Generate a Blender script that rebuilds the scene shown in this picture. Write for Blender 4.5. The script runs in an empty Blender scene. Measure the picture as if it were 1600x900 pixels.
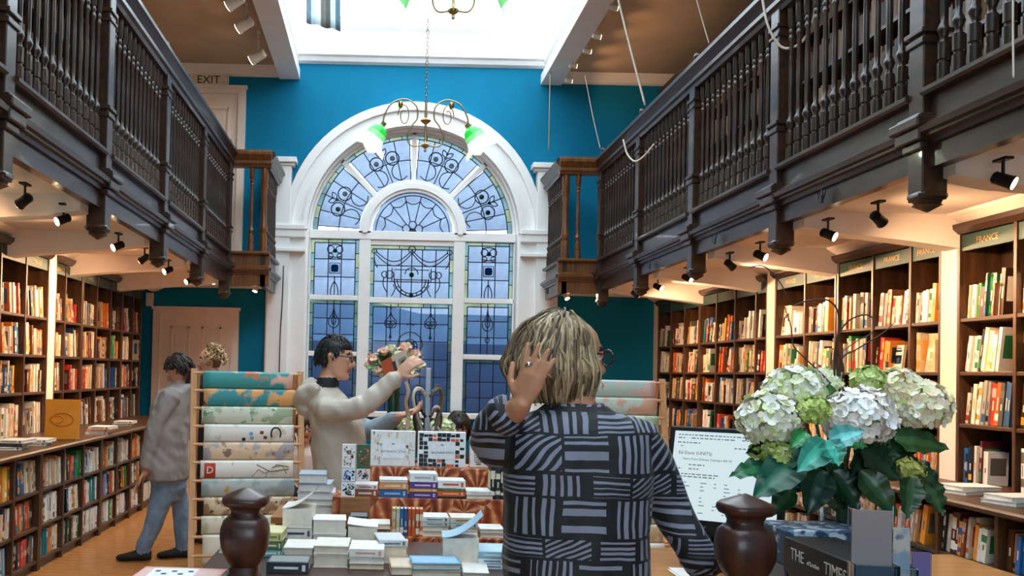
import bpy, bmesh, math, random
from math import sin, cos, pi, radians, sqrt, atan2
from mathutils import Vector, Matrix, Euler, kdtree, noise

scene = bpy.context.scene
COL = scene.collection

# ------------------------------------------------------------------ camera
FPX, PPX, PPY, CAMZ = 1450.0, 595.0, 552.0, 1.5
PITCH, ROLL = radians(1.2), radians(1.3)
cam_d = bpy.data.cameras.new('camera')
cam_d.sensor_width = 36.0
cam_d.lens = 36.0 * FPX / 1600.0
cam_d.shift_x = (800.0 - PPX) / 1600.0
cam_d.shift_y = (PPY - 450.0) / 1600.0
cam_d.clip_start = 0.05
cam = bpy.data.objects.new('camera', cam_d)
COL.objects.link(cam)
CROT = Matrix.Rotation(pi / 2 + PITCH, 3, 'X') @ Matrix.Rotation(ROLL, 3, 'Z')
cam.matrix_world = Matrix.Translation((0, 0, CAMZ)) @ CROT.to_4x4()
scene.camera = cam
cam_d.dof.use_dof = False

def at(px, py, Y):
    """point of the room at depth Y that shows at pixel (px, py) of the 1600x900 photograph"""
    d = CROT @ Vector(((px - PPX) / FPX, -(py - PPY) / FPX, -1.0))
    return Vector((0, 0, CAMZ)) + d * (Y / d.y)

# ------------------------------------------------------------------ world, daylight, exposure
world = bpy.data.worlds.new('overcast_sky')
scene.world = world
world.use_nodes = True
bg = world.node_tree.nodes['Background']
bg.inputs['Color'].default_value = (0.76, 0.90, 1.0, 1)
bg.inputs['Strength'].default_value = 6.0
for nm, loc, rot, sx, sy in (('skylight_portal', (0.455, 6.2, 6.32), (0, 0, 0), 3.2, 12.0),
                             ('added_window_portal', (0.3, -1.75, 1.75), (pi / 2, 0, 0), 2.0, 1.7),  # portal for the added window behind the camera
                             ('window_portal', (0.40, 12.95, 2.9), (-pi / 2, 0, 0), 2.9, 3.9)):
    L = bpy.data.lights.new(nm, 'AREA')
    L.shape = 'RECTANGLE'; L.size = sx; L.size_y = sy
    L.cycles.is_portal = True
    o = bpy.data.objects.new(nm, L); o.location = loc; o.rotation_euler = rot
    COL.objects.link(o)
vs = scene.view_settings
vs.view_transform = 'Standard'; vs.look = 'None'; vs.gamma = 1.0
vs.use_curve_mapping = False
vs.exposure = 0.0
scene.cycles.max_bounces = 7
scene.cycles.diffuse_bounces = 4
scene.cycles.transparent_max_bounces = 12
scene.cycles.sample_clamp_indirect = 6.0

# ------------------------------------------------------------------ helpers
def S(h):
    h = h.lstrip('#')
    r = []
    for i in (0, 2, 4):
        c = int(h[i:i + 2], 16) / 255
        r.append(c / 12.92 if c <= 0.04045 else ((c + 0.055) / 1.055) ** 2.4)
    return (r[0], r[1], r[2], 1.0)

def nodes(m):
    m.use_nodes = True
    return m.node_tree.nodes, m.node_tree.links, m.node_tree.nodes['Principled BSDF']

def mat(name, col, rough=0.5, metal=0.0, var=0.12, scale=6.0, bump=0.0, coat=0.0, stretch=(1, 1, 1), emit=None, es=0.0, alpha=1.0, trans=0.0, spec=0.5):
    m = bpy.data.materials.new(name)
    N, Lk, B = nodes(m)
    c = S(col) if isinstance(col, str) else (*col[:3], 1)
    B.inputs['Roughness'].default_value = rough
    B.inputs['Metallic'].default_value = metal
    B.inputs['Coat Weight'].default_value = coat
    B.inputs['Specular IOR Level'].default_value = spec
    B.inputs['Alpha'].default_value = alpha
    B.inputs['Transmission Weight'].default_value = trans
    tc = N.new('ShaderNodeTexCoord'); mp = N.new('ShaderNodeMapping'); nz = N.new('ShaderNodeTexNoise')
    mp.inputs['Scale'].default_value = stretch
    nz.inputs['Scale'].default_value = scale; nz.inputs['Detail'].default_value = 5
    Lk.new(tc.outputs['Object'], mp.inputs['Vector']); Lk.new(mp.outputs['Vector'], nz.inputs['Vector'])
    mr = N.new('ShaderNodeMapRange')
    mr.inputs['From Min'].default_value = 0.3; mr.inputs['From Max'].default_value = 0.7
    mr.inputs['To Min'].default_value = 1 - var; mr.inputs['To Max'].default_value = 1 + var
    Lk.new(nz.outputs['Fac'], mr.inputs['Value'])
    mx = N.new('ShaderNodeVectorMath'); mx.operation = 'SCALE'
    mx.inputs[0].default_value = c[:3]
    Lk.new(mr.outputs['Result'], mx.inputs['Scale'])
    Lk.new(mx.outputs['Vector'], B.inputs['Base Color'])
    if bump:
        bp = N.new('ShaderNodeBump'); bp.inputs['Strength'].default_value = bump; bp.inputs['Distance'].default_value = 0.01
        Lk.new(nz.outputs['Fac'], bp.inputs['Height']); Lk.new(bp.outputs['Normal'], B.inputs['Normal'])
    if emit:
        B.inputs['Emission Color'].default_value = S(emit); B.inputs['Emission Strength'].default_value = es
    return m

def attr_mat(name, rough=0.5, var=0.08, scale=40, bump=0.0, sheen=0.0):
    """colour of each printed or dyed piece comes from the mesh attribute 'col'"""
    m = mat(name, '#ffffff', rough, var=var, scale=scale, bump=bump)
    N, Lk, B = nodes(m)
    at_ = N.new('ShaderNodeAttribute'); at_.attribute_name = 'col'
    sc = [n for n in N if n.type == 'VECT_MATH'][0]
    Lk.new(at_.outputs['Color'], sc.inputs[0])
    B.inputs['Sheen Weight'].default_value = sheen
    return m

class MB:
    def __init__(s):
        s.v, s.f, s.m, s.c = [], [], [], []
    def add(s, vs_, fs, mi=0, col=None, xf=None):
        b = len(s.v)
        for p in vs_:
            p = Vector(p)
            s.v.append(xf @ p if xf else p)
        for i, f in enumerate(fs):
            s.f.append([b + k for k in f]); s.m.append(mi)
            s.c.append(col[i] if isinstance(col, list) else col)
        return s
    def box(s, x0, x1, y0, y1, z0, z1, mi=0, col=None, xf=None):
        x0, x1 = min(x0, x1), max(x0, x1); y0, y1 = min(y0, y1), max(y0, y1); z0, z1 = min(z0, z1), max(z0, z1)
        V = [(x0, y0, z0), (x1, y0, z0), (x1, y1, z0), (x0, y1, z0), (x0, y0, z1), (x1, y0, z1), (x1, y1, z1), (x0, y1, z1)]
        F = [(0, 3, 2, 1), (4, 5, 6, 7), (0, 1, 5, 4), (1, 2, 6, 5), (2, 3, 7, 6), (3, 0, 4, 7)]
        return s.add(V, F, mi, col, xf)
    def prism(s, poly, axis, a0, a1, mi=0, col=None, xf=None):
        n = len(poly)
        def P(p, a):
            return {'x': (a, p[0], p[1]), 'y': (p[0], a, p[1]), 'z': (p[0], p[1], a)}[axis]
        V = [P(p, a0) for p in poly] + [P(p, a1) for p in poly]
        F = [tuple(range(n))[::-1], tuple(range(n, 2 * n))] + [(i, (i + 1) % n, n + (i + 1) % n, n + i) for i in range(n)]
        return s.add(V, F, mi, col, xf)
    def lathe(s, prof, n=16, c=(0, 0, 0), mi=0, col=None, xf=None, sq=0.0):
        """prof: (r, z); sq>0 gives a rounded-square section"""
        V, F = [], []
        for r, z in prof:
            for k in range(n):
                a = 2 * pi * (k + 0.5) / n
                ca, sa = cos(a), sin(a)
                q = 1.0
                if sq:
                    q = 1.0 / ((abs(ca) ** sq + abs(sa) ** sq) ** (1.0 / sq))
                V.append((c[0] + r * q * ca, c[1] + r * q * sa, c[2] + z))
        for i in range(len(prof) - 1):
            for k in range(n):
                k2 = (k + 1) % n
                F.append((i * n + k, i * n + k2, (i + 1) * n + k2, (i + 1) * n + k))
        F.append(tuple(range(n))[::-1])
        F.append(tuple(range((len(prof) - 1) * n, len(prof) * n)))
        return s.add(V, F, mi, col, xf)
    def tube(s, pts, rad, n=8, mi=0, col=None, flat=1.0, up=None, xf=None):
        pts = [Vector(p) for p in pts]
        if not hasattr(rad, '__len__'):
            rad = [rad] * len(pts)
        V, F = [], []
        t0 = (pts[1] - pts[0]).normalized()
        u = Vector(up) if up else (Vector((0, 0, 1)) if abs(t0.z) < 0.9 else Vector((1, 0, 0)))
        for i, p in enumerate(pts):
            t = (pts[min(i + 1, len(pts) - 1)] - pts[max(i - 1, 0)])
            t = t.normalized() if t.length > 1e-9 else t0
            a = t.cross(u)
            a = a.normalized() if a.length > 1e-6 else Vector((1, 0, 0))
            b = t.cross(a).normalized()
            u = -b if not up else u
            for k in range(n):
                an = 2 * pi * k / n
                V.append(p + a * (rad[i] * cos(an)) + b * (rad[i] * flat * sin(an)))
        for i in range(len(pts) - 1):
            for k in range(n):
                k2 = (k + 1) % n
                F.append((i * n + k, i * n + k2, (i + 1) * n + k2, (i + 1) * n + k))
        F.append(tuple(range(n))[::-1]); F.append(tuple(range((len(pts) - 1) * n, len(pts) * n)))
        return s.add(V, F, mi, col, xf)
    def ball(s, c, r, nu=16, nv=10, mi=0, col=None, xf=None):
        if not hasattr(r, '__len__'):
            r = (r, r, r)
        V, F = [], []
        for j in range(nv + 1):
            ph = pi * j / nv
            rr = max(sin(ph), 0.002)
            for k in range(nu):
                a = 2 * pi * k / nu
                V.append((c[0] + r[0] * rr * cos(a), c[1] + r[1] * rr * sin(a), c[2] - r[2] * cos(ph)))
        for j in range(nv):
            for k in range(nu):
                k2 = (k + 1) % nu
                F.append((j * nu + k, j * nu + k2, (j + 1) * nu + k2, (j + 1) * nu + k))
        F.append(tuple(range(nu))[::-1]); F.append(tuple(range(nv * nu, nv * nu + nu)))
        return s.add(V, F, mi, col, xf)
    def loft(s, rings, n=20, mi=0, col=None, xf=None, p=2.0):
        """rings: (centre, rx, ry[, axis_x, axis_y])"""
        V, F = [], []
        for R in rings:
            c = Vector(R[0]); ax = Vector(R[3]) if len(R) > 3 else Vector((1, 0, 0)); ay = Vector(R[4]) if len(R) > 4 else Vector((0, 1, 0))
            for k in range(n):
                a = 2 * pi * k / n
                ca, sa = cos(a), sin(a)
                q = 1.0 if p == 2 else 1.0 / ((abs(ca) ** p + abs(sa) ** p) ** (1.0 / p))
                V.append(c + ax * (R[1] * ca * q) + ay * (R[2] * sa * q))
        m_ = len(rings)
        for i in range(m_ - 1):
            for k in range(n):
                k2 = (k + 1) % n
                F.append((i * n + k, i * n + k2, (i + 1) * n + k2, (i + 1) * n + k))
        F.append(tuple(range(n))[::-1]); F.append(tuple(range((m_ - 1) * n, m_ * n)))
        return s.add(V, F, mi, col, xf)
    def grid(s, fn, nu, nv, mi=0, col=None, xf=None):
        """fn(u, v) -> point; open sheet; col may be a function of (u, v)"""
        V = [fn(i / nu, j / nv) for j in range(nv + 1) for i in range(nu + 1)]
        F, C = [], []
        for j in range(nv):
            for i in range(nu):
                a = j * (nu + 1) + i
                F.append((a, a + 1, a + nu + 2, a + nu + 1))
                C.append(col((i + .5) / nu, (j + .5) / nv) if callable(col) else col)
        return s.add(V, F, mi, C, xf)
    def mesh(s, name, mats, origin, smooth=False, recalc=True):
        me = bpy.data.meshes.new(name)
        me.from_pydata([p - origin for p in s.v], [], s.f)
        for mt in (mats if isinstance(mats, (list, tuple)) else [mats]):
            me.materials.append(mt)
        me.polygons.foreach_set('material_index', s.m)
        if any(c is not None for c in s.c):
            ca = me.color_attributes.new('col', 'FLOAT_COLOR', 'CORNER')
            buf = []
            for f, c in zip(s.f, s.c):
                c = c or (0.8, 0.8, 0.8, 1)
                buf += [c[0], c[1], c[2], 1.0] * len(f)
            ca.data.foreach_set('color', buf)
        if recalc:
            bm = bmesh.new(); bm.from_mesh(me)
            bmesh.ops.recalc_face_normals(bm, faces=bm.faces[:])
            bm.to_mesh(me); bm.free()
        if smooth:
            me.polygons.foreach_set('use_smooth', [True] * len(me.polygons))
            if smooth is not True:
                me.set_sharp_from_angle(angle=radians(smooth))
        me.update()
        return me
    def build(s, name, mats, parent=None, smooth=False, bevel=0.0, solid=0.0, recalc=True, origin=None):
        xs = [p.x for p in s.v]; ys = [p.y for p in s.v]; zs = [p.z for p in s.v]
        org = Vector(origin) if origin else Vector(((min(xs) + max(xs)) / 2, (min(ys) + max(ys)) / 2, min(zs)))
        o = bpy.data.objects.new(name, s.mesh(name, mats, org, smooth, recalc))
        COL.objects.link(o)
        o.location = org
        if parent:
            o.parent = parent
            o.location = org - wloc(parent)
        if solid:
            md = o.modifiers.new('thickness', 'SOLIDIFY'); md.thickness = solid; md.offset = 0
        if bevel:
            md = o.modifiers.new('bevel', 'BEVEL'); md.width = bevel; md.segments = 2; md.limit_method = 'ANGLE'; md.angle_limit = radians(40)
        return o

def wloc(o):
    p = Vector(o.location)
    while o.parent:
        o = o.parent; p += Vector(o.location)
    return p

def tag(o, label=None, cat=None, group=None, kind=None):
    if label: o['label'] = label
    if cat: o['category'] = cat
    if group: o['group'] = group
    if kind: o['kind'] = kind
    return o

def thing(name, label, cat, loc, group=None, kind=None):
    o = bpy.data.objects.new(name, None)
    o.empty_display_size = 0.05
    COL.objects.link(o); o.location = loc
    return tag(o, label, cat, group, kind)

def inst(src, loc, parent=None, rot=None, scale=None, name=None):
    """another object sharing src's mesh, at world position loc"""
    o = bpy.data.objects.new(name or src.name.split('.')[0], src.data)
    COL.objects.link(o)
    o.location = loc
    if parent:
        o.parent = parent; o.location = Vector(loc) - wloc(parent)
    if rot: o.rotation_euler = rot
    if scale: o.scale = scale
    for md in src.modifiers:
        if md.type == 'BEVEL':
            n = o.modifiers.new('bevel', 'BEVEL'); n.width = md.width; n.segments = md.segments; n.limit_method = 'ANGLE'; n.angle_limit = md.angle_limit
    return o

def struct(o, label=None):
    o['kind'] = 'structure'
    if label: o['label'] = label
    return o

def text_part(name, s, size, mat_, xf, parent, extrude=0.0006, align='CENTER'):
    """flat lettering as a mesh; xf places it: local x = reading direction, y = up"""
    cu = bpy.data.curves.new(name, 'FONT'); cu.body = s; cu.size = size; cu.extrude = extrude
    cu.align_x = align; cu.align_y = 'CENTER'; cu.resolution_u = 2
    tmp = bpy.data.objects.new(name, cu); COL.objects.link(tmp)
    dg = bpy.context.evaluated_depsgraph_get()
    me = bpy.data.meshes.new_from_object(tmp.evaluated_get(dg))
    bpy.data.objects.remove(tmp); bpy.data.curves.remove(cu)
    me.materials.clear(); me.materials.append(mat_)
    org = xf.translation.copy()
    me.transform(Matrix.Translation(-org) @ xf)
    o = bpy.data.objects.new(name, me); COL.objects.link(o)
    o.location = org - (wloc(parent) if parent else Vector())
    o.parent = parent
    return o

def frame(o, right, up):
    """4x4 matrix: x=right, y=up, z=right x up, origin o"""
    r = Vector(right).normalized(); u = Vector(up).normalized(); n = r.cross(u)
    M_ = Matrix((r, u, n)).transposed().to_4x4(); M_.translation = Vector(o)
    return M_

rng = random.Random(7)
ORD = ['first', 'second', 'third', 'fourth', 'fifth', 'sixth', 'seventh', 'eighth', 'ninth', 'tenth', 'eleventh', 'twelfth', 'thirteenth', 'fourteenth', 'fifteenth', 'sixteenth', 'seventeenth', 'eighteenth', 'nineteenth', 'twentieth', 'twenty-first', 'twenty-second', 'twenty-third', 'twenty-fourth', 'twenty-fifth', 'twenty-sixth', 'twenty-seventh', 'twenty-eighth', 'twenty-ninth', 'thirtieth']

# ------------------------------------------------------------------ materials
def wood(name, c1, c2, rough=0.35, coat=0.0, axis='y', scale=3.0, bump=0.05):
    m = bpy.data.materials.new(name)
    N, Lk, B = nodes(m)
    tc = N.new('ShaderNodeTexCoord'); mp = N.new('ShaderNodeMapping')
    mp.inputs['Scale'].default_value = {'x': (1, 9, 9), 'y': (9, 1, 9), 'z': (9, 9, 1)}[axis]
    nz = N.new('ShaderNodeTexNoise'); nz.inputs['Scale'].default_value = scale; nz.inputs['Detail'].default_value = 6; nz.inputs['Roughness'].default_value = 0.6
    Lk.new(tc.outputs['Object'], mp.inputs['Vector']); Lk.new(mp.outputs['Vector'], nz.inputs['Vector'])
    cr = N.new('ShaderNodeValToRGB')
    cr.color_ramp.elements[0].position = 0.32; cr.color_ramp.elements[0].color = S(c1)
    cr.color_ramp.elements[1].position = 0.7; cr.color_ramp.elements[1].color = S(c2)
    Lk.new(nz.outputs['Fac'], cr.inputs['Fac']); Lk.new(cr.outputs['Color'], B.inputs['Base Color'])
    B.inputs['Roughness'].default_value = rough; B.inputs['Coat Weight'].default_value = coat
    bp = N.new('ShaderNodeBump'); bp.inputs['Strength'].default_value = bump; bp.inputs['Distance'].default_value = 0.005
    Lk.new(nz.outputs['Fac'], bp.inputs['Height']); Lk.new(bp.outputs['Normal'], B.inputs['Normal'])
    return m

W_DARK = wood('dark_oak_stained', '#1d1009', '#452a19', 0.34, 0.15)
W_OAK_LIT = wood('warm_lit_oak', '#4e2c13', '#855223', 0.36, 0.12, 'z')  # warm spotlight put into the wood colour of the balcony fronts
W_DARKZ = wood('dark_oak_turned', '#1b0f09', '#3e2617', 0.31, 0.15, 'z')
W_SHELF = wood('oak_shelf', '#2e1b0e', '#5a381c', 0.42, 0.1)
W_SHELFZ = wood('oak_upright', '#2f1c0e', '#5c3a1e', 0.42, 0.1, 'z')
W_BACK = wood('oak_back_panel', '#28170b', '#4a2e15', 0.5, 0.0, 'z')
W_BEECH = wood('beech', '#c08a58', '#dba878', 0.45, 0.05, 'z')
W_FLOOR = wood('floor_oak', '#9a5f2c', '#c98a4a', 0.35, 0.15, 'x')
W_NEWEL = wood('mahogany', '#2c160f', '#4f2b20', 0.36, 0.12, 'z')
W_DESK = wood('desk_oak', '#8a5528', '#b57a40', 0.4, 0.1, 'x')
TEAL = mat('teal_wall_paint', (0.002, 0.175, 0.31), 0.8, var=0.08, scale=2.0, spec=0.2)
WHITE = mat('white_gloss_paint', '#f0eeea', 0.38, var=0.03, scale=5)
PLASTER = mat('cream_plaster', '#f3e4d8', 0.8, var=0.04, scale=3, bump=0.05)
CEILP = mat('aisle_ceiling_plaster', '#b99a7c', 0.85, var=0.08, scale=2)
DOORP = mat('cream_door_paint', '#eed9c8', 0.45, var=0.03)
GREEN_SIGN = mat('green_sign_paint', '#233f39', 0.5)
GOLD = mat('gold_lettering', '#b08a52', 0.35, metal=0.4)
BLACK = mat('black_metal', '#16130f', 0.4, metal=0.3, var=0.1)
LEAD = mat('lead_came', '#0f1a2c', 0.45, metal=0.3)
BRASS = mat('aged_brass', '#a58958', 0.28, metal=0.9)
STEELG = mat('grey_steel', '#9aa0a6', 0.35, metal=0.7)
BOOK = attr_mat('printed_book_cover', 0.42)
PAGES = mat('paper_pages', '#efe2cd', 0.8, var=0.08, scale=60, stretch=(1, 1, 8))
# ================================================================== the room
YB = 12.6                       # back wall
WL, WR = -3.36, 4.02            # outer walls
FL, FR = -1.86, 2.61            # gallery fronts
YF = -1.6                       # wall behind the camera
CX, SPR = 0.40, 3.42            # window centre, springing of the arch
CEIL = 5.64

# floor with boards
fb = MB().box(WL - .2, WR + .2, YF - .2, YB + .4, -0.15, 0.0)
floor = struct(fb.build('floor', W_FLOOR))
board = None
for i in range(44):
    y = 5.2 + i * 0.105
    off = (i * 0.37) % 0.8
    for (a, b) in ((-2.44, -1.62 - off * .5), (-1.617 - off * .5, -0.7)):
        if board is None:
            board = MB().box(-.5, .5, -.051, .051, 0, 0.005).build('plank', W_FLOOR, floor)
            board.location = Vector(((a + b) / 2, y, 0)) - wloc(floor); board.scale = (b - a, 1, 1)
        else:
            inst(board, ((a + b) / 2, y, 0), floor, scale=(b - a, 1, 1))

# back wall with an arched opening
GR, HALF, SILL = 1.44, 1.44, 0.98
def arch_pts(r, n, cx=CX, cz=SPR, a0=0.0, a1=pi):
    return [(cx + r * cos(a0 + (a1 - a0) * k / n), cz + r * sin(a0 + (a1 - a0) * k / n)) for k in range(n + 1)]
wb = MB()
TOPZ = 6.32
hole = GR + 0.02
wb.box(WL - .2, CX - hole, YB, YB + .35, 0, TOPZ)
wb.box(CX + hole, WR + .2, YB, YB + .35, 0, TOPZ)
wb.box(CX - hole, CX + hole, YB, YB + .35, 0, SILL)
ap = arch_pts(hole, 32)
for k in range(32):
    (xa, za), (xb, zb) = ap[k], ap[k + 1]
    wb.prism([(xa, za), (xb, zb), (xb, TOPZ), (xa, TOPZ)], 'y', YB, YB + .35)
wall_back = struct(wb.build('wall_back', TEAL))
struct(MB().box(WL - .2, WL, YF, YB, 0, CEIL + .1).build('wall_left', TEAL))
struct(MB().box(WR, WR + .2, YF, YB, 0, CEIL + .1).build('wall_right', TEAL))
wf = MB().box(WL - .2, -.7, YF - .2, YF, 0, 6.6).box(1.3, WR + .2, YF - .2, YF, 0, 6.6).box(-.7, 1.3, YF - .2, YF, 0, .9).box(-.7, 1.3, YF - .2, YF, 2.6, 6.6)
struct(wf.build('wall_front', TEAL))

# ---- nave beams, aisle ceilings, roof lantern
BL0, BL1, BR0, BR1 = -1.47, -1.19, 2.10, 2.38
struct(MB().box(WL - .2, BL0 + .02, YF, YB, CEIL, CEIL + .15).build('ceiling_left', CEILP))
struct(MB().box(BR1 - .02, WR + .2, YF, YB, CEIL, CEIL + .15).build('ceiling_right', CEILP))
n_tr = [0]
def trim(mb, m=WHITE, **k):
    n_tr[0] += 1
    return struct(mb.build('trim_%d' % n_tr[0], m, **k))
LZ0, LZ1 = 5.48, 6.34
def lant_prof(x, d):   # beam with stepped mouldings; d = direction of the opening
    return [(x - d * .28, LZ0), (x, LZ0), (x, 5.62), (x - d * .05, 5.64), (x - d * .05, 5.72), (x - d * .02, 5.76), (x - d * .02, 5.82), (x - d * .10, 5.86), (x - d * .10, LZ1), (x - d * .28, LZ1)]
trim(MB().prism(lant_prof(BL1, 1), 'y', YF, YB))
trim(MB().prism(lant_prof(BR0, -1), 'y', YF, YB))
# cornice and white end panel of the lantern over the blue wall
cp = [(YB, 5.70), (YB - .07, 5.72), (YB - .10, 5.77), (YB - .14, 5.79), (YB - .14, 5.83), (YB - .03, 5.85), (YB - .03, 6.16), (YB - .10, 6.19), (YB - .10, 6.26), (YB - .02, 6.30), (YB - .02, 6.36), (YB + .02, 6.36), (YB + .02, 5.70)]
trim(MB().prism(cp, 'x', BL1 - .14, BR0 + .14))
trim(MB().box(BL1, BR0, YF, YF + .06, 5.5, LZ1))
# cornices where the aisle ceilings meet the back wall
trim(MB().prism([(YB, 5.5), (YB - .04, 5.52), (YB - .1, CEIL), (YB, CEIL)], 'x', WL, BL0), PLASTER)
trim(MB().prism([(YB, 5.5), (YB - .04, 5.52), (YB - .1, CEIL), (YB, CEIL)], 'x', BR1, WR), PLASTER)

def glass_mat(name, col, tl=0.15, rough=0.08):
    m = bpy.data.materials.new(name); m.use_nodes = True
    N, Lk = m.node_tree.nodes, m.node_tree.links
    N.remove(N['Principled BSDF']); out = N['Material Output']
    tc = N.new('ShaderNodeTexCoord'); nz = N.new('ShaderNodeTexNoise'); nz.inputs['Scale'].default_value = 3.0; nz.inputs['Detail'].default_value = 4
    Lk.new(tc.outputs['Object'], nz.inputs['Vector'])
    mr = N.new('ShaderNodeMapRange'); mr.inputs['From Min'].default_value = .3; mr.inputs['From Max'].default_value = .7; mr.inputs['To Min'].default_value = .82; mr.inputs['To Max'].default_value = 1.18
    Lk.new(nz.outputs['Fac'], mr.inputs['Value'])
    sc = N.new('ShaderNodeVectorMath'); sc.operation = 'SCALE'; sc.inputs[0].default_value = col
    Lk.new(mr.outputs['Result'], sc.inputs['Scale'])
    tr = N.new('ShaderNodeBsdfTransparent'); tl_ = N.new('ShaderNodeBsdfTranslucent'); gl = N.new('ShaderNodeBsdfGlossy')
    gl.inputs['Roughness'].default_value = rough; gl.inputs['Color'].default_value = (.8, .9, 1, 1)
    Lk.new(sc.outputs['Vector'], tr.inputs['Color']); Lk.new(sc.outputs['Vector'], tl_.inputs['Color'])
    m1 = N.new('ShaderNodeMixShader'); m1.inputs['Fac'].default_value = tl
    Lk.new(tr.outputs[0], m1.inputs[1]); Lk.new(tl_.outputs[0], m1.inputs[2])
    m2 = N.new('ShaderNodeMixShader'); m2.inputs['Fac'].default_value = 0.03
    Lk.new(m1.outputs[0], m2.inputs[1]); Lk.new(gl.outputs[0], m2.inputs[2])
    Lk.new(m2.outputs[0], out.inputs['Surface'])
    return m
G_SKY = glass_mat('skylight_glass', (0.97, 0.98, 0.985), 0.06)
G_BLUE = glass_mat('pale_blue_window_glass', (0.31, 0.345, 0.405), 0.10)
G_YEL = glass_mat('amber_border_glass', (0.33, 0.35, 0.27), 0.15)
G_GRN = glass_mat('green_border_glass', (0.25, 0.31, 0.31), 0.15)
G_EYE = glass_mat('bottle_green_glass', (0.05, 0.26, 0.12), 0.2)
G_DBL = glass_mat('deep_blue_glass', (0.08, 0.17, 0.34), 0.2)

sky = thing('window_2', 'pitched glass roof lantern in white bars over the hall', None, (0.455, 5.5, LZ1), kind='structure')
RX = (BL1 + BR0) / 2
pitch_pts = [(BL1 - .1, LZ1), (RX, LZ1 + .75), (BR0 + .1, LZ1)]
MB().box(RX - .04, RX + .04, YF, YB, LZ1 + .70, LZ1 + .80).build('ridge_bar', WHITE, sky)
ys_ = [YF + (YB - YF) * k / 16 for k in range(17)]
for si in (0, 1):
    (xa, za), (xb, zb) = pitch_pts[si], pitch_pts[si + 1]
    for y in ys_:
        MB().prism([(xa, za), (xb, zb), (xb, zb + .06), (xa, za + .06)], 'y', y - .025, y + .025).build('glazing_bar', WHITE, sky)
    for k in range(16):
        MB().prism([(xa, za + .02), (xb, zb + .02), (xb, zb + .028), (xa, za + .028)], 'y', ys_[k] + .025, ys_[k + 1] - .025).build('pane', G_SKY, sky)
for y in (YF + .03, YB + .05):
    MB().prism(pitch_pts, 'y', y - .004, y + .004).build('gable_pane', G_SKY, sky)

shop = thing('window_added', 'unseen window added behind the viewer to light the foreground', None, (.3, YF - .1, .9), kind='structure')  # added out of view, brightens the foreground with daylight from behind
for xw in (-.7, .28, 1.26):
    MB().box(xw, xw + .04, YF - .14, YF - .06, .9, 2.6).build('mullion', WHITE, shop)
for xw in (-.66, .32):
    MB().box(xw, xw + .94, YF - .104, YF - .096, .94, 2.56).build('pane', G_SKY, shop)
MB().box(-.7, 1.3, YF - .14, YF - .06, .9, .94).build('sill', WHITE, shop); MB().box(-.7, 1.3, YF - .14, YF - .06, 2.56, 2.6).build('head', WHITE, shop)

# ---- the stained glass window
win = thing('window_1', 'tall arched stained glass window in a white surround', None, (CX, YB, SILL), kind='structure')
def ring_prism(mb, r0, r1, y0, y1, n=36, a0=0.0, a1=pi, cz=SPR):
    A, B = arch_pts(r0, n, cz=cz, a0=a0, a1=a1), arch_pts(r1, n, cz=cz, a0=a0, a1=a1)
    for k in range(n):
        mb.prism([A[k], B[k], B[k + 1], A[k + 1]], 'y', y0, y1)
    return mb
# casing (arch moulding proud of the wall) in three steps
c1 = ring_prism(MB(), GR - .01, GR + .30, YB - .10, YB + .02)
c1b = ring_prism(MB(), GR + .20, GR + .31, YB - .15, YB - .09)
c1c = ring_prism(MB(), GR - .01, GR + .06, YB - .13, YB - .09)
c1.build('arch_casing', WHITE, win); c1b.build('outer_moulding', WHITE, win); c1c.build('inner_moulding', WHITE, win)
ring_prism(MB(), GR - .03, GR + .02, YB + .02, YB + .33).build('arch_reveal', WHITE, win)
for s in (-1, 1):
    MB().box(CX + s * (HALF - .03), CX + s * (HALF + .02), YB - .08, YB + .33, SILL, SPR).build('jamb_reveal', WHITE, win)
    # plain white panel and pilaster beside the lower lights
    MB().box(CX + s * (HALF + .0), CX + s * 1.97, YB - .10, YB + .01, 0, SPR + .04).build('side_panel', WHITE, win)
    pi_ = MB().box(CX + s * 1.66, CX + s * 1.95, YB - .16, YB - .09, 0, 4.26)
    pi_.box(CX + s * 1.62, CX + s * 1.97, YB - .18, YB + .01, 4.26, 4.30).box(CX + s * 1.59, CX + s * 2.0, YB - .22, YB + .01, 4.30, 4.37)
    pi_.box(CX + s * 1.66, CX + s * 1.95, YB - .10, YB + .01, 3.4, 4.26)
    pi_.build('pilaster', WHITE, win, bevel=.006)
    e = MB().box(CX + s * 1.45, CX + s * 2.0, YB - .20, YB - .09, 3.40, 3.46).box(CX + s * 1.45, CX + s * 1.98, YB - .18, YB - .09, 3.30, 3.40).box(CX + s * 1.45, CX + s * 2.0, YB - .21, YB - .09, 3.10, 3.14)
    e.build('entablature', WHITE, win, bevel=.005)
YG = YB + .20
FT = .05
def bar(x0, x1, z0, z1, nm, d=.05):
    MB().box(x0, x1, YG - d, YG + d, z0, z1).build(nm, WHITE, win, bevel=.008)
bar(CX - HALF, CX + HALF, SPR - .09, SPR + .03, 'transom', .08)
for s in (-1, 1):
    bar(CX + s * .65 - .08, CX + s * .65 + .08, SILL, SPR - .09, 'mullion', .07)
    for z in (2.52, 1.745):
        bar(*sorted((CX + s * .73, CX + s * HALF)), z - .035, z + .035, 'glazing_rail')
    bar(*sorted((CX + s * (HALF - .045), CX + s * HALF)), SILL, SPR - .09, 'jamb')
bar(CX - .57, CX + .57, 2.50 - .04, 2.50 + .04, 'glazing_rail')
bar(CX - .57, CX + .57, 3.26, 3.33, 'glazing_rail')
MB().box(CX - HALF - .5, CX + HALF + .5, YB - .26, YB + .3, SILL - .07, SILL).build('sill', WHITE, win, bevel=.01)
ring_prism(MB(), .58, .74, YG - .08, YG + .06).build('inner_arch', WHITE, win)
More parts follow.
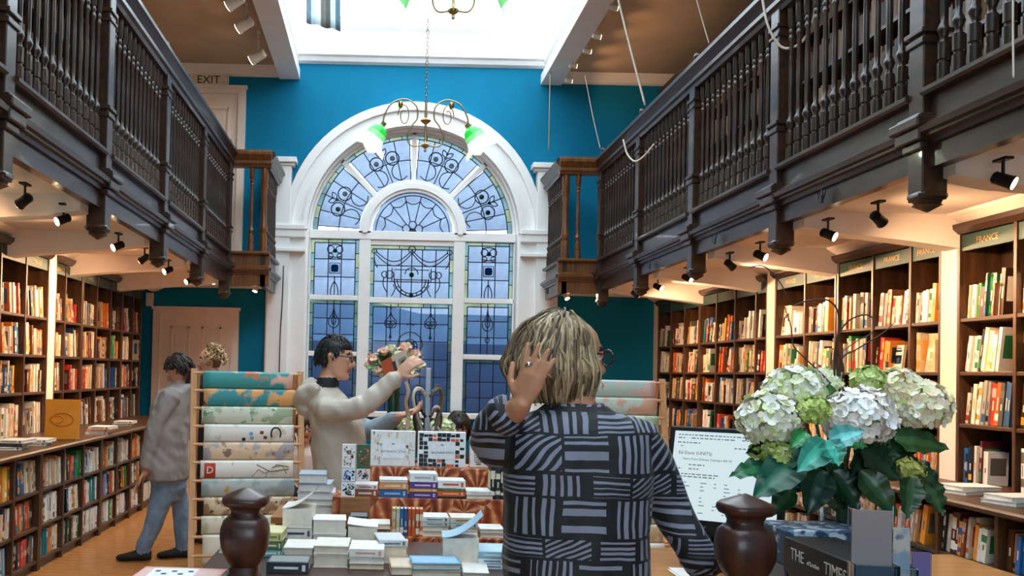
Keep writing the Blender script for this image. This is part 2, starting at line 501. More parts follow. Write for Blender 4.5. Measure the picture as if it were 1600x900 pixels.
ring_prism(MB(), .62, .69, YG - .11, YG - .08).build('inner_arch_bead', WHITE, win)
ring_prism(MB(), GR - .06, GR, YG - .05, YG + .05).build('arch_frame', WHITE, win)
for a in (pi / 4, pi / 2, 3 * pi / 4):
    d = Vector((cos(a), 0, sin(a))); n_ = Vector((-sin(a), 0, cos(a)))
    o_ = Vector((CX, YG, SPR))
    mb = MB(); V = []
    for yy in (-.05, .05):
        for r, w in ((.72, -.035), (GR - .03, -.035), (GR - .03, .035), (.72, .035)):
            V.append(o_ + d * r + n_ * w + Vector((0, yy, 0)))
    mb.add(V, [(0, 1, 2, 3), (7, 6, 5, 4), (0, 4, 5, 1), (1, 5, 6, 2), (2, 6, 7, 3), (3, 7, 4, 0)])
    mb.build('spoke', WHITE, win, bevel=.006)

def pane(poly, m=G_BLUE, nm='pane'):
    MB().prism(poly, 'y', YG - .003, YG + .003).build(nm, m, win)
lead = [None]
def L_(pts, r=.0075):
    lead[0].tube([(x, YG - .006, z) for x, z in pts], r, 5, up=(0, 1, 0))
def circ(x, z, r, n=14, a0=0, a1=2 * pi):
    return [(x + r * cos(a0 + (a1 - a0) * k / n), z + r * sin(a0 + (a1 - a0) * k / n)) for k in range(n + 1)]
def arc3(p, q, sag, n=8):
    p, q = Vector(p), Vector(q); d = q - p; nn = Vector((-d.y, d.x)).normalized()
    return [tuple(p + d * (k / n) + nn * sag * sin(pi * k / n)) for k in range(n + 1)]

def light(x0, x1, z0, z1, cols, rows, border=True):
    """one leaded light: clear panes, border pieces, lead lattice"""
    lead[0] = MB()
    b = .05 if border else 0
    xs = [x0 + b + (x1 - x0 - 2 * b) * t for t in cols]; zs = [z0 + (z1 - z0 - b) * t for t in rows]
    for i in range(len(xs) - 1):
        for j in range(len(zs) - 1):
            pane([(xs[i], zs[j]), (xs[i + 1], zs[j]), (xs[i + 1], zs[j + 1]), (xs[i], zs[j + 1])])
    for x in xs: L_([(x, z0), (x, z1 - b)])
    for z in zs: L_([(xs[0], z), (xs[-1], z)])
    if border:
        by, bg_ = MB(), MB()
        nseg = max(3, int((z1 - z0) / .16))
        for sx0, sx1 in ((x0, x0 + b), (x1 - b, x1)):
            for k in range(nseg):
                za, zb = z0 + (z1 - z0) * k / nseg, z0 + (z1 - z0) * (k + 1) / nseg
                (by if rng.random() < .3 else bg_).prism([(sx0, za), (sx1, za), (sx1, zb), (sx0, zb)], 'y', YG - .003, YG + .003)
                L_([(sx0, zb), (sx1, zb)], .006)
        for k in range(3):
            xa, xb = x0 + b + (x1 - x0 - 2 * b) * k / 3, x0 + b + (x1 - x0 - 2 * b) * (k + 1) / 3
            (by if k != 2 else bg_).prism([(xa, z1 - b), (xb, z1 - b), (xb, z1), (xa, z1)], 'y', YG - .003, YG + .003)
            L_([(xb, z1 - b), (xb, z1)], .006)
        if by.v: tag(by.build('amber_border', G_YEL, win), kind='stuff')
        if bg_.v: tag(bg_.build('green_border', G_GRN, win), kind='stuff')
def disc(x, z, r, m, nm):
    MB().prism(circ(x, z, r, 12)[:-1], 'y', YG - .014, YG - .004).build(nm, m, win)

for s in (-1, 1):
    xa, xb = sorted((CX + s * .73, CX + s * (HALF - .045)))
    xm = (xa + xb) / 2
    c3 = (0, .34, .66, 1)
    # top light: twin rosette over a blue square
    light(xa, xb, 2.555, SPR - .09, c3, (0, .35, .69, 1))
    z = 3.17
    for q in (-1, 1):
        L_(circ(xm + q * .06, z + .02, .05, 10)); L_(circ(xm + q * .06, z - .07, .035, 8)); L_(arc3((xm - .1, z + .07 * q), (xm + .1, z + .07 * q), .02 * q))
    disc(xm, z, .03, G_EYE, 'jewel')
    disc(xm, 2.93, .055, G_DBL, 'jewel'); L_([(xm - .07, 2.86), (xm + .07, 2.86), (xm + .07, 3.0), (xm - .07, 3.0), (xm - .07, 2.86)]); L_([(xm - .045, 2.885), (xm + .045, 2.885), (xm + .045, 2.975), (xm - .045, 2.975), (xm - .045, 2.885)])
    L_([(xm, 2.56), (xm, 2.82)]); L_(arc3((xm - .05, 2.56), (xm, 2.75), .02)); L_(arc3((xm + .05, 2.56), (xm, 2.75), -.02))
    lead[0].build('lead_came', LEAD, win)
    light(xa, xb, 1.78, 2.485, c3, (0, .36, .70, 1))
    for q in (-1, 1):
        L_(arc3((xm, 2.42), (xm + q * .07, 2.22), -.02 * q)); L_(arc3((xm + q * .07, 2.22), (xm, 2.10), .03 * q)); L_(arc3((xm, 2.36), (xm + q * .03, 2.22), -.01 * q)); L_(arc3((xm + q * .03, 2.22), (xm, 2.15), .01 * q))
        L_(arc3((xm, 2.06), (xm + q * .025, 2.0), -.015 * q)); L_(arc3((xm + q * .025, 2.0), (xm, 1.94), .015 * q))
    L_([(xm, 1.78), (xm, 2.48)])
    lead[0].build('lead_came', LEAD, win)
    light(xa, xb, SILL, 1.71, c3, (0, .3, .62, 1))
    lead[0].build('lead_came', LEAD, win)
# centre lights
x0, x1 = CX - .57, CX + .57
light(x0, x1, 2.54, 3.26, (0, .18, .36, .5, .64, .82, 1), (0, .33, .66, 1), True)
for q in (-1, 1):
    L_(arc3((CX, 3.20), (CX + q * .50, 3.18), .15 * -q, 12)); L_(arc3((CX, 3.16), (CX + q * .50, 3.14), .17 * -q, 12))
    L_(circ(CX + q * .52, 3.18, .035, 8)); L_(arc3((CX + q * .52, 3.14), (CX + q * .47, 2.95), .02 * q))
    L_(circ(CX + q * .30, 2.86, .055, 10)); L_(circ(CX + q * .37, 2.86, .045, 10)); L_([(CX + q * .27, 2.77), (CX + q * .27, 2.95)]); L_([(CX + q * .33, 2.78), (CX + q * .33, 2.94)])
    L_(arc3((CX + q * .38, 2.82), (CX + q * .34, 2.62), .03 * q)); L_([(CX + q * .27, 2.56), (CX + q * .22, 2.66), (CX + q * .25, 2.72)])
L_(circ(CX, 3.21, .05, 10)); L_(circ(CX, 2.87, .09, 14, 0, pi))
L_([(CX - .24, 2.79), (CX + .24, 2.79), (CX + .24, 2.93), (CX - .24, 2.93), (CX - .24, 2.79)])
L_(circ(CX, 2.80, .24, 16, pi, 2 * pi), .010); L_(circ(CX, 2.80, .20, 16, pi, 2 * pi))
for k in range(9):
    a = pi + pi * (k + .5) / 9
    L_([(CX + .2 * cos(a), 2.8 + .2 * sin(a)), (CX + .24 * cos(a), 2.8 + .24 * sin(a))])
disc(CX, 2.86, .035, G_EYE, 'jewel'); disc(CX, 2.575, .03, G_EYE, 'jewel')
lead[0].build('lead_came', LEAD, win)
light(x0, x1, SILL, 2.46, (0, .18, .36, .5, .64, .82, 1), (0, .16, .33, .5, .67, .84, 1))
for q in (-1, 1):
    xq = CX + q * .275
    for t in (-1, 1):
        L_(arc3((xq, 2.42), (xq + t * .075, 2.22), -.03 * t)); L_(arc3((xq + t * .075, 2.22), (xq, 2.12), .04 * t)); L_(circ(xq + t * .03, 2.19, .03, 8)); L_(arc3((xq, 2.1), (xq + t * .02, 1.98), -.01 * t))
    L_(circ(xq, 2.15, .025, 8)); L_([(xq, 1.95), (xq, 2.45)])
L_(circ(CX, 1.90, .17, 14, -.3, pi + .3)); L_(circ(CX, 1.87, .10, 16)); L_(circ(CX, 1.87, .06, 12), .01)
for k in range(8):
    a = 2 * pi * k / 8; L_([(CX + .03 * cos(a), 1.87 + .03 * sin(a)), (CX + .1 * cos(a), 1.87 + .1 * sin(a))])
L_([(CX, 1.97), (CX, 2.3)]); L_([(CX - .05, 2.16), (CX, 2.19), (CX + .05, 2.16)])
lead[0].build('lead_came', LEAD, win)
# arch sectors
for sec in range(4):
    lead[0] = MB()
    a0, a1 = sec * pi / 4, (sec + 1) * pi / 4
    da0 = .05; aa = [a0 + da0 + (a1 - a0 - 2 * da0) * k / 4 for k in range(5)]
    rr = [.74, 1.02, 1.31]
    P2 = lambda r, a: (CX + r * cos(a), SPR + .03 + (r * sin(a)) * .985)
    for k in range(4):
        for j in range(2):
            pane([P2(rr[j], aa[k]), P2(rr[j + 1], aa[k]), P2(rr[j + 1], (aa[k] + aa[k + 1]) / 2), P2(rr[j + 1], aa[k + 1]), P2(rr[j], aa[k + 1]), P2(rr[j], (aa[k] + aa[k + 1]) / 2)])
    by = MB(); bgm = MB()
    for k in range(6):
        b0, b1 = a0 + (a1 - a0) * k / 6, a0 + (a1 - a0) * (k + 1) / 6
        (by if k % 3 == 1 else bgm).prism([P2(1.315, b0), P2(1.385, b0), P2(1.385, b1), P2(1.315, b1)], 'y', YG - .003, YG + .003)
        L_([P2(1.315, b1), P2(1.385, b1)], .006)
    tag(by.build('amber_border', G_YEL, win), kind='stuff'); tag(bgm.build('green_border', G_GRN, win), kind='stuff')
    for r in (1.02, 1.312):
        L_([P2(r, a0 + (a1 - a0) * k / 12) for k in range(13)])
    for a in aa: L_([P2(.74, a), P2(1.31, a)])
    am = (a0 + a1) / 2
    for q in (-1, 1):
        ex, ez = P2(1.08, am + q * .11)
        L_(circ(ex, ez, .095, 14), .009); L_(circ(ex, ez, .03, 8))
        disc(ex, ez, .028, G_EYE, 'jewel')
        lx, lz = P2(1.24, am + q * .06)
        L_(arc3(P2(1.15, am), (lx, lz), .03)); L_(arc3(P2(1.15, am), (lx, lz), -.03))
        L_(arc3(P2(.98, am + q * .11), P2(.82, am + q * .05), .03 * q)); L_(arc3(P2(.82, am + q * .05), P2(.80, am + q * .28), .05 * q))
    disc(*P2(1.14, am), .025, G_EYE, 'jewel')
    lead[0].build('lead_came', LEAD, win)
# fan light
lead[0] = MB()
zc = SPR + .03
for k in range(7):
    b0, b1 = pi * k / 7, pi * (k + 1) / 7
    pane([(CX, zc), (CX + .56 * cos(b0), zc + .56 * sin(b0)), (CX + .56 * cos((b0 + b1) / 2), zc + .56 * sin((b0 + b1) / 2)), (CX + .56 * cos(b1), zc + .56 * sin(b1))])
    L_([(CX + .14 * cos(b1), zc + .14 * sin(b1)), (CX + .5 * cos(b1), zc + .5 * sin(b1))])
    L_(arc3((CX + .44 * cos(b0), zc + .44 * sin(b0)), (CX + .44 * cos(b1), zc + .44 * sin(b1)), .04))
L_(circ(CX, zc, .51, 20, 0, pi))
for k in range(3):
    a = pi * (k + .5) / 3
    L_(circ(CX + .10 * cos(a), zc + .10 * sin(a), .055, 10))
disc(CX, zc + .02, .04, G_EYE, 'jewel')
lead[0].build('lead_came', LEAD, win)

# ---- outside the window: a blue-grey yard wall and paving in the shade
OUT = mat('blue_grey_yard_wall', '#2a5f90', 0.8, var=0.3, scale=1.2)
FARB = mat('added_pale_far_wall', '#86aac4', 0.8, var=0.2, scale=.6)
struct(MB().box(-12, 14, 24.0, 24.5, -0.1, 3.05).prism([(-3, 3.05), (-1, 3.5), (1, 3.05)], 'y', 24.0, 24.4).build('wall_added_far', FARB))  # added paler wall, steps the glass from bright sky to dark yard
yard = MB().box(-6, 7, 16.6, 17.0, -0.1, 2.05)
tag(yard.build('yard_wall', OUT), 'blue-grey yard wall seen dimly through the window glass', 'wall', kind='structure')
struct(MB().box(-8, 9, YB + .4, 17.0, -0.3, -0.1).build('floor_yard', OUT))

# ---- doors on the back wall
def door(n, xa, xb, z0, ztop, panels):
    d = thing('door_%d' % n, None, None, ((xa + xb) / 2, YB, z0), kind='structure')
    fw = .10
    fr = MB().box(xa, xa + fw, YB - .06, YB + .02, z0, ztop - fw).box(xb - fw, xb, YB - .06, YB + .02, z0, ztop - fw).box(xa, xb, YB - .06, YB + .02, ztop - fw, ztop - .03).box(xa - .02, xb + .02, YB - .075, YB + .02, ztop - .03, ztop + .01)
    fr.build('door_frame', DOORP, d)
    lf = MB().box(xa + fw, xb - fw, YB - .03, YB + .02, z0, ztop - fw).build('door_leaf', DOORP, d)
    for (a, b, c, e) in panels:
        mb = MB()
        X0, X1 = xa + fw + (xb - xa - 2 * fw) * a, xa + fw + (xb - xa - 2 * fw) * b
        Z0, Z1 = z0 + (ztop - fw - z0) * c, z0 + (ztop - fw - z0) * e
        for q in ((X0, X1, Z0, Z0 + .03), (X0, X1, Z1 - .03, Z1), (X0, X0 + .03, Z0, Z1), (X1 - .03, X1, Z0, Z1)):
            mb.box(q[0], q[1], YB - .045, YB - .028, q[2], q[3])
        mb.box(X0 + .06, X1 - .06, YB - .038, YB - .028, Z0 + .06, Z1 - .06)
        mb.build('door_panel', DOORP, lf, bevel=.004)
    return d
xa, xb = at(239, 560, YB).x, at(373, 540, YB).x
d1 = door(1, xa, xb, 0, at(300, 481, YB).z, [(.14, .42, .52, .93), (.58, .86, .52, .93), (.14, .42, .08, .44), (.58, .86, .08, .44)])
d1['label'] = 'cream four-panel door under the left gallery'
MB().ball((xb - .17, YB - .09, 1.02), (.03, .03, .03)).tube([(xb - .17, YB - .09, 1.02), (xb - .17, YB - .02, 1.02)], .012).build('door_knob', BRASS, [c for c in d1.children if c.name.startswith('door_leaf')][0], smooth=True)
x2 = at(383, 220, YB).x
d2 = door(2, x2 - 1.05, x2, 2.92, at(340, 136, YB).z, [(.14, .86, .46, .92), (.14, .86, .08, .40)])
d2['label'] = 'cream door on the upper floor below the exit sign'
sx1 = at(358, 125, YB).x; sz0, sz1 = at(330, 134, YB).z, at(330, 117, YB).z
ex = thing('exit_sign', 'cream FIRE EXIT sign board above the upper left door', 'sign', (sx1 - .45, YB - .03, sz0))
MB().box(sx1 - 0.92, sx1, YB - .03, YB, sz0, sz1).build('sign_board', mat('sign_cream', '#e6d3b8', .5), ex, bevel=.004)
text_part('lettering', 'FIRE  EXIT', .155, mat('sign_green_ink', '#12301f', .5), frame((sx1 - .46, YB - .032, (sz0 + sz1) / 2 - .005), (1, 0, 0), (0, 0, 1)), ex)
# small cream alarm box beside the lower door
p_ = at(234, 468, YB - .03)
tag(MB().box(p_.x - .05, p_.x + .05, YB - .05, YB, p_.z - .09, p_.z + .09).build('alarm_box', DOORP, bevel=.008), 'small cream wall box beside the door under the left gallery', 'wall box')
# ================================================================== galleries
POSTS = [1.22, 2.88, 4.53, 6.19, 7.86, 9.53, 11.2]
Z_F0, Z_F1, Z_M0, Z_M1, Z_S0, Z_S1, Z_R0, Z_R1 = 2.55, 2.67, 2.67, 2.77, 2.90, 2.94, 3.97, 4.18
BAL = [(.030, 0), (.030, .10), (.022, .105), (.022, .115), (.028, .12), (.028, .20), (.020, .205), (.016, .225), (.024, .245), (.030, .262), (.024, .28), (.014, .30),
       (.0165, .34), (.0165, .60), (.0135, .80), (.020, .815), (.020, .83), (.014, .845), (.022, .865), (.015, .885), (.024, .90), (.024, .93), (.026, .935), (.026, 1.03)]
bal_src = [None]
def baluster(x, y, parent):
    if bal_src[0] is None:
        mb = MB().lathe(BAL, 10, (0, 0, 0))
        o = mb.build('baluster', W_DARKZ, parent, smooth=40, origin=(0, 0, 0))
        o.location = Vector((x, y, Z_S1)) - wloc(parent)
        bal_src[0] = o
        return o
    return inst(bal_src[0], (x, y, Z_S1), parent)

def run_profiles(s, X):
    """moulding sections in (x, z); s=+1: aisle lies towards +x"""
    q = lambda pts: [(X + s * a, b) for a, b in pts]
    mould = q([(.06, Z_M0 - .01), (.0, Z_M0 - .01), (-.005, Z_M0 + .015), (-.03, Z_M0 + .02), (-.03, Z_M0 + .035), (-.05, Z_M0 + .04), (-.055, Z_M0 + .07), (-.03, Z_M0 + .075), (-.03, Z_M0 + .09), (.01, Z_M0 + .105), (.06, Z_M0 + .105)])
    sill = q([(.12, Z_S0), (-.015, Z_S0), (-.03, Z_S0 + .012), (-.03, Z_S0 + .03), (-.015, Z_S1), (.12, Z_S1)])
    rail = q([(.10, Z_R0), (.0, Z_R0), (-.01, Z_R0 + .03), (-.035, Z_R0 + .04), (-.035, Z_R0 + .07), (-.02, Z_R0 + .08), (-.06, Z_R0 + .13), (-.075, Z_R0 + .14), (-.075, Z_R0 + .17), (-.05, Z_R0 + .2), (.0, Z_R1), (.1, Z_R1), (.16, Z_R0 + .19), (.16, Z_R0 + .12), (.12, Z_R0 + .06)])
    return mould, sill, rail

def gallery(side, X, s, label):
    g = thing('gallery_balustrade', label, 'balustrade', (X, 6.2, Z_F0))
    mould, sill, rail = run_profiles(s, X)
    tx = X + s * .05
    Y0, Y1 = POSTS[0], POSTS[-1]
    MB().prism(rail, 'y', Y0, Y1 + .1).build('handrail', W_DARK, g, smooth=30)
    for k in range(len(POSTS) - 1):
        a, b = POSTS[k] + .06, POSTS[k + 1] - .06
        MB().box(X + s * .02, X + s * .08, a, b, Z_F0, Z_F1).build('lower_fascia_board', W_DARK, g)
        MB().prism(mould, 'y', a, b).build('fascia_moulding', W_DARK, g, smooth=30)
        up = MB().box(X + s * .025, X + s * .08, a, b, Z_M1, Z_S0)
        up.build('upper_fascia_board', W_DARK, g)
        MB().prism(sill, 'y', a, b).build('sill_rail', W_DARK, g, smooth=30)
        n = 13
        for i in range(n):
            baluster(tx, a + (b - a) * (i + .5) / n, g)
    # posts with pendants
    for y in POSTS:
        p = MB()
        w = .062
        p.box(tx - w, tx + w, y - w, y + w, 2.40, Z_R0 + .02)
        po = p.build('post', W_DARK, g, bevel=.006)
        pr = [(.066, 2.44), (.074, 2.43), (.074, 2.415), (.056, 2.40), (.05, 2.385), (.058, 2.378), (.03, 2.362), (.012, 2.35), (.001, 2.345)]
        MB().lathe([(r * 1.0, z) for r, z in pr[::-1]], 16, (tx, y, 0), sq=6).build('pendant_cap', W_DARK, po, smooth=40)
        br = MB()
        for (z0, z1, e) in ((2.64, 2.68, .02), (2.68, 2.74, .045), (2.74, 2.79, .065), (2.79, 2.81, .04)):
            br.box(tx - w - e, tx + w + e, y - w - e, y + w + e, z0, z1)
        br.build('post_collar', W_DARK, po, bevel=.008)
        for (z0, z1, e) in ((3.16, 3.19, .012), (3.21, 3.235, .018), (3.80, 3.82, .01), (3.86, 3.885, .014)):
            MB().box(tx - w - e, tx + w + e, y - w - e, y + w + e, z0, z1).build('post_ring', W_DARK, po, bevel=.004)
        MB().lathe([(.05, 0), (.05, .02), (.03, .03), (.045, .06), (.05, .08), (.04, .105), (.001, .115)], 14, (X + s * .05, y, Z_R1)).build('finial', W_DARK, po, smooth=True)
    # little balcony that returns to the back wall
    P = .45
    XB = X - s * P                      # inner (nave) face of the balcony
    yb = Y1 + .05
    def yrun(prof_y):                   # section in (y, z) run along x
        return prof_y
    m2, s2, r2 = run_profiles(1, yb)
    xr = sorted((X + s * .05, XB - s * .03))
    MB().prism(r2, 'x', *xr).build('balcony_handrail', W_OAK_LIT, g, smooth=30)
    MB().prism(m2, 'x', *xr).build('balcony_moulding', W_OAK_LIT, g, smooth=30)
    MB().prism(s2, 'x', *xr).build('balcony_sill', W_OAK_LIT, g, smooth=30)
    MB().box(xr[0], xr[1], yb + .02, yb + .08, Z_F0 - .03, Z_M0).build('balcony_lower_panel', W_OAK_LIT, g)
    MB().box(xr[0], xr[1], yb + .025, yb + .08, Z_M1, Z_S0).build('balcony_upper_panel', W_OAK_LIT, g)
    m3, s3, r3 = run_profiles(s, XB)
    ye = YB - .22
    for pr_, nm in ((r3, 'balcony_handrail'), (m3, 'balcony_moulding'), (s3, 'balcony_sill')):
        MB().prism(pr_, 'y', yb + .02, ye).build(nm, W_DARK, g, smooth=30)
    MB().box(XB + s * .02, XB + s * .08, yb + .02, ye, Z_F0 - .03, Z_M0).build('balcony_lower_panel', W_DARK, g)
    MB().box(XB + s * .025, XB + s * .08, yb + .02, ye, Z_M1, Z_S0).build('balcony_upper_panel', W_DARK, g)
    nw = [(.045, 0), (.045, .22), (.03, .23), (.045, .26), (.05, .30), (.036, .36), (.032, .70), (.042, .74), (.034, .78), (.045, .80), (.045, 1.03)]
    MB().lathe(nw, 14, (XB + s * .06, yb + .06, Z_S1)).build('newel', W_OAK_LIT, g, smooth=40)
    b_ = MB().lathe([(r * 1.25, z) for r, z in BAL], 12, (XB + s * .21, yb + .05, Z_S1)).build('turned_baluster', W_OAK_LIT, g, smooth=40)
    for i in range(9):
        baluster(XB + s * .05, yb + .18 + i * .115, g)
    return g
gl = gallery('left', FL, -1, 'dark oak turned balustrade and fascia of the left-hand gallery')
gr = gallery('right', FR, 1, 'dark oak turned balustrade and fascia of the right-hand gallery')

# gallery floors, soffits and plaster cross-beams
for s, X, W, nm in ((-1, FL, WL, 'left'), (1, FR, WR, 'right')):
    a, b = sorted((X + s * .08, W))
    struct(MB().box(a, b, YF, YB, 2.60, 2.90).build('ceiling_gallery_' + nm, PLASTER))
    a, b = sorted((X - s * .40, X + s * .1))
    struct(MB().box(a, b, 11.32, YB, 2.60, 2.90).build('ceiling_balcony_' + nm, PLASTER))
    XS = -3.05 if s < 0 else 3.70
    for y in (2.85, 4.45, 6.02, 7.62, 9.15, 10.78):
        n = 14
        x0, x1 = X + s * .09, XS + s * .02
        low = []
        for k in range(n + 1):
            t = k / n
            low.append((x0 + (x1 - x0) * t, 2.50 - .03 * min(1, t * 5) - .09 * t ** 1.6))
        poly = low + [(x1, 2.61), (x0, 2.61)]
        trim(MB().prism(poly, 'y', y - .08, y + .08), PLASTER)
    # coving over the bookcases
    trim(MB().prism([(XS - s * .10, 2.61), (XS - s * .08, 2.585), (XS + s * .0, 2.54), (XS + s * .06, 2.53), (XS + s * .06, 2.61)], 'y', 2.0, YB), PLASTER)

# ---- spotlights
SPOTL = mat('lamp_lens', '#fff0d8', .3, emit='#ffdca8', es=22)
LAMPW = mat('white_lamp_body', '#e8dccb', .4)
def spotlight(name, loc, aim, power, label, group, body=BLACK, size=.62, stem=.10, cone=125, blend=.9, col=(1, .61, .33), tip=True):
    loc = Vector(loc); d = (Vector(aim) - loc).normalized()
    t = thing(name, label, 'spotlight', loc, group)
    z = Vector((0, 0, 1))
    MB().tube([loc + z * stem, loc + z * .02], .012 * size, 8).box(loc.x - .02, loc.x + .02, loc.y - .045, loc.y + .045, loc.z + stem - .012, loc.z + stem).build('bracket', body, t)
    mb = MB()
    pts = [(-.075, .030), (-.07, .038), (-.03, .040), (-.028, .046), (.055, .050), (.06, .054), (.075, .054)]
    mb.tube([loc + d * a * size for a, r in pts], [r * size for a, r in pts], 14)
    for k in range(3):
        a = -.06 + k * .013
        mb.tube([loc + d * a * size, loc + d * (a + .005) * size], .047 * size, 14)
    mb.build('lamp_body', body, t, smooth=35)
    MB().tube([loc + d * .0755 * size, loc + d * .080 * size], .046 * size, 14).build('lens', SPOTL, t)
    L = bpy.data.lights.new('spot_beam', 'SPOT')
    L.energy = power; L.color = col; L.spot_size = radians(cone); L.spot_blend = blend; L.shadow_soft_size = .04
    lo = bpy.data.objects.new('spot_beam', L); COL.objects.link(lo); lo.parent = t
    lo.location = d * .10 * size
    lo.rotation_euler = d.to_track_quat('-Z', 'Y').to_euler()
    return t
PW = 98
ri = [4.2, 5.26, 5.85, 6.9, 7.5, 8.55, 9.45, 10.3]
for k, y in enumerate(ri):
    spotlight('track_spotlight', (FR + .20, y, 2.44), (3.75, y + (.4 if k % 3 == 1 else -.9), 1.8), PW, 'black spotlight under the right gallery, %s from the camera end' % ORD[k], 'black spotlights under the right gallery')
le = [4.6, 5.3, 5.95, 7.2, 8.0, 8.9, 9.9]
for k, y in enumerate(le):
    spotlight('track_spotlight', (FL - .20, y, 2.44), (-3.1, y + (.4 if k % 3 == 1 else -.9), 1.8), PW, 'black spotlight under the left gallery, %s from the camera end' % ORD[k], 'black spotlights under the left gallery')
for k, (px, py, lab) in enumerate(((400, 450, 'white spotlight under the left balcony beside the window'), (884, 462, 'bright spotlight under the right balcony nearest the window'), (914, 451, 'bright spotlight under the right balcony, further from the window'), (334, 437, 'cream spotlight at the far end of the left gallery'))):
    p_ = at(px, py, 11.6 if k != 3 else 11.0)
    aim = p_ + Vector((-.25 if px < 700 else .4, -.3, -.9)) if k in (0, 3) else p_ + Vector((.35, -.5, -.9))
    spotlight('track_spotlight', p_, aim, PW * .8, lab, None, LAMPW, stem=max(.06, 2.6 - p_.z))
for k, (px, py, Y) in enumerate(((958, 12, 9.8), (932, 57, 10.5), (917, 80, 11.0), (895, 103, 11.6), (888, 126, 12.1))):
    p_ = at(px, py, Y)
    spotlight('ceiling_spotlight', p_, p_ + Vector((1.0, .1, -.12)), 16, 'small spotlight on the right ceiling beam, %s from the window wall' % ORD[4 - k], 'spotlights on the right ceiling beam', LAMPW, stem=max(.05, CEIL - p_.z), cone=110)
for k, (px, py, Y) in enumerate(((368, 2, 9.7), (383, 38, 10.4), (403, 88, 11.3))):
    p_ = at(px, py, Y)
    spotlight('ceiling_spotlight', p_, p_ + Vector((-.7, .2, -.35)), 16, 'white spotlight on the left ceiling beam, %s from the window wall' % ORD[2 - k], 'spotlights on the left ceiling beam', LAMPW, size=1.3, stem=max(.05, CEIL - p_.z), cone=120)
# ================================================================== bookcases and books
XSR, XSL, BFR, BFL, DEP = 3.70, -3.05, 3.11, -2.46, .27
SHELF_Z = [1.26, 1.59, 1.93]
CT = .87
right_units = [[12.40, 11.87, 11.34, 10.82], [10.78, 10.26, 9.72, 9.18, 8.92], [8.72, 8.12, 7.57], [7.53, 7.0, 6.5, 6.15], [5.95, 5.42, 4.90, 4.38]]
left_units = [[11.78, 11.40, 10.94], [10.90, 10.46, 9.95, 9.48], [9.44, 8.95, 8.68], [8.48, 7.95, 7.42, 6.90]]
SIGNS = 'FRANCE'
spec = []          # every shelved book: dict(side, bay, row, idx, geometry)

CREAM = ['#ecdfc8', '#f0e8d8', '#e4d0b0', '#dcc09a', '#f2ecde', '#d8d2c6', '#cabda8']
PAL = [('cream', c) for c in CREAM] * 3 + [('white', '#efede8')] * 6 + [('orange', '#e8791c'), ('orange', '#d9601a'), ('orange', '#f0982e')] * 2 + [('red', '#b8281c'), ('red', '#c8402a'), ('navy', '#1c2f58'), ('blue', '#2b6aa8'), ('pale blue', '#8fb4cc'), ('black', '#191714'), ('black', '#221f1d'), ('brown', '#5a3722'), ('tan', '#c79a66'), ('tan', '#b8884f'), ('tan', '#d8ae7a'), ('brown', '#7a4a28'), ('brown', '#3c2618'), ('black', '#141414'), ('blue', '#3d5f86'), ('grey', '#55504a'), ('rust', '#8f4320'), ('green', '#1f8a3c'), ('dark green', '#1f4a34'), ('yellow', '#e8b83a'), ('grey', '#77736e'), ('grey', '#a39c92'), ('maroon', '#571c22'), ('teal', '#2f7f80')]
ACC = ['#1b1a18', '#f5efe2', '#c8402a', '#2b5a98', '#e8a03a', '#2f7a48', '#6d655c', '#d9b27c']

def book_mesh(mb, base, th, h, dp, a, up, inn, col, acc, face_out=False, rnd=rng):
    """a: thickness axis, up: height axis, inn: from the spine inwards"""
    base, a, up, inn = Vector(base), Vector(a), Vector(up), Vector(inn)
    P = lambda x, z, d: base + a * x + up * z + inn * d
    c, k = S(col), S(acc)
    pg = S('#eadbc2')
    cuts = sorted([0, rnd.uniform(.06, .14), rnd.uniform(.2, .34), rnd.uniform(.55, .72), rnd.uniform(.8, .93), 1])
    light_ = tuple(min(1, q * .6 + .36) for q in c[:3]) + (1,)
    cols = [c, k if rnd.random() < .55 else c, c, k if rnd.random() < .35 else light_ if rnd.random() < .3 else c, c]
    for i in range(5):
        z0, z1 = cuts[i] * h, cuts[i + 1] * h
        mb.add([P(0, z0, 0), P(th, z0, 0), P(th, z1, 0), P(0, z1, 0)], [(0, 1, 2, 3)], 0, cols[i])
    # lettering block on the spine
    if th > .012:
        z0, z1 = h * .36, h * rnd.uniform(.5, .66)
        mb.add([P(th * .36, z0, -.0006), P(th * .64, z0, -.0006), P(th * .64, z1, -.0006), P(th * .36, z1, -.0006)], [(0, 1, 2, 3)], 0, S(acc) if c[1] > .2 else S('#efe2c4'))
    t = .0025
    # boards
    for x0 in (0, th - t):
        V = [P(x0, 0, 0), P(x0 + t, 0, 0), P(x0 + t, 0, dp), P(x0, 0, dp), P(x0, h, 0), P(x0 + t, h, 0), P(x0 + t, h, dp), P(x0, h, dp)]
        mb.add(V, [(0, 3, 2, 1), (4, 5, 6, 7), (1, 2, 6, 5), (2, 3, 7, 6), (3, 0, 4, 7)], 0, c)
        xo = -.0005 if x0 == 0 else th + .0005
        q0, q1 = .25, .8
        mb.add([P(xo, h * .30, dp * .12), P(xo, h * .30, dp * .88), P(xo, h * .82, dp * .88), P(xo, h * .82, dp * .12)], [(0, 1, 2, 3)], 0, k)
    # page block
    V = [P(t, .003, .001), P(th - t, .003, .001), P(th - t, .003, dp - .004), P(t, .003, dp - .004), P(t, h - .004, .001), P(th - t, h - .004, .001), P(th - t, h - .004, dp - .004), P(t, h - .004, dp - .004)]
    mb.add(V, [(0, 3, 2, 1), (4, 5, 6, 7), (2, 3, 7, 6)], 0, pg)

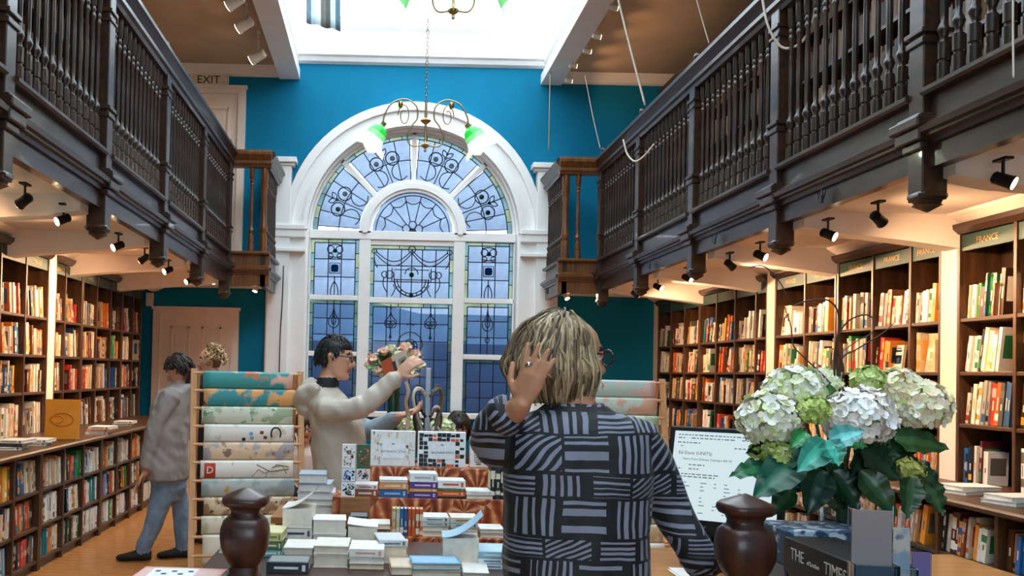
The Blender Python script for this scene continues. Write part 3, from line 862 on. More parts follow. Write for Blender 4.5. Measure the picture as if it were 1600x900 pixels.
def fill_row(side, bay, row, y_hi, y_lo, z, zmax, depth_room):
    s = 1 if side == 'right' else -1
    XS = (XSR if s > 0 else XSL) if row < 4 else (BFR if s > 0 else BFL)
    inn = Vector((s, 0, 0))
    # camera sees right wall with near bays to the right: order along the row runs away from the window
    y = y_hi - .004
    idx = 0
    R = random.Random(hash((s, bay, row)) % 99991 + 5)
    lean_dir = -1
    lean = R.choice([0, 0, .05, .09, .13, .17])
    fullness = R.uniform(.72, 1.0)
    avail = (y_hi - y_lo) * fullness
    room = zmax - z
    if lean: avail -= .04
    used = 0
    run = 0
    kindc = None
    while True:
        if run <= 0:
            kindc = R.choice(PAL); run = R.choice([1, 1, 1, 2, 2, 3])
            hh = min(room - .03, R.uniform(.19, .285) if row < 4 else R.uniform(.17, .235))
        run -= 1
        col = kindc; acc = R.choice(ACC)
        fo = R.random() < .05 and row in (0, 1, 2, 3)
        th = R.uniform(.013, .044); h = hh * R.uniform(.97, 1.02); dp = R.uniform(.12, .16)
        if fo:
            th, dp = R.uniform(.11, .15), .022
        step = (th + .002) / cos(lean)
        if used + step > avail: break
        if R.random() < .12 and not fo and lean == 0:
            lean = R.choice([0, .06, .12])
        ln = 0 if fo else lean * R.uniform(.85, 1.1)
        up = Vector((0, -sin(ln), cos(ln))); a = Vector((0, -cos(ln), -sin(ln)))
        zb = z + .001 + (sin(ln) * th if ln else 0)
        x = XS + s * (R.uniform(.015, .05))
        if fo:
            x += s * .03
            up = Vector((s * .12, 0, .993))
        spec.append(dict(side=side, bay=bay, row=row, idx=idx, base=Vector((x, y, zb)), th=th, h=h, dp=dp, a=a, up=up, inn=inn, col=col, acc=acc, fo=fo, seed=R.random()))
        y -= step; used += step; idx += 1

ROWN = ['top shelf', 'second shelf', 'third shelf', 'counter row', 'upper base shelf', 'middle base shelf', 'lowest base shelf']
def bookcase_side(side, units, XS, BF, s):
    bay_no = 0
    XBK = XS + s * DEP
    for ui, U in enumerate(units):
        far, near = U[0], U[-1]
        t = thing('bookcase', 'tall dark oak bookcase on the %s wall, %s from the window' % (side, ORD[ui]), 'bookcase', (XS, (far + near) / 2, CT + .02), 'wall bookcases')
        MB().box(XBK, XBK + s * .02, near, far, CT + .02, 2.53).build('back_panel', W_BACK, t)
        for y in U:
            MB().box(XS, XBK, y - .014, y + .014, CT + .02, 2.48).build('upright', W_SHELFZ, t, bevel=.003)
        for k in range(len(U) - 1):
            hi, lo = U[k] - .014, U[k + 1] + .014
            for z in SHELF_Z:
                MB().box(XS + s * .004, XBK, lo, hi, z - .024, z).build('shelf', W_SHELF, t, bevel=.003)
            for row, (z, zm) in enumerate(((1.93, 2.36), (1.59, 1.90), (1.26, 1.56), (CT + .02, 1.235))):
                fill_row(side, bay_no, row, hi, lo, z, zm, DEP)
            nbd = MB().box(XS + s * .01, XS + s * .03, lo, hi, 2.36, 2.465).build('name_board', GREEN_SIGN, t, bevel=.003)
            if (s > 0 and lo < 8.2) or (s < 0 and lo < 9.6):
                text_part('name_lettering', SIGNS, .056, GOLD, frame((XS + s * .0085, (lo + hi) / 2, 2.412), (0, -s, 0), (0, 0, 1)), nbd)
            # panelled back
            for q in (.2, .5, .8):
                yy = lo + (hi - lo) * q
                MB().box(XBK - s * .012, XBK, yy - .03, yy + .03, CT + .03, 2.48).build('back_batten', W_BACK, t)
            bay_no += 1
        MB().prism([(XS - s * .05, 2.53), (XS - s * .045, 2.50), (XS - s * .01, 2.47), (XBK, 2.47), (XBK, 2.53)], 'y', near - .014, far + .014).build('cornice', W_DARK, t)
    return bay_no
nb_r = bookcase_side('right', right_units, XSR, BFR, 1)
nb_l = bookcase_side('left', left_units, XSL, BFL, -1)
# white plaster piers between the bookcases
for x0, x1, y0, y1 in ((XSR, XSR + .3, 8.735, 8.905), (XSR, XSR + .3, 5.965, 6.135), (XSL - .3, XSL, 8.495, 8.665), (XSR, XSR + .3, 12.42, YB), ):
    trim(MB().box(x0, x1, y0, y1, CT + .02, 2.62), PLASTER)

def base_side(side, cuts, XS, BF, s, bay0):
    X1 = XS + s * DEP
    bay = bay0
    for ui, U in enumerate(cuts):
        far, near = U[0], U[-1]
        t = thing('base_cabinet', 'low open oak book cabinet under the %s counter, %s from the window' % (side, ORD[ui]), 'cabinet', (BF, (far + near) / 2, 0), 'base cabinets under the counters')
        MB().box(BF + s * .30, BF + s * .32, near, far, .0, .85).build('back_panel', W_BACK, t)
        MB().box(BF + s * .03, BF + s * .05, near, far, 0, .06).build('plinth', W_DARK, t)
        for y in U:
            MB().box(BF, BF + s * .30, y - .014, y + .014, 0, .85).build('upright', W_SHELFZ, t, bevel=.003)
        for k in range(len(U) - 1):
            hi, lo = U[k] - .014, U[k + 1] + .014
            for z in (.08, .325, .585):
                MB().box(BF + s * .004, BF + s * .30, lo, hi, z - .022, z).build('shelf', W_SHELF, t, bevel=.003)
            for row, (z, zm) in enumerate(((.585, .84), (.325, .555), (.08, .295))):
                fill_row(side, bay, row + 4, hi, lo, z, zm, .3)
            bay += 1
rb = [[12.3 - .5 * k for k in range(a, b)] for a, b in ((0, 4), (3, 7), (6, 10), (9, 13), (12, 17))]
rb = [[y - .03 * i for y in U] for i, U in enumerate(rb)]
base_side('right', rb, XSR, BFR, 1, 20)
lb = [[11.2 - .48 * k for k in range(a, b)] for a, b in ((0, 4), (3, 7), (6, 10), (9, 13))]
lb = [[y - .03 * i for y in U] for i, U in enumerate(lb)]
base_side('left', lb, XSL, BFL, -1, 20)
for s, BF, XS, y0, y1, nm in ((1, BFR, XSR, 3.9, 12.5, 'right'), (-1, BFL, XSL, 5.0, 11.78, 'left')):
    tag(MB().prism([(BF - s * .03, .855), (BF - s * .045, .865), (BF - s * .045, .88), (BF - s * .03, .89), (XS + s * .28, .89), (XS + s * .28, .855)], 'y', y0, y1).build('counter_top', W_SHELF, bevel=.004),
        'long oak counter top below the %s bookcases' % nm, 'counter')

# which books show largest: the nearest 300 are things of their own
RT = CROT.transposed()
def project(p):
    q = RT @ (Vector(p) - Vector((0, 0, CAMZ)))
    return PPX + FPX * q.x / -q.z, PPY - FPX * q.y / -q.z
vis = []
for b in spec:
    c = b['base'] + b['a'] * b['th'] / 2 + b['up'] * b['h'] / 2
    px, py = project(c)
    b['show'] = (-8 < px < 1608 and -8 < py < 905)
    hid = (740 < px < 1040 and py > 480) or (1110 < px < 1215 and py > 765) or (1240 < px < 1380 and py > 690)
    b['score'] = (b['th'] * b['h'] / c.y ** 2) * (0 if not b['show'] else .1 if hid else 1)
spec.sort(key=lambda b: -b['score'])
rest = MB()
ADJ = {}
for i, b in enumerate(spec):
    R = random.Random(int(b['seed'] * 1e9))
    args = (b['base'], b['th'], b['h'], b['dp'], b['a'], b['up'], b['inn'], b['col'][1], b['acc'], b['fo'], R)
    if i < 300:
        mb = MB()
    elif b['show']:
        mb = rest
    else:
        continue
    if b['fo']:      # cover turned to the room: rotate axes
        V = Vector
        book_mesh_axes = (b['base'], b['th'], b['h'], b['dp'])
        base = b['base']; w, h = b['th'], b['h']; a, up, inn = b['a'], b['up'], b['inn']
        Pp = lambda x, z, d: base + a * x + up * z + inn * d
        c, k = S(b['col'][1]), S(b['acc']); k2 = S(R.choice(PAL)[1])
        mb.add([Pp(x, z, d) for d in (0, b['dp']) for x, z in ((0, 0), (w, 0), (w, h), (0, h))], [(0, 1, 2, 3), (4, 7, 6, 5), (0, 4, 5, 1), (1, 5, 6, 2), (2, 6, 7, 3), (3, 7, 4, 0)], 0, [c, c, S('#eadbc2'), S('#eadbc2'), S('#eadbc2'), c])
        for (x0, x1, z0, z1, cc) in ((.1, .9, .3, .62, k2), (.15, .85, .74, .82, k), (.25, .75, .86, .9, k), (.2, .8, .1, .18, k), (.35, .65, .34, .52, k)):
            mb.add([Pp(w * x0, h * z0, -.0006 - (.0005 if cc is k else 0)), Pp(w * x1, h * z0, -.0006 - (.0005 if cc is k else 0)), Pp(w * x1, h * z1, -.0006 - (.0005 if cc is k else 0)), Pp(w * x0, h * z1, -.0006 - (.0005 if cc is k else 0))], [(0, 1, 2, 3)], 0, cc)
    else:
        book_mesh(mb, *args)
    if i < 300:
        o = mb.build('book', BOOK, recalc=False)
        bay = b['bay'] % 20 + 1
        tag(o, '%s %s, %s along %s, %s bay from window, %s wall' % (b['col'][0], 'cover-out book' if b['fo'] else 'book', ORD[min(b['idx'], 29)], ROWN[b['row']], ORD[bay - 1], b['side']), 'book', 'books on the wall shelves')
so = rest.build('shelved_books', BOOK, recalc=False)
tag(so, 'rows of further small books filling the wall shelves', 'books', kind='stuff')

# dark upper-floor bookcases behind the balusters
for s, W, nm in ((-1, WL, 'left'), (1, WR, 'right')):
    t = thing('upper_bookcase', 'dark bookcase along the %s wall of the upper gallery' % nm, 'bookcase', (W - s * .3, 7, 2.9))
    MB().box(W - s * .03, W - s * .01, 2.6, 12.4, 2.9, 5.3).build('back_panel', W_DARK, t)
    for k in range(13):
        y = 2.7 + k * .8
        MB().box(W - s * .30, W - s * .03, y - .02, y + .02, 2.9, 5.2).build('upright', W_DARKZ, t)
    for z in (3.0, 3.4, 3.8, 4.2, 4.6, 5.0):
        MB().box(W - s * .29, W - s * .03, 2.7, 12.3, z - .025, z).build('shelf', W_DARK, t)
    MB().prism([(W, 5.2), (W - s * .30, 5.2), (W - s * .36, 5.27), (W - s * .38, 5.36), (W, 5.36)], 'y', 2.6, 12.42).build('cornice', W_DARK, t)
    ub = MB(); R = random.Random(3 + s)
    for z in (3.0, 3.4, 3.8, 4.2, 4.6):
        y = 2.8
        while y < 12.2:
            th = R.uniform(.02, .05)
            ub.box(W - s * .24, W - s * .05, y, y + th * .93, z, z + R.uniform(.2, .3), 0, S(R.choice(['#4a2c1c', '#5a3a28', '#2a1c16', '#7a5a3c', '#38302c', '#8a6a48', '#6a3020'])))
            y += th + (R.uniform(.1, .3) if R.random() < .05 else 0)
    tag(ub.build('upper_books', BOOK), 'dim rows of old books on the %s upper gallery shelves' % nm, 'books', kind='stuff')
# ================================================================== tables, racks, lamps and small things
V3 = Vector
def K(Y): return Y / FPX                       # metres per pixel at depth Y

# ---- newel posts of the stair in the foreground
NEWP = [(.001, 0), (.018, -.006), (.052, -.020), (.058, -.026), (.060, -.036), (.054, -.046), (.042, -.050), (.037, -.062), (.038, -.070), (.047, -.076), (.055, -.084), (.0615, -.104), (.063, -.125), (.060, -.150), (.052, -.172), (.042, -.190), (.034, -.202), (.038, -.207), (.038, -.220), (.044, -.226), (.058, -.246), (.064, -.252), (.064, -.30)]
def newel(px, py, Y, label, k=1.0):
    top = at(px, py, Y)
    t = thing('newel_post', label, 'newel post', (top.x, Y, 0))
    MB().lathe([(r * k * 1.0, z * k) for r, z in NEWP[::-1]], 28, (top.x, Y, top.z), sq=3.2).build('urn_finial', W_NEWEL, t, smooth=50)
    zb = top.z - .30 * k
    MB().box(top.x - .058 * k, top.x + .058 * k, Y - .058 * k, Y + .058 * k, 0, zb).build('shaft', W_NEWEL, t, bevel=.006)
    MB().box(top.x - .075, top.x + .075, Y - .075, Y + .075, 0, .12).build('foot_block', W_NEWEL, t, bevel=.008)
    return t
newel(385, 761, 2.4, 'dark wooden newel post with urn finial left of the book stacks')
newel(1165, 771, 2.2, 'dark wooden newel post with urn finial in front of the monitor', 1.03)

# ---- flat-lying and standing books for the tables
def flat_book(cx, yf, z, w, h, d, col, spine=False, yaw=0.0, label=None, acc='#2a2a2a', name='book', group=None, curl=0.0, pagec='#efe6d6', build=True):
    """book lying flat, front edge (pages or spine) towards the camera at depth yf"""
    mb = MB()
    xf = Matrix.Translation((cx, yf, z)) @ Matrix.Rotation(yaw, 4, 'Z')
    t = min(.0035, h * .12)
    c, k, pg = S(col), S(acc), S(pagec)
    mb.box(-w / 2, w / 2, 0, d, 0, t, 0, c, xf)
    if not curl:
        mb.box(-w / 2, w / 2, 0, d, h - t, h, 0, c, xf)
        mb.box(-w / 2 + .006, w / 2 - .006, .02, d - .02, h, h + .0006, 0, tuple(min(1, q * .7 + .25) for q in c[:3]), xf)
    else:
        # top cover lifting off the pages
        n = 8; V = []
        for i in range(n + 1):
            u = i / n
            x = -w / 2 + w * u * (1 - .08 * curl)
            zz = h - t + curl * .09 * (1 - u) ** 2 if curl > 0 else h - t + abs(curl) * .09 * u ** 2
            for yy in (0, d):
                V += [(x, yy, zz), (x, yy, zz + t)]
        F = []
        for i in range(n):
            a = i * 4; b = a + 4
            F += [(a, b, b + 2, a + 2), (a + 1, a + 3, b + 3, b + 1), (a, a + 1, b + 1, b), (a + 2, b + 2, b + 3, a + 3)]
        mb.add(V, F, 0, c, xf)
    e = .003
    npg = max(1, int(h / .012))
    mb.box(-w / 2 + e, w / 2 - e, e, d - e, t, h - t, 0, pg, xf)
    if spine:
        mb.box(-w / 2, w / 2, -.0015, .003, 0, h, 0, c, xf)
        mb.box(-w * .32, w * .25, -.0022, -.0014, h * .38, h * .62, 0, k, xf)
        mb.box(w * .34, w * .42, -.0022, -.0014, h * .2, h * .8, 0, k, xf)
    o = mb.build(name, BOOK)
    return tag(o, label, 'book', group)

def stand_book(x, yf, z, th, h, d, col, label, acc='#f2e6cc', group=None):
    mb = MB()
    book_mesh(mb, (x, yf, z), th, h, d, (1, 0, 0), (0, 0, 1), (0, 1, 0), col, acc)
    return tag(mb.build('book', BOOK, recalc=False), label, 'book', group)

# ---- front book table with a rounded dark edge
TZ = .75
ft = thing('book_table', 'dark wooden table with rounded corners under the front book stacks', 'table', (.05, 3.8, 0))
def rrect(x0, x1, y0, y1, r, n=6):
    P = []
    for cx, cy, a0 in ((x1 - r, y1 - r, 0), (x0 + r, y1 - r, pi / 2), (x0 + r, y0 + r, pi), (x1 - r, y0 + r, 1.5 * pi)):
        P += [(cx + r * cos(a0 + pi / 2 * k / n), cy + r * sin(a0 + pi / 2 * k / n)) for k in range(n + 1)]
    return P
MB().prism(rrect(-.66, .95, 3.34, 4.16, .22), 'z', TZ - .04, TZ).build('table_top', W_NEWEL, ft, bevel=.008)
for x in (-.5, .81):
    for y in (3.48, 4.04):
        MB().lathe([(.03, 0), (.03, .05), (.022, .06), (.03, .35), (.036, .5), (.03, .6), (.038, .62), (.038, TZ - .04)], 12, (x, y, 0)).build('leg', W_NEWEL, ft, smooth=40)

stacks = [
    # xc px, width px, Y, [(h px, colour, spine?, yaw, curl, label, acc)]
    (463, 48, 3.93, [(15, '#efe4d0', True, .0, 0, 'cream hardback with red boards, bottom of the leftmost tall stack', '#2a4a7a'), (15, '#f0e6d4', True, .03, 0, 'cream hardback with red boards, second in the leftmost tall stack', '#2a4a7a'), (31, '#e8e2da', False, -.04, -.9, 'thick paperback with its cover curling up, topping the leftmost stack', '#888888')]),
    (514, 52, 3.93, [(22, '#f4f0e8', False, .02, 0, 'thick white paperback under another, behind the front row', '#999999'), (23, '#fafafa', False, .05, 0, 'thick white paperback lying uppermost beside the curled-cover book', '#888888')]),
    (566, 48, 3.93, [(10, '#8c96a8', True, 0, 0, 'slim blue-grey book beneath the thick white paperback', '#e8e8e8'), (26, '#f7f7f5', False, .0, .12, 'thick white paperback on a slim blue-grey book', '#888888')]),
    (466, 46, 3.62, [(25, '#ece4d8', False, .0, 0, 'cream paperback at the left of the front row of stacks', '#888888')]),
    (517, 54, 3.56, [(20, '#e6d6c0', False, .02, 0, 'tan paperback at the bottom of the front middle stack', '#888888'), (13, '#efe4d2', False, -.02, 0, 'cream paperback on top of the front middle stack', '#888888')]),
    (573, 54, 3.54, [(8, '#b98a5e', False, .0, 0, 'thin brown book at the bottom of the front stack', '#888888'), (10, '#f0e8da', False, .03, 0, 'cream book in the middle of the front stack', '#888888'), (12, '#f6f4ee', True, -.02, 0, 'white book with a pink band on top of the front stack', '#e8a088')]),
    (614, 44, 3.66, [(26, '#d8c8b2', False, -.05, 0, 'thick tan paperback right of the front row', '#888888'), (9, '#c8ccd2', True, .12, 0, 'grey patterned book lying askew on a thick tan paperback', '#5a6470')]),
    (450, 66, 3.45, [(16, '#2e3640', True, 0, 0, 'dark navy book with a white label at the front left', '#f0f0f0')]),
    (720, 58, 3.62, [(46, '#a9cbe0', False, -.05, -1.0, 'very thick grey-edged book with its pale blue cover flipped up', '#7ab0c8')]),
    (683, 76, 3.44, [(10, '#dcc6a6', False, 0, 0, 'tan book under the sky blue book', '#888888'), (10, '#4ca0cc', False, .06, 0, 'sky blue paperback lying flat at the front', '#123a5a')]),
    (771, 46, 3.6, [(8, '#f0f2f4', True, 0, 0, 'white book at the bottom of the pale blue stack', '#5a9ac0'), (8, '#e8eef2', True, .03, 0, 'white book in the middle of the pale blue stack', '#5a9ac0'), (9, '#9cc8dc', True, -.02, 0, 'pale blue book on top of the right-hand front stack', '#ffffff')]),
    (424, 32, 3.75, [(10, '#78b8b0', True, 0, 0, 'aqua book at the bottom beside the left newel', '#ffffff'), (12, '#5a7a4c', True, .03, 0, 'green book on the aqua book beside the newel', '#e8e0c0'), (13, '#e2d488', True, -.03, 0, 'pale yellow book on the green book beside the newel', '#7a8a4a')]),
    (634, 44, 3.46, [(12, '#d2b48c', False, .04, 0, 'tan paperback between the grey book and the sky blue book', '#888888')]),
    (745, 40, 3.43, [(9, '#ece6da', False, -.05, 0, 'cream paperback at the front below the flipped-cover book', '#888888')]),
    (362, 40, 3.8, [(8, '#d8d8d4', False, .1, 0, 'grey magazine at the left end of the front table', '#999999'), (10, '#e8e4dc', False, -.1, 0, 'white paper bundle on the grey magazine', '#999999')]),
]
for xc, wpx, Y, bl in stacks:
    c = at(xc, 860, Y)
    z = TZ
    for (hp, col, sp, yaw, curl, lab, acc) in bl:
        w, h = wpx * K(Y), hp * K(Y)
        o = flat_book(c.x, Y, z + .001, w, h, .19 if w < .14 else .15, col, sp, yaw, lab, acc, curl=curl, pagec='#efe6d6' if '#f' in col[:2] or curl else '#e4d6c0', group='books stacked on the front table')
        z += h + .002

# ---- stepped display covered in orange floral paper
def floral(name):
    m = bpy.data.materials.new(name); N, Lk, B = nodes(m)
    tc = N.new('ShaderNodeTexCoord'); vo = N.new('ShaderNodeTexVoronoi'); vo.inputs['Scale'].default_value = 7.5; vo.inputs['Randomness'].default_value = .7
    mp = N.new('ShaderNodeMapping'); mp.inputs['Rotation'].default_value = (.35, 0, 0)
    Lk.new(tc.outputs['Object'], mp.inputs['Vector']); Lk.new(mp.outputs['Vector'], vo.inputs['Vector'])
    sb = N.new('ShaderNodeVectorMath'); sb.operation = 'SUBTRACT'
    sc = N.new('ShaderNodeVectorMath'); sc.operation = 'SCALE'; sc.inputs['Scale'].default_value = 1.0
    Lk.new(mp.outputs['Vector'], sb.inputs[0]); Lk.new(vo.outputs['Position'], sb.inputs[1])
    sp = N.new('ShaderNodeSeparateXYZ'); Lk.new(sb.outputs['Vector'], sp.inputs[0])
    ad = N.new('ShaderNodeMath'); ad.operation = 'ADD'; Lk.new(sp.outputs['Y'], ad.inputs[0]); Lk.new(sp.outputs['Z'], ad.inputs[1])
    an = N.new('ShaderNodeMath'); an.operation = 'ARCTAN2'; Lk.new(ad.outputs[0], an.inputs[0]); Lk.new(sp.outputs['X'], an.inputs[1])
    mu = N.new('ShaderNodeMath'); mu.operation = 'MULTIPLY'; mu.inputs[1].default_value = 9; Lk.new(an.outputs[0], mu.inputs[0])
    si = N.new('ShaderNodeMath'); si.operation = 'SINE'; Lk.new(mu.outputs[0], si.inputs[0])
    nz = N.new('ShaderNodeTexNoise'); nz.inputs['Scale'].default_value = 30; Lk.new(tc.outputs['Object'], nz.inputs['Vector'])
    a2 = N.new('ShaderNodeMath'); a2.operation = 'MULTIPLY_ADD'; Lk.new(nz.outputs['Fac'], a2.inputs[0]); a2.inputs[1].default_value = 2.2; Lk.new(si.outputs[0], a2.inputs[2])
    cr = N.new('ShaderNodeValToRGB'); e = cr.color_ramp.elements
    e[0].position = 0.0; e[0].color = S('#6e2a12'); e[1].position = 1.0; e[1].color = S('#e8b688')
    n_ = cr.color_ramp.elements.new(.45); n_.color = S('#a8491d'); n_ = cr.color_ramp.elements.new(.7); n_.color = S('#c66a32')
    mr = N.new('ShaderNodeMapRange'); mr.inputs['From Min'].default_value = -.2; mr.inputs['From Max'].default_value = 2.4; Lk.new(a2.outputs[0], mr.inputs['Value'])
    Lk.new(mr.outputs['Result'], cr.inputs['Fac']); Lk.new(cr.outputs['Color'], B.inputs['Base Color']); B.inputs['Roughness'].default_value = .5
    return m
FLOR = floral('orange_floral_paper')
st = thing('display_steps', 'stepped display table covered in orange floral paper', 'display table', (.35, 4.6, 0))
DX0, DX1 = -.22, 1.02
MB().box(DX0 + .14, DX1, 4.27, 4.56, TZ - .03, TZ).build('lower_step', FLOR, st, bevel=.004)
MB().box(DX0, DX1, 4.55, 4.80, TZ - .03, TZ + .14).build('middle_step', FLOR, st, bevel=.004)
MB().box(DX0 + .14, DX1 - .05, 4.79, 5.06, TZ - .03, TZ + .265).build('upper_step', FLOR, st, bevel=.004)
MB().box(DX0 + .02, DX1 - .02, 4.30, 5.04, TZ - .075, TZ - .031).build('table_board', W_NEWEL, st)
for x in (DX0 + .2, DX1 - .08):
    for y in (4.36, 4.98):
        MB().box(x - .03, x + .03, y - .03, y + .03, 0, TZ - .075).build('leg', W_NEWEL, st, bevel=.004)
Z1, Z2, Z3 = TZ, TZ + .14, TZ + .265

def printed_box(px0, px1, hm, Y, z, d, label, side_col, base_col, title=None, pattern=None, dx=0):
    a, b = at(px0, 740, Y).x, at(px1, 740, Y).x
    t = thing('gift_box', label, 'box', ((a + b) / 2, Y, z))
    mb = MB().box(a, b, Y, Y + d, z + .001, z + hm, 0, [S(base_col)] * 6)
    mb.build('box_body', BOOK, t, bevel=.003)
    w = b - a
    if pattern:
        pm = MB()
        for (x0, x1, z0, z1, c) in pattern:
            pm.add([(a + w * x0, Y - .0012, z + hm * z0), (a + w * x1, Y - .0012, z + hm * z0), (a + w * x1, Y - .0012, z + hm * z1), (a + w * x0, Y - .0012, z + hm * z1)], [(0, 1, 2, 3)], 0, S(c))
        tag(pm.build('printed_pattern', BOOK, t, recalc=False), kind='stuff')
    lm = MB().box(a + w * .27, b - w * .24, Y - .0025, Y - .0005, z + hm * .24, z + hm * .72, 0, S('#f4f4f6'))
    if title:
        tp_ = lm.build('title_panel', BOOK, t)
        INK = mat('grey_print', '#6a6a72', .6)
        text_part('title', title, .0155, INK, frame(((a + b) / 2 + w * .015, Y - .003, z + hm * .42), (1, 0, 0), (0, 0, 1)), tp_)
        MB().box((a + b) / 2 - .006, (a + b) / 2 + .008, Y - .0032, Y - .002, z + hm * .62, z + hm * .65).build('emblem', INK, tp_)
    return t
R = random.Random(11)
patA = []
for k in range(46):
    x = R.choice([R.uniform(.06, .24), R.uniform(.78, .94), R.uniform(.3, .7)]); zc = R.uniform(.06, .94)
    if .25 < x < .76 and .2 < zc < .76: continue
    patA.append((x, x + R.uniform(.015, .05), zc, min(.98, zc + R.uniform(.03, .12)), R.choice(['#f0c0a0', '#e8a890', '#d8d0c8', '#c8b8a8', '#b8b8cc', '#e8d8c8'])))
printed_box(578, 648, .185, 4.82, Z3, .05, 'white gift box with pale botanical print on the top step', '#e0a050', '#f0ece6', 'BOTANICAL STYLE', patA)
patB = []
for i in range(10):
    for j in range(8):
        if 2 <= i <= 7 and 2 <= j <= 5: continue
        q = R.random()
        if q < .74:
            patB.append((.03 + i * .094, .03 + i * .094 + R.choice([.07, .085, .09]), .03 + j * .118, .03 + j * .118 + R.choice([.07, .1, .11]), '#1e1e22' if q < .58 else '#e2602a'))
printed_box(652, 727, .185, 4.82, Z3, .05, 'white gift box with black and orange geometric squares on the top step', '#ffffff', '#f6f6f6', 'BAUHAUS STYLE', patB)
patC = []
for i in range(3):
    for j in range(9):
        ww = .10 * sqrt(max(.05, 1 - ((j - 4) / 4.6) ** 2))
        cx = .2 + i * .32
        for q in range(-2, 3):
            patC.append((cx + q * ww / 2.2 - .012, cx + q * ww / 2.2 + .014, .10 + j * .07, .14 + j * .07, R.choice(['#3a2020', '#8a3a28', '#5a4a48'])))
printed_box(734, 800, .16, 4.86, Z3, .05, 'white box printed with dark ornamental ovals behind the woman', '#ffffff', '#f2efe8', None, patC)

tiers = [
    (571, 36, 4.56, Z2, [(11, '#8a4a20', True, 'brown boxed book with a white tag on the middle step', '#f5e8dd'), (7, '#e8e4e0', True, 'white slim book with a pink spot on the brown boxed book', '#d83a6a')]),
    (614, 44, 4.56, Z2, [(12, '#1f5a9a', True, 'blue book at the bottom of the orange and blue pile', '#9ac0e0'), (10, '#e09a5c', True, 'peach orange book on the blue book', '#f5d8b8'), (4, '#e8e8ec', False, 'thin white booklet on the peach orange book', '#999999')]),
    (661, 43, 4.56, Z2, [(9, '#4a2f7c', True, 'purple book at the bottom of the purple pile', '#c8b8e0'), (5, '#d8964a', True, 'thin orange book between two purple books', '#f5d8a8'), (9, '#553488', True, 'purple book under the white box set', '#e0d8f0'), (13, '#f2f2f2', True, 'white book on top of the purple pile', '#b8b8c0')]),
    (705, 43, 4.56, Z2, [(3, '#26201c', True, 'thin black book at the bottom of the orange pile', '#000000'), (8, '#d9601c', True, 'bright orange book under the green edged book', '#f5b888'), (3, '#3f6a3c', True, 'thin green book in the white and orange pile', '#90b080'), (12, '#f5f5f2', True, 'white book with a red line on top of the orange pile', '#d84a3a')]),
    (749, 42, 4.56, Z2, [(6, '#c8b8a0', False, 'tan book under the white tagged book', '#999999'), (6, '#f2efe8', True, 'white tagged book below the big floral rosette', '#c8c8c8')]),
    (560, 30, 4.29, Z1, [(7, '#20242a', True, 'black book, lowest of the dark pile on the lower step', '#7a8a98'), (7, '#1a2a3c', True, 'dark navy book, second of the dark pile', '#9ab0c0'), (6, '#181818', True, 'black book, third of the dark pile', '#607080'), (6, '#202830', True, 'black book topping the dark pile', '#8aa0b0')]),
    (595, 30, 4.29, Z1, [(9, '#7a4a28', True, 'brown book beside the dark pile on the lower step', '#d0a878'), (8, '#eee4d2', False, 'cream book on the brown book', '#999999')]),
    (681, 42, 4.29, Z1, [(8, '#e8d8be', False, 'cream paperback, lowest of the left pale pile', '#999999'), (7, '#efe6d4', False, 'cream paperback, second of the left pale pile', '#999999'), (6, '#d8e0e0', True, 'pale grey book, third of the left pale pile', '#5a8a5a'), (7, '#f4f2ea', True, 'white book topping the left pale pile', '#50809a')]),
    (726, 42, 4.29, Z1, [(8, '#d8c2a2', False, 'tan paperback, lowest of the middle pale pile', '#999999'), (6, '#ece0cc', False, 'cream paperback, second of the middle pale pile', '#999999'), (6, '#cfe0e4', True, 'pale blue book, third of the middle pale pile', '#777777'), (8, '#f0e6d2', True, 'cream book topping the middle pale pile', '#b08850')]),
    (770, 38, 4.29, Z1, [(7, '#e0d0b8', False, 'tan paperback at the right end of the lower step', '#999999'), (6, '#f2ece0', False, 'cream paperback on the tan one at the right end', '#999999')]),
]
for xc, wpx, Y, z0, bl in tiers:
    z = z0; cx = at(xc, 800, Y).x
    for (hp, col, sp, lab, acc) in bl:
        h = hp * K(Y)
        flat_book(cx, Y, z + .001, wpx * K(Y), h, .15, col, sp, R.uniform(-.03, .03), lab, acc, group='books piled on the display steps')
        z += h + .002
x = at(613, 815, 4.29).x
for k, (col, nm) in enumerate((('#b8b070', 'olive yellow'), ('#c8c890', 'pale lime'), ('#2468a8', 'blue'), ('#1d5a9c', 'deep blue'), ('#c8501c', 'dark orange'), ('#d8601e', 'orange'), ('#cc5418', 'rust orange'), ('#e06a24', 'bright orange'))):
    th = .0155
    stand_book(x, 4.29, Z1 + .001, th, .125, .09, col, '%s pocket book, %s in the upright row on the lower step' % (nm, ORD[k]), group='upright pocket books on the lower step')
    x += th + .0025
x = at(766, 790, 4.58).x
for k, (col, nm) in enumerate((('#22262c', 'black'), ('#2c3c48', 'slate'), ('#1c1c20', 'black'), ('#3a7ab0', 'blue'))):
    stand_book(x, 4.58, Z2 + .001, .022, .165 - .01 * k, .12, col, '%s book standing at the right end of the middle step, %s' % (nm, ORD[k]), group='upright books at the end of the middle step')
    x += .0255

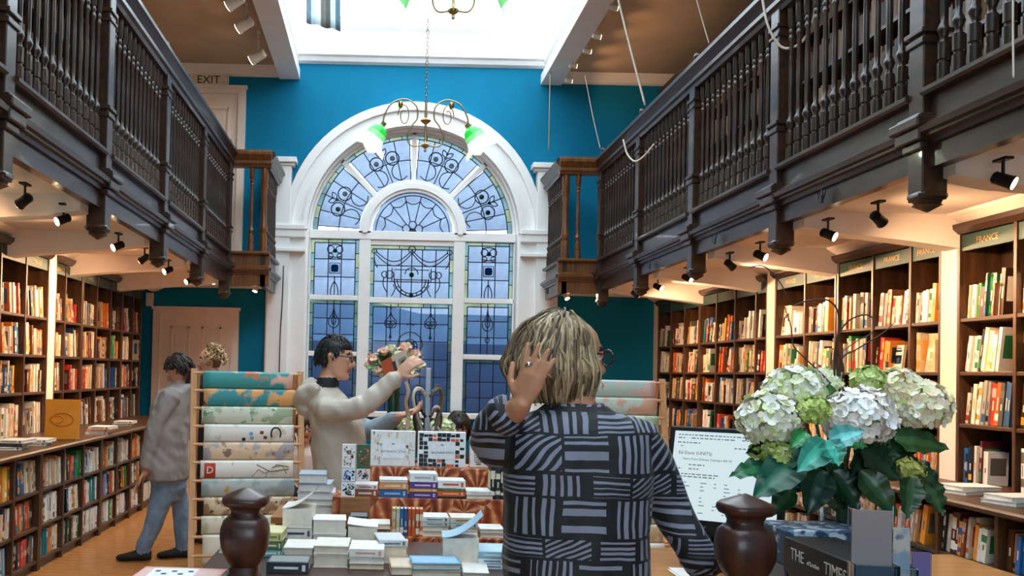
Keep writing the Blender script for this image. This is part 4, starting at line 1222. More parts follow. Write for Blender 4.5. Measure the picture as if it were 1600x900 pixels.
# small printed packs in a column left of the boxes
pk = ['white pack printed with a leafy sprig', 'green and red scalloped pattern pack', 'blue speckled pack', 'blue and peach chequered pack', 'white pack with a black scatter pattern']
pkc = [('#f4f2ea', ['#4a7a8a', '#c86a4a']), ('#1f5a38', ['#c8402a', '#e08a4a']), ('#e8ecf2', ['#3a5a9a', '#6a8ac0']), ('#f0e8e2', ['#4a6aa0', '#e0a888']), ('#f6f6f4', ['#222226', '#444448'])]
pos = [(544, 2), (567, 2), (544, 1), (567, 1), (544, 0)]
for k in range(5):
    px, lv = pos[k]
    Y = 4.52; w = 21 * K(Y); c = at(px, 760, Y).x; z = .902 - .008 + [0, .075, .139][lv]; h = [.072, .062, .115][lv]
    mb = MB().box(c - w / 2, c + w / 2, Y, Y + .03, z, z + h, 0, S(pkc[k][0]))
    for q in range(34):
        x0, z0 = R.uniform(-.42, .36) * w, R.uniform(.06, .86) * h
        s_ = R.uniform(.004, .010)
        mb.add([(c + x0, Y - .0008, z + z0), (c + x0 + s_, Y - .0008, z + z0), (c + x0 + s_, Y - .0008, z + z0 + s_), (c + x0, Y - .0008, z + z0 + s_)], [(0, 1, 2, 3)], 0, S(R.choice(pkc[k][1])))
    tag(mb.build('card_pack', BOOK, recalc=False), pk[k] + ' in the column left of the boxes', 'card pack', 'printed packs left of the boxes')
# plinth that carries the packs
tag(MB().box(at(532, 760, 4.5).x, at(579, 760, 4.5).x, 4.505, 4.548, TZ, .892).box(at(532, 760, 4.5).x, at(579, 760, 4.5).x, 4.5, 4.548, .884, .8935).build('pack_stand', W_DESK), 'small wooden stand under the column of printed packs', 'stand')
# paper stacks behind, between rack and man
zt = .78
tb = thing('side_table', 'low table with paper stacks between the map rack and the man', 'table', (-.42, 4.75, 0))
MB().box(-.52, -.24, 4.56, 5.0, zt - .03, zt).build('table_top', W_DESK, tb)
for x in (-.48, -.28):
    for y in (4.6, 4.95):
        MB().box(x - .02, x + .02, y - .02, y + .02, 0, zt - .03).build('leg', W_DESK, tb)
z = zt
for k, (h, w, c, lab) in enumerate(((.05, .21, '#d8dad8', 'lowest bundle of white paper left of the man'), (.028, .2, '#c8c4bc', 'grey bundle of paper left of the man'), (.035, .19, '#d4d2cc', 'second pale bundle of paper left of the man'), (.04, .16, '#a8b4c0', 'blue-grey bundle of paper left of the man'), (.045, .14, '#8ea0b2', 'topmost slate blue bundle left of the man'))):
    flat_book(at(500, 780, 4.6).x - .01 * k, 4.62, z + .001, w, h, .22, c, False, .04 * (-1) ** k, lab, name='paper_bundle', pagec='#e6e4de')
    z += h + .002
flat_book(at(511, 806, 4.2).x, 3.98, TZ + .001, .11, .035, .14, '#2a58a8', True, .1, 'royal blue book with a yellow edge behind the white stacks', '#e8c040')

# ---- map racks with hanging sheets
def paper(name, base, c1, c2, sc=9.0, t1=.52, t2=.6):
    m = bpy.data.materials.new(name); N, Lk, B = nodes(m)
    tc = N.new('ShaderNodeTexCoord')
    n1 = N.new('ShaderNodeTexNoise'); n1.inputs['Scale'].default_value = sc; n1.inputs['Detail'].default_value = 6
    n2 = N.new('ShaderNodeTexNoise'); n2.inputs['Scale'].default_value = sc * 2.3; n2.inputs['Detail'].default_value = 4
    mp = N.new('ShaderNodeMapping'); mp.inputs['Location'].default_value = (3.1, 1.7, .4)
    Lk.new(tc.outputs['Object'], n1.inputs['Vector']); Lk.new(tc.outputs['Object'], mp.inputs['Vector']); Lk.new(mp.outputs['Vector'], n2.inputs['Vector'])
    def thr(n, t):
        r = N.new('ShaderNodeMapRange'); r.inputs['From Min'].default_value = t; r.inputs['From Max'].default_value = t + .06
        Lk.new(n.outputs['Fac'], r.inputs['Value']); return r
    a, b = thr(n1, t1), thr(n2, t2)
    m1 = N.new('ShaderNodeMix'); m1.data_type = 'RGBA'; m1.inputs['A'].default_value = S(base); m1.inputs['B'].default_value = S(c1); Lk.new(a.outputs['Result'], m1.inputs['Factor'])
    m2 = N.new('ShaderNodeMix'); m2.data_type = 'RGBA'; m2.inputs['B'].default_value = S(c2); Lk.new(b.outputs['Result'], m2.inputs['Factor']); Lk.new(m1.outputs['Result'], m2.inputs['A'])
    Lk.new(m2.outputs['Result'], B.inputs['Base Color']); B.inputs['Roughness'].default_value = .55
    return m
SHEETS = [('teal map sheet with pink and orange land', '#3f9a9a', '#e8b8a0', '#c87850', 5, .5, .6), ('teal map sheet with a broad orange landmass', '#3a9098', '#e8a868', '#8a5a30', 6, .46, .62),
          ('pale green terrain map sheet', '#d8dcc8', '#a8b898', '#6a9a6a', 8, .5, .6), ('white map sheet with a dark horseshoe emblem', '#f0ebe2', '#d8c8b8', '#c07858', 10, .58, .68),
          ('peach and grey street map sheet', '#e8c8a8', '#b0a8a8', '#8a7468', 7, .5, .6), ('white transport map sheet with a red corner square', '#f2ede4', '#e8ded0', '#d8b8a0', 9, .56, .7),
          ('grey-blue vintage map sheet', '#b8c0bc', '#9aa8a8', '#d09858', 7, .5, .66), ('brown and green speckled map sheet', '#e0c8a8', '#a88868', '#4a4a30', 14, .5, .58),
          ('cream map sheet with green patches', '#e8e0cc', '#c8c8a8', '#88a868', 7, .54, .64), ('long cream map sheet at the bottom', '#ece2d0', '#d8ccb8', '#a8b8b0', 5, .56, .66)]
SHEETS_R = [('pale mint sheet with pink blossoms', '#b8cfc6', '#e0c0b8', '#c87a78', 6, .52, .62), ('pale sage sheet with coral flowers', '#c4d4c8', '#d8a890', '#d0704a', 7, .5, .62), ('pale green botanical sheet', '#cdd8c4', '#a8c0a0', '#d89a88', 7, .52, .63), ('peach printed sheet', '#e8cdb8', '#d8a888', '#b87858', 8, .52, .63)] + [('plain %s sheet with faint print' % c[0], c[1], c[2], c[3], 7, .55, .65) for c in (('cream', '#eee4d2', '#dccdb4', '#b8a888'), ('ivory', '#f2ecdf', '#e0d8c8', '#c0b8a8'), ('buff', '#e4d2b4', '#d0b890', '#a88a60'), ('grey', '#d0d0cc', '#b8b8b4', '#90908c'), ('sand', '#e0cfae', '#c8b48c', '#a08a60'), ('white', '#f2f0ea', '#dedad2', '#bcb8b0'))]
def map_rack(cx, Y, yaw, label, which, n_sheets, tilt=.30):
    t = thing('map_rack', label, 'map rack', (cx, Y, 0))
    Q = Matrix.Translation((cx, Y, 0)) @ Matrix.Rotation(yaw, 4, 'Z')
    W2, H = .385, 1.50
    def P(x, y, z): return Q @ V3((x, y, z))
    fr = lambda z: -tilt * (H - z) / H            # front plane offset at height z
    for s in (-1, 1):
        def post(a, b, w):
            mb = MB(); a, b = V3(a), V3(b); V = []
            for p in (a, b):
                for dx, dy in ((-w, -.012), (w, -.012), (w, .012), (-w, .012)):
                    V.append(Q @ (p + V3((dx, dy, 0))))
            mb.add(V, [(0, 3, 2, 1), (4, 5, 6, 7), (0, 1, 5, 4), (1, 2, 6, 5), (2, 3, 7, 6), (3, 0, 4, 7)])
            return mb
        post((s * W2, fr(0), 0), (s * W2, 0, H), .022).build('front_post', W_BEECH, t, bevel=.004)
        post((s * (W2 - .03), .34, 0), (s * (W2 - .03), .03, H - .04), .018).build('rear_leg', W_BEECH, t, bevel=.004)
        MB().tube([P(s * (W2 - .02), fr(.35), .35), P(s * (W2 - .02), .26, .35)], .012, 8).build('side_stretcher', W_BEECH, t)
    pitch = .126
    for k in range(11):
        z = H - .03 - k * pitch
        if z < .1: break
        MB().tube([P(-W2, fr(z) - .005, z), P(W2, fr(z) - .005, z)], .011, 8).build('dowel', W_BEECH, t)
    # deep black storage behind the sheets
    for k in range(n_sheets):
        z = H - .03 - k * pitch
        lab, base, c1, c2, sc, t1, t2 = (SHEETS if which == 'left' else SHEETS_R)[k]
        R2 = random.Random(k + int(cx * 10))
        w = .33 - R2.uniform(0, .015); off = R2.uniform(-.006, .012)
        ln = .116 if k < 9 else .2
        mb = MB()
        def fn(u, v):
            x = off + w * (2 * u - 1)
            th = v * 1.0
            if v < .35:
                a = (v / .35) * pi * .55
                y = fr(z) - .005 - .026 * sin(a); zz = z + .017 * cos(a) - .002
            else:
                q = (v - .35) / .65
                y = fr(z) - .031 - .012 * sin(q * pi * .9) + .012 * q; zz = z - .004 - (ln - .01) * q
            return P(x, y, zz)
        mb.grid(fn, 10, 12)
        pm = paper('map_print', base, c1, c2, sc, t1, t2)
        o = mb.build('map_sheet', pm, smooth=True, solid=.0015)
        tag(o, ('%s, %s from top of %s rack' % (lab, ORD[k], which)), 'map sheet', 'map sheets on the racks')
        if k == 5 and which == 'left':
            RED = mat('map_red', '#c2401e', .5)
            MB().grid(lambda u, v: fn(.04 + u * .12, .30 + v * .68) + Q.to_3x3() @ V3((0, -.002, 0)), 2, 8).build('red_square', RED, o, smooth=True)
            text_part('letter', 'D', .07, WHITE, frame(P(off - w * .8, fr(z) - .048, z - .05), Q.to_3x3() @ V3((1, 0, 0)), (0, 0, 1)), o)
            for q, (cc, pts) in enumerate((('#c23a2a', [(.34, .3), (.34, .95)]), ('#8a3a1a', [(.55, .95), (.62, .6), (.7, .8), (.82, .4), (.95, .5)]), ('#3f7a3a', [(.7, .95), (.78, .5), (.88, .45), (.93, .8)]), ('#2a2a2a', [(.6, .4), (.75, .7), (.95, .6)]))):
                MB().tube([fn(a, b) + Q.to_3x3() @ V3((0, -.002, 0)) for a, b in pts], .0028, 5).build('printed_line', mat('line_ink', cc, .6), o)
        if k == 3 and which == 'left':
            INK = mat('map_ink', '#1c1c1e', .6)
            hp = [(.80 + .055 * cos(a), .62 - .28 * sin(a)) for a in [-.6 + i * (pi + 1.2) / 12 for i in range(13)]]
            MB().tube([fn(a, b) + Q.to_3x3() @ V3((0, -.002, 0)) for a, b in hp], .006, 6).build('horseshoe_emblem', INK, o)
            for a, b, c in ((.62, .5, '#8a3020'), (.66, .72, '#8a3020'), (.42, .8, '#1c1c1e'), (.5, .55, '#7aa8c8'), (.51, .75, '#7aa8c8')):
                MB().grid(lambda u, v: fn(a + u * .04, b + v * .14) + Q.to_3x3() @ V3((0, -.0018, 0)), 1, 2).build('printed_mark', mat('mark_ink', c, .6), o)
    return t
map_rack(at(378, 700, 6.55).x, 6.75, radians(14), 'beech rack hung with map sheets left of the man', 'left', 10)
c_ = at(1040, 640, 6.7).x
map_rack(c_ - .395, 6.75, radians(2), 'beech rack hung with map sheets behind the woman', 'right', 10)

# ---- rear table with flowers, strap stand
rt = thing('rear_table', 'table behind the display with flowers and seated people', 'table', (.3, 6.2, 0))
MB().box(-.42, 1.15, 5.85, 6.4, .71, .75).build('table_top', W_DESK, rt, bevel=.006)
for x in (-.36, 1.08):
    for y in (5.92, 6.33):
        MB().box(x - .03, x + .03, y - .03, y + .03, 0, .71).build('leg', W_DESK, rt, bevel=.004)
STRAPW = [mat('cream_strap', '#d8d0c0', .7), mat('charcoal_strap', '#3c3a36', .7), mat('olive_strap', '#6a6a50', .7), mat('brown_strap', '#6a4a3a', .7)]
ss = thing('strap_stand', 'grey pole stand hung with looped grey and olive straps', 'stand', (at(665, 690, 5.5).x, 5.5, 0))
pc = at(667, 690, 5.5).x
ztop = at(667, 575, 5.5).z
MB().box(pc - .016, pc + .016, 5.49, 5.51, .03, ztop).build('pole', STEELG, ss, bevel=.003)
MB().lathe([(.16, 0), (.16, .015), (.03, .03), (.02, .05)], 20, (pc, 5.5, 0)).build('base', STEELG, ss, smooth=40)
spl = []
ctl = [V3(p) for p in ((0, -.02, 0), (.35, .022, 0), (.8, .025, 0), (1.0, -.01, 0), (.95, -.06, 0), (.66, -.14, 0), (.32, -.22, 0), (.06, -.31, 0))]
for j in range(len(ctl) - 1):
    a_, b_, c_, d_ = [ctl[max(0, min(len(ctl) - 1, j + m))] for m in (-1, 0, 1, 2)]
    for q in range(5):
        t_ = q / 5; p_ = .5 * ((2 * b_) + (c_ - a_) * t_ + (2 * a_ - 5 * b_ + 4 * c_ - d_) * t_ ** 2 + (3 * b_ - a_ - 3 * c_ + d_) * t_ ** 3); spl.append((p_.x, p_.y))
k = 0
for lv, zz in enumerate((575 + 40, 575 + 72, 575 + 100)):
    for s in (-1, 1):
        for j in range(2):
            x0 = pc + s * (.012 + .012 * j); zt_ = at(667, zz - 4 * j, 5.5).z
            wd = .075 - .022 * j - .008 * lv
            pts = []
            for qx, qz in spl:
                pts.append((x0 + s * wd * qx, 5.5 - .03 + .012 * j, zt_ + qz))
            MB().tube(pts, [.013] * len(pts), 6, flat=.16, up=(.75, .66, 0)).build('looped_strap', STRAPW[(k + lv) % 4], ss, smooth=True)
            MB().tube([(x0, 5.45 + .01 * j, zt_), (x0, 5.5, zt_ + .004)], .004, 6).build('peg', STEELG, ss)
            k += 1

# ---- chandeliers
SHG = bpy.data.materials.new('green_to_white_glass'); N_, L2, B_ = nodes(SHG)
tc = N_.new('ShaderNodeAttribute'); tc.attribute_name = 'col'
L2.new(tc.outputs['Color'], B_.inputs['Base Color']); B_.inputs['Roughness'].default_value = .2
L2.new(tc.outputs['Color'], B_.inputs['Emission Color']); B_.inputs['Emission Strength'].default_value = 1.1
def chandelier(hub, R0, label, lit=True, kk=1.0, az0=0.0):
    hub = V3(hub)
    t = thing('chandelier', label, 'chandelier', hub)
    top = LZ1 + .7
    # chain: alternate links
    z = hub.z + .22; n = 0
    ch = MB()
    while z < top:
        r = .011; h = .020
        pts = [(hub.x + (r * cos(a) if n % 2 == 0 else 0), hub.y + (0 if n % 2 == 0 else r * cos(a)), z + h * sin(a)) for a in [2 * pi * i / 8 for i in range(9)]]
        ch.tube(pts, .0028, 4)
        z += .032; n += 1
    tag(ch.build('chain', BRASS, t), kind='stuff')
    MB().lathe([(.002, -.20), (.012, -.19), (.008, -.17), (.03, -.155), (.034, -.14), (.015, -.125), (.009, -.10), (.009, .03), (.03, .045), (.045, .06), (.03, .075), (.012, .085), (.009, .22)], 14, hub).build('stem', BRASS, t, smooth=40)
    for i in range(2):
        a = az0 + pi * i
        d = V3((cos(a), sin(a), 0)); u = V3((0, 0, 1))
        def A(q): return hub + d * q[0] * R0 + u * q[1] * kk
        pts = [(.0, -.14), (.22, -.15), (.30, -.08), (.22, .02), (.14, .08), (.16, .18), (.34, .235), (.56, .20), (.68, .10), (.70, .02)]
        sp_ = []
        for j in range(len(pts) - 1):
            p0, p1, p2, p3 = [V3(pts[max(0, min(len(pts) - 1, j + m))]).to_3d() for m in (-1, 0, 1, 2)]
            for q in range(5):
                tq = q / 5
                sp_.append(.5 * ((2 * p1) + (p2 - p0) * tq + (2 * p0 - 5 * p1 + 4 * p2 - p3) * tq ** 2 + (3 * p1 - p0 - 3 * p2 + p3) * tq ** 3))
        sp_.append(V3(pts[-1]).to_3d())
        arm = MB().tube([A((p.x, p.y)) for p in sp_], .0065, 8)
        arm_o = arm.build('arm', BRASS, t, smooth=True)
        cur = [(.36 + .10 * cos(q) * (1 - q / 14), .10 + .10 * sin(q) * (1 - q / 14)) for q in [.4 * m for m in range(22)]]
        MB().tube([A(c) for c in cur], .005, 6).build('scroll', BRASS, arm_o, smooth=True)
        MB().ball(A((.42, .19)), (.02, .02, .035), 8, 6).build('leaf_ornament', BRASS, arm_o, smooth=True)
        # shade: tulip bell, tilted outwards
        e = A((.70, .02)); ax = (d * .55 - u * .83).normalized()
        sd = u.cross(d).normalized(); nn = ax.cross(sd)
        MB().tube([e - ax * .02, e + ax * .03], .022, 10).build('lamp_cup', BRASS, arm_o)
        prof = [(.024, .01), (.045, .03), (.058, .06), (.062, .09), (.072, .12), (.095, .145), (.112, .152)]
        sh = MB(); V = []; n = 24
        for r, l in prof:
            for q in range(n):
                an = 2 * pi * q / n
                rr = r * (1 + (.10 * cos(6 * an) if l > .11 else 0)) * 1.4
                V.append(e + ax * (l + (.012 * cos(6 * an) if l > .13 else 0)) * 1.4 + sd * rr * cos(an) + nn * rr * sin(an))
        F, C = [], []
        for m in range(len(prof) - 1):
            for q in range(n):
                q2 = (q + 1) % n
                F.append((m * n + q, m * n + q2, (m + 1) * n + q2, (m + 1) * n + q))
                g = (m + .5) / (len(prof) - 1)
                ca, cb = S('#1fae3a'), S('#f2fff2')
                w = min(1, max(0, (g - .35) * 2.6)) if lit else min(.35, max(0, g - .5))
                ca = ca if lit else S('#0f7a4a')
                C.append(tuple(ca[x] * (1 - w) + cb[x] * w for x in range(3)))
        sh.add(V, F, 0, C)
        sh.build('glass_shade', SHG, arm_o, smooth=True, solid=.002)
        L = bpy.data.lights.new('bulb', 'POINT'); L.energy = 7 if lit else 2; L.color = (1, .9, .75); L.shadow_soft_size = .025
        lo = bpy.data.objects.new('bulb', L); COL.objects.link(lo); lo.parent = t; lo.location = e + ax * .17 - hub
    return t
hb = at(665, 200, 7.6)
chandelier(hb, .50, 'lit brass chandelier with green and white glass shades before the arch', True, 1.0)
hb2 = at(709, -20, 5.6)
chandelier(hb2, .42, 'nearer brass chandelier with green glass shades at the top edge', True, 1.0, az0=-.06)

# grey striped blind hanging in the lantern
bl = MB()
p0, p1 = at(476, 30, 11.2), at(530, 30, 11.2)
def bf(u, v):
    z = at(505, 50 - 14 * (1 - u), 11.2).z
    return V3((p0.x + (p1.x - p0.x) * u + .02 * (1 - v), 11.2 + .03 * sin(u * 14) - .05 * u, z + (LZ1 + .1 - z) * v))
STR = [S('#5f7482'), S('#b9cdd6'), S('#c9dbe0'), S('#6b6a64'), S('#57544e'), S('#b4c4cc'), S('#3f5a66')]
bl.grid(bf, 28, 6, col=lambda u, v: STR[min(6, int(u * 7))])
tag(bl.build('hanging_blind', attr_mat('striped_cloth', .7), smooth=True, solid=.003), 'grey striped cloth blind hanging in the roof lantern', 'blind')

# cords, hooks, cable
CORDW = mat('white_cord', '#d8cbb8', .7)
def cord(name, pts, r, m, label, cat='cord', sub=8):
    P_ = [V3(p) for p in pts]; out = []
    for j in range(len(P_) - 1):
        a, b, c, d = [P_[max(0, min(len(P_) - 1, j + k))] for k in (-1, 0, 1, 2)]
        for q in range(sub):
            t_ = q / sub
            out.append(.5 * ((2 * b) + (c - a) * t_ + (2 * a - 5 * b + 4 * c - d) * t_ ** 2 + (3 * b - a - 3 * c + d) * t_ ** 3))
    out.append(P_[-1])
    return tag(MB().tube(out, r, 6).build(name, m, smooth=True), label, cat)
cord('rope_line', [at(962, -18, 9.2), at(985, 75, 9.2), at(1008, 164, 9.2)], .011, CORDW, 'thick white cord from the ceiling down to the right gallery rail')
cord('rope_line', [at(1086, -10, 7.7), at(1097, 30, 7.7), at(1108, 68, 7.7)], .005, CORDW, 'thin cord meeting the right gallery rail further from the window')
cord('rope_line', [at(914, 118, 11.3), at(926, 180, 11.2), at(938, 232, 11.15)], .005, CORDW, 'thin cord ending at the far end of the right gallery rail')
cord('rope_swag', [at(1190, -12, 6.1), at(1200, 40, 6.1), at(1222, 74, 6.1), at(1250, 68, 6.05), at(1268, 40, 5.95), at(1276, 8, 5.9), at(1292, 10, 5.85), at(1294, 60, 5.85)], .008, CORDW, 'pale rope looped against the right gallery balusters', 'rope')
cord('rope_swag', [at(974, 218, 9.55), at(980, 240, 9.5), at(992, 252, 9.4), at(1006, 244, 9.25), at(1022, 225, 9.1)], .009, CORDW, 'pale rope looped at the far right gallery balusters', 'rope')
cord('rope_swag', [at(1583, -8, 3.72), at(1583, 60, 3.72), at(1584, 122, 3.72)], .004, CORDW, 'thin cord hanging at the right edge of the near gallery', 'cord')
cord('pull_chain', [V3((2.13, 12.05, 5.48)), V3((2.13, 12.05, 5.0)), V3((2.13, 12.05, at(851, 236, 12.05).z))], .006, BRASS, 'thin pull chain hanging beside the arched window', 'chain')
p_ = at(439, 440, YB - .2)
cord('wall_cable', [at(443, 415, YB - .24), at(441, 470, YB - .24), at(438, 520, YB - .24), at(436, 590, YB - .24), at(434, 660, YB - .24)], .008, BLACK, 'black cable running down the white panel left of the window', 'cable')
for k, (px, py) in enumerate(((1023, 404), (1125, 363), (1293, 303), (863, 452))):
    X = FR - .002; Y = X * FPX / (px - PPX - (8 if px > 900 else 0)); 
    if px < 900: X, Y = FR - .45 - .002, 12.0
    p_ = V3((X, Y, 2.61))
    mb = MB().tube([p_ + V3((-.012, 0, .04)), p_ + V3((-.012, 0, -.045))], .006, 6)
    mb.tube([p_ + V3((-.02, .05, .02)), p_ + V3((-.022, .035, -.02)), p_ + V3((-.012, 0, -.04)), p_ + V3((-.022, -.035, -.02)), p_ + V3((-.02, -.05, .02))], .005, 6)
    tag(mb.build('cleat_hook', BLACK, smooth=True), 'black anchor-shaped cleat on the right gallery fascia, %s from the window' % ORD[[1, 2, 3, 0][k]], 'hook', 'cleats on the right gallery fascia')

# ---- left counter: orange book on show and flat books
ob = thing('display_book', 'bright orange book standing cover-out on the left counter', 'book', (-2.75, 7.35, .89))
Yo = 7.62
a, b = at(70, 650, Yo), at(122, 650, Yo)
zt = at(96, 624, Yo).z
ORG = mat('orange_cover', '#e8920f', .45)
xf = Matrix.Translation((a.x, Yo, .8905)) @ Matrix.Rotation(radians(8), 4, 'Z') @ Matrix.Rotation(radians(-6), 4, 'X')
w_ = (b.x - a.x); h_ = zt - .8905
MB().box(0, w_, 0, .025, 0.003, h_, xf=xf).build('cover', ORG, ob, bevel=.002)
DO = mat('deep_orange_print', '#d87f0a', .5)
MB().tube([xf @ V3((w_ * (.5 + .33 * cos(q)), -.002, h_ * (.5 + .16 * sin(q)))) for q in [2 * pi * i / 20 for i in range(21)]], .006, 6).build('printed_ring', DO, ob)
MB().tube([xf @ V3((w_ * (.34 + .2 * cos(q)), -.002, h_ * (.5 + .09 * sin(q)))) for q in [2 * pi * i / 20 for i in range(21)]], .005, 6).build('printed_ring', DO, ob)
for k, (px, Y, cols) in enumerate(((20, 6.6, ['#f0ece2', '#2a2a2c', '#e8e0d2']), (60, 7.0, ['#d8d0c4', '#f4efe6']), (150, 8.3, ['#efe6d8', '#e8a070', '#f2ece0']), (190, 9.6, ['#b8b8b8', '#efe8dc']))):
    z = .891
    for j, c in enumerate(cols):
        flat_book(at(px, 690, Y).x + .01 * j - (.04 if px < 100 else .0), Y, z, .19, .022, .24, c, True, .15 - .1 * j, '%s flat book in the %s pile from the near end of the left counter' % (['lowest', 'second', 'topmost'][j], ORD[k]), '#555555', group='flat books on the left counter')
        z += .024
for k, (Y, x, cols) in enumerate(((5.2, 3.38, ['#e8d8c4', '#f4efe4']), (4.75, 3.35, ['#d4d4d0', '#f0ece4']))):
    z = .891
    for j, c in enumerate(cols):
        flat_book(x, Y, z, .24, .022, .20, c, False, .3 - .2 * j, '%s flat book in the %s pile on the right counter' % (['lower', 'upper'][j], ['far', 'near'][k]), '#555555', group='flat books on the right counter')
        z += .024

# ---- foreground left ledge with a pink book
fl = thing('foreground_shelf', 'low dark shelf at the bottom left edge under the pink book', 'shelf', (-.62, 2.25, 0))
pz = at(290, 885, 2.33).z
MB().box(-.72, -.42, 2.0, 2.34, pz - .09, pz - .05).build('shelf_top', W_NEWEL, fl, bevel=.005)
for x in (-.69, -.45):
    MB().box(x - .02, x + .02, 2.02, 2.32, 0, pz - .09).build('side_panel', W_NEWEL, fl)
pb = flat_book(at(288, 888, 2.42).x + .012, 2.08, pz - .049, .205, .046, .25, '#e8a898', False, -.05, 'pink boxed book with a white printed label at the bottom left', '#ffffff', name='pink_book')
lb_ = MB().box(at(288, 888, 2.42).x - .05, at(288, 888, 2.42).x + .06, 2.2, 2.31, pz - .0025, pz - .0012, 0, S('#f4f2f2'))
for q in range(5):
    lb_.box(at(288, 888, 2.42).x - .04 + .02 * q, at(288, 888, 2.42).x - .028 + .02 * q, 2.27 - .03 * (q % 2), 2.285 - .03 * (q % 2), pz - .0012, pz - .0006, 0, S('#3a4a78'))
lb_.build('label', BOOK, pb)

# ---- sales desk, monitor, boxes, holders
DZ = .93
dk = thing('sales_desk', 'wooden sales desk below the monitor and the flowers', 'desk', (1.25, 2.55, 0))
MB().prism([(.97, 1.85), (1.95, 1.85), (1.95, 3.15), (.76, 3.15), (.76, 2.30), (.97, 2.30)], 'z', DZ - .035, DZ).build('desk_top', W_DESK, dk, bevel=.005)
MB().box(1.02, 1.92, 1.95, 1.98, .05, DZ - .035).build('front_panel', W_DESK, dk)
for x in (1.0, 1.88):
    MB().box(x, x + .04, 1.99, 3.1, 0, DZ - .035).build('side_panel', W_DESK, dk)
yaw, tl = radians(-33), radians(19)
mo = thing('monitor', 'black desktop monitor showing a pale spreadsheet page', 'monitor', (1.06, 2.95, DZ))
Wm, Hm = .35, .335
Om = at(1048, 664, 2.95)         # top-left corner of the bezel
Rm = Matrix.Rotation(yaw, 4, 'Z') @ Matrix.Rotation(-tl, 4, 'X')
xf = Matrix.Translation(Om) @ Rm
def B_box(x0, x1, y0, y1, z0, z1, nm, m, bev=.003):
    return MB().box(x0, x1, y0, y1, z0, z1, xf=xf).build(nm, m, mo, bevel=bev)
B_box(0, Wm, 0, .035, -Hm, 0, 'casing', BLACK, .006)
SCR = mat('screen_glow', '#0c1014', .3, var=0, emit='#d6eaf0', es=.95)
scr = B_box(.018, Wm - .018, -.003, .001, -Hm + .042, -.018, 'screen', SCR, 0)
GREY = mat('screen_text', '#05070a', .4, var=0, emit='#7f8c96', es=.45); RED_ = mat('screen_heading', '#05070a', .4, var=0, emit='#8a6a70', es=.5)
ln = MB(); R3 = random.Random(4)
for (z, segs) in ((-.030, [(.03, .30)]), (-.040, [(.03, .05), (.07, .2), (.22, .33)]), (-.055, [(.03, .1)]), (-.066, [(.04, .05), (.2, .34)]), (-.125, [(.07, .12)]), (-.138, [(.03, .05), (.07, .1)]), (-.155, [(.05, .16)]), (-.163, [(.05, .15)])):
    for a, b in segs:
        x = a
        while x < b:
            w = R3.uniform(.004, .014); ln.box(x, min(b, x + w), -.0045, -.0028, z - .0015, z + .0015, xf=xf); x += w + .004
for r_ in range(9):
    for x in (.035, .06, .11, .15, .18, .22):
        if R3.random() < .75: ln.box(x, x + R3.uniform(.006, .018), -.0045, -.0028, -.182 - r_ * .0115, -.1798 - r_ * .0115, xf=xf)
tag(ln.build('screen_lines', GREY, scr), kind='stuff')
text_part('screen_title', 'Ed Davis (UNITS)', .014, RED_, frame(xf @ V3((.035, -.0042, -.088)), Rm.to_3x3() @ V3((1, 0, 0)), Rm.to_3x3() @ V3((0, 0, 1))), scr, align='LEFT')
text_part('screen_subtitle', 'Home Done Delivery Catalogue 800 00', .009, GREY, frame(xf @ V3((.05, -.0042, -.107)), Rm.to_3x3() @ V3((1, 0, 0)), Rm.to_3x3() @ V3((0, 0, 1))), scr, align='LEFT')
for q, c in enumerate(('#c8603a', '#6aa84a', '#3a8ac8')):
    B_box(.055 + q * .014, .063 + q * .014, -.0045, -.0028, -Hm + .044, -Hm + .051, 'taskbar_icon', mat('icon', '#101010', .4, emit=c, es=.8), 0)
text_part('maker_logo', 'acer', .016, STEELG, frame(xf @ V3((.125, -.0015, -Hm + .022)), Rm.to_3x3() @ V3((1, 0, 0)), Rm.to_3x3() @ V3((0, 0, 1))), mo)
bx = xf @ V3((Wm * .5, .035, -Hm * .7))
MB().tube([bx, bx + V3((.0, .06, -.06)), V3((bx.x, bx.y + .06, DZ + .02))], .022, 10).build('stand_neck', BLACK, mo, smooth=True)
MB().lathe([(.11, .001), (.11, .012), (.03, .022), (.022, .04)], 24, (bx.x, bx.y + .05, DZ)).build('stand_base', BLACK, mo, smooth=40)
cord('monitor_cable', [(1.02, 2.62, DZ + .02), (1.0, 2.5, DZ + .012), (.96, 2.36, DZ + .008), (.93, 2.2, DZ + .008)], .005, BLACK, 'black cable trailing across the desk below the monitor', 'cable')
pp_ = at(1085, 852, 2.75)
tag(MB().box(pp_.x - .07, pp_.x + .04, 2.62, 2.78, DZ + .001, DZ + .003, 0, S('#e8e2d4')).box(pp_.x - .06, pp_.x + .03, 2.64, 2.8, DZ + .003, DZ + .005, 0, S('#f4f0e6')).build('loose_papers', BOOK), 'loose white papers on the desk below the monitor', 'papers')

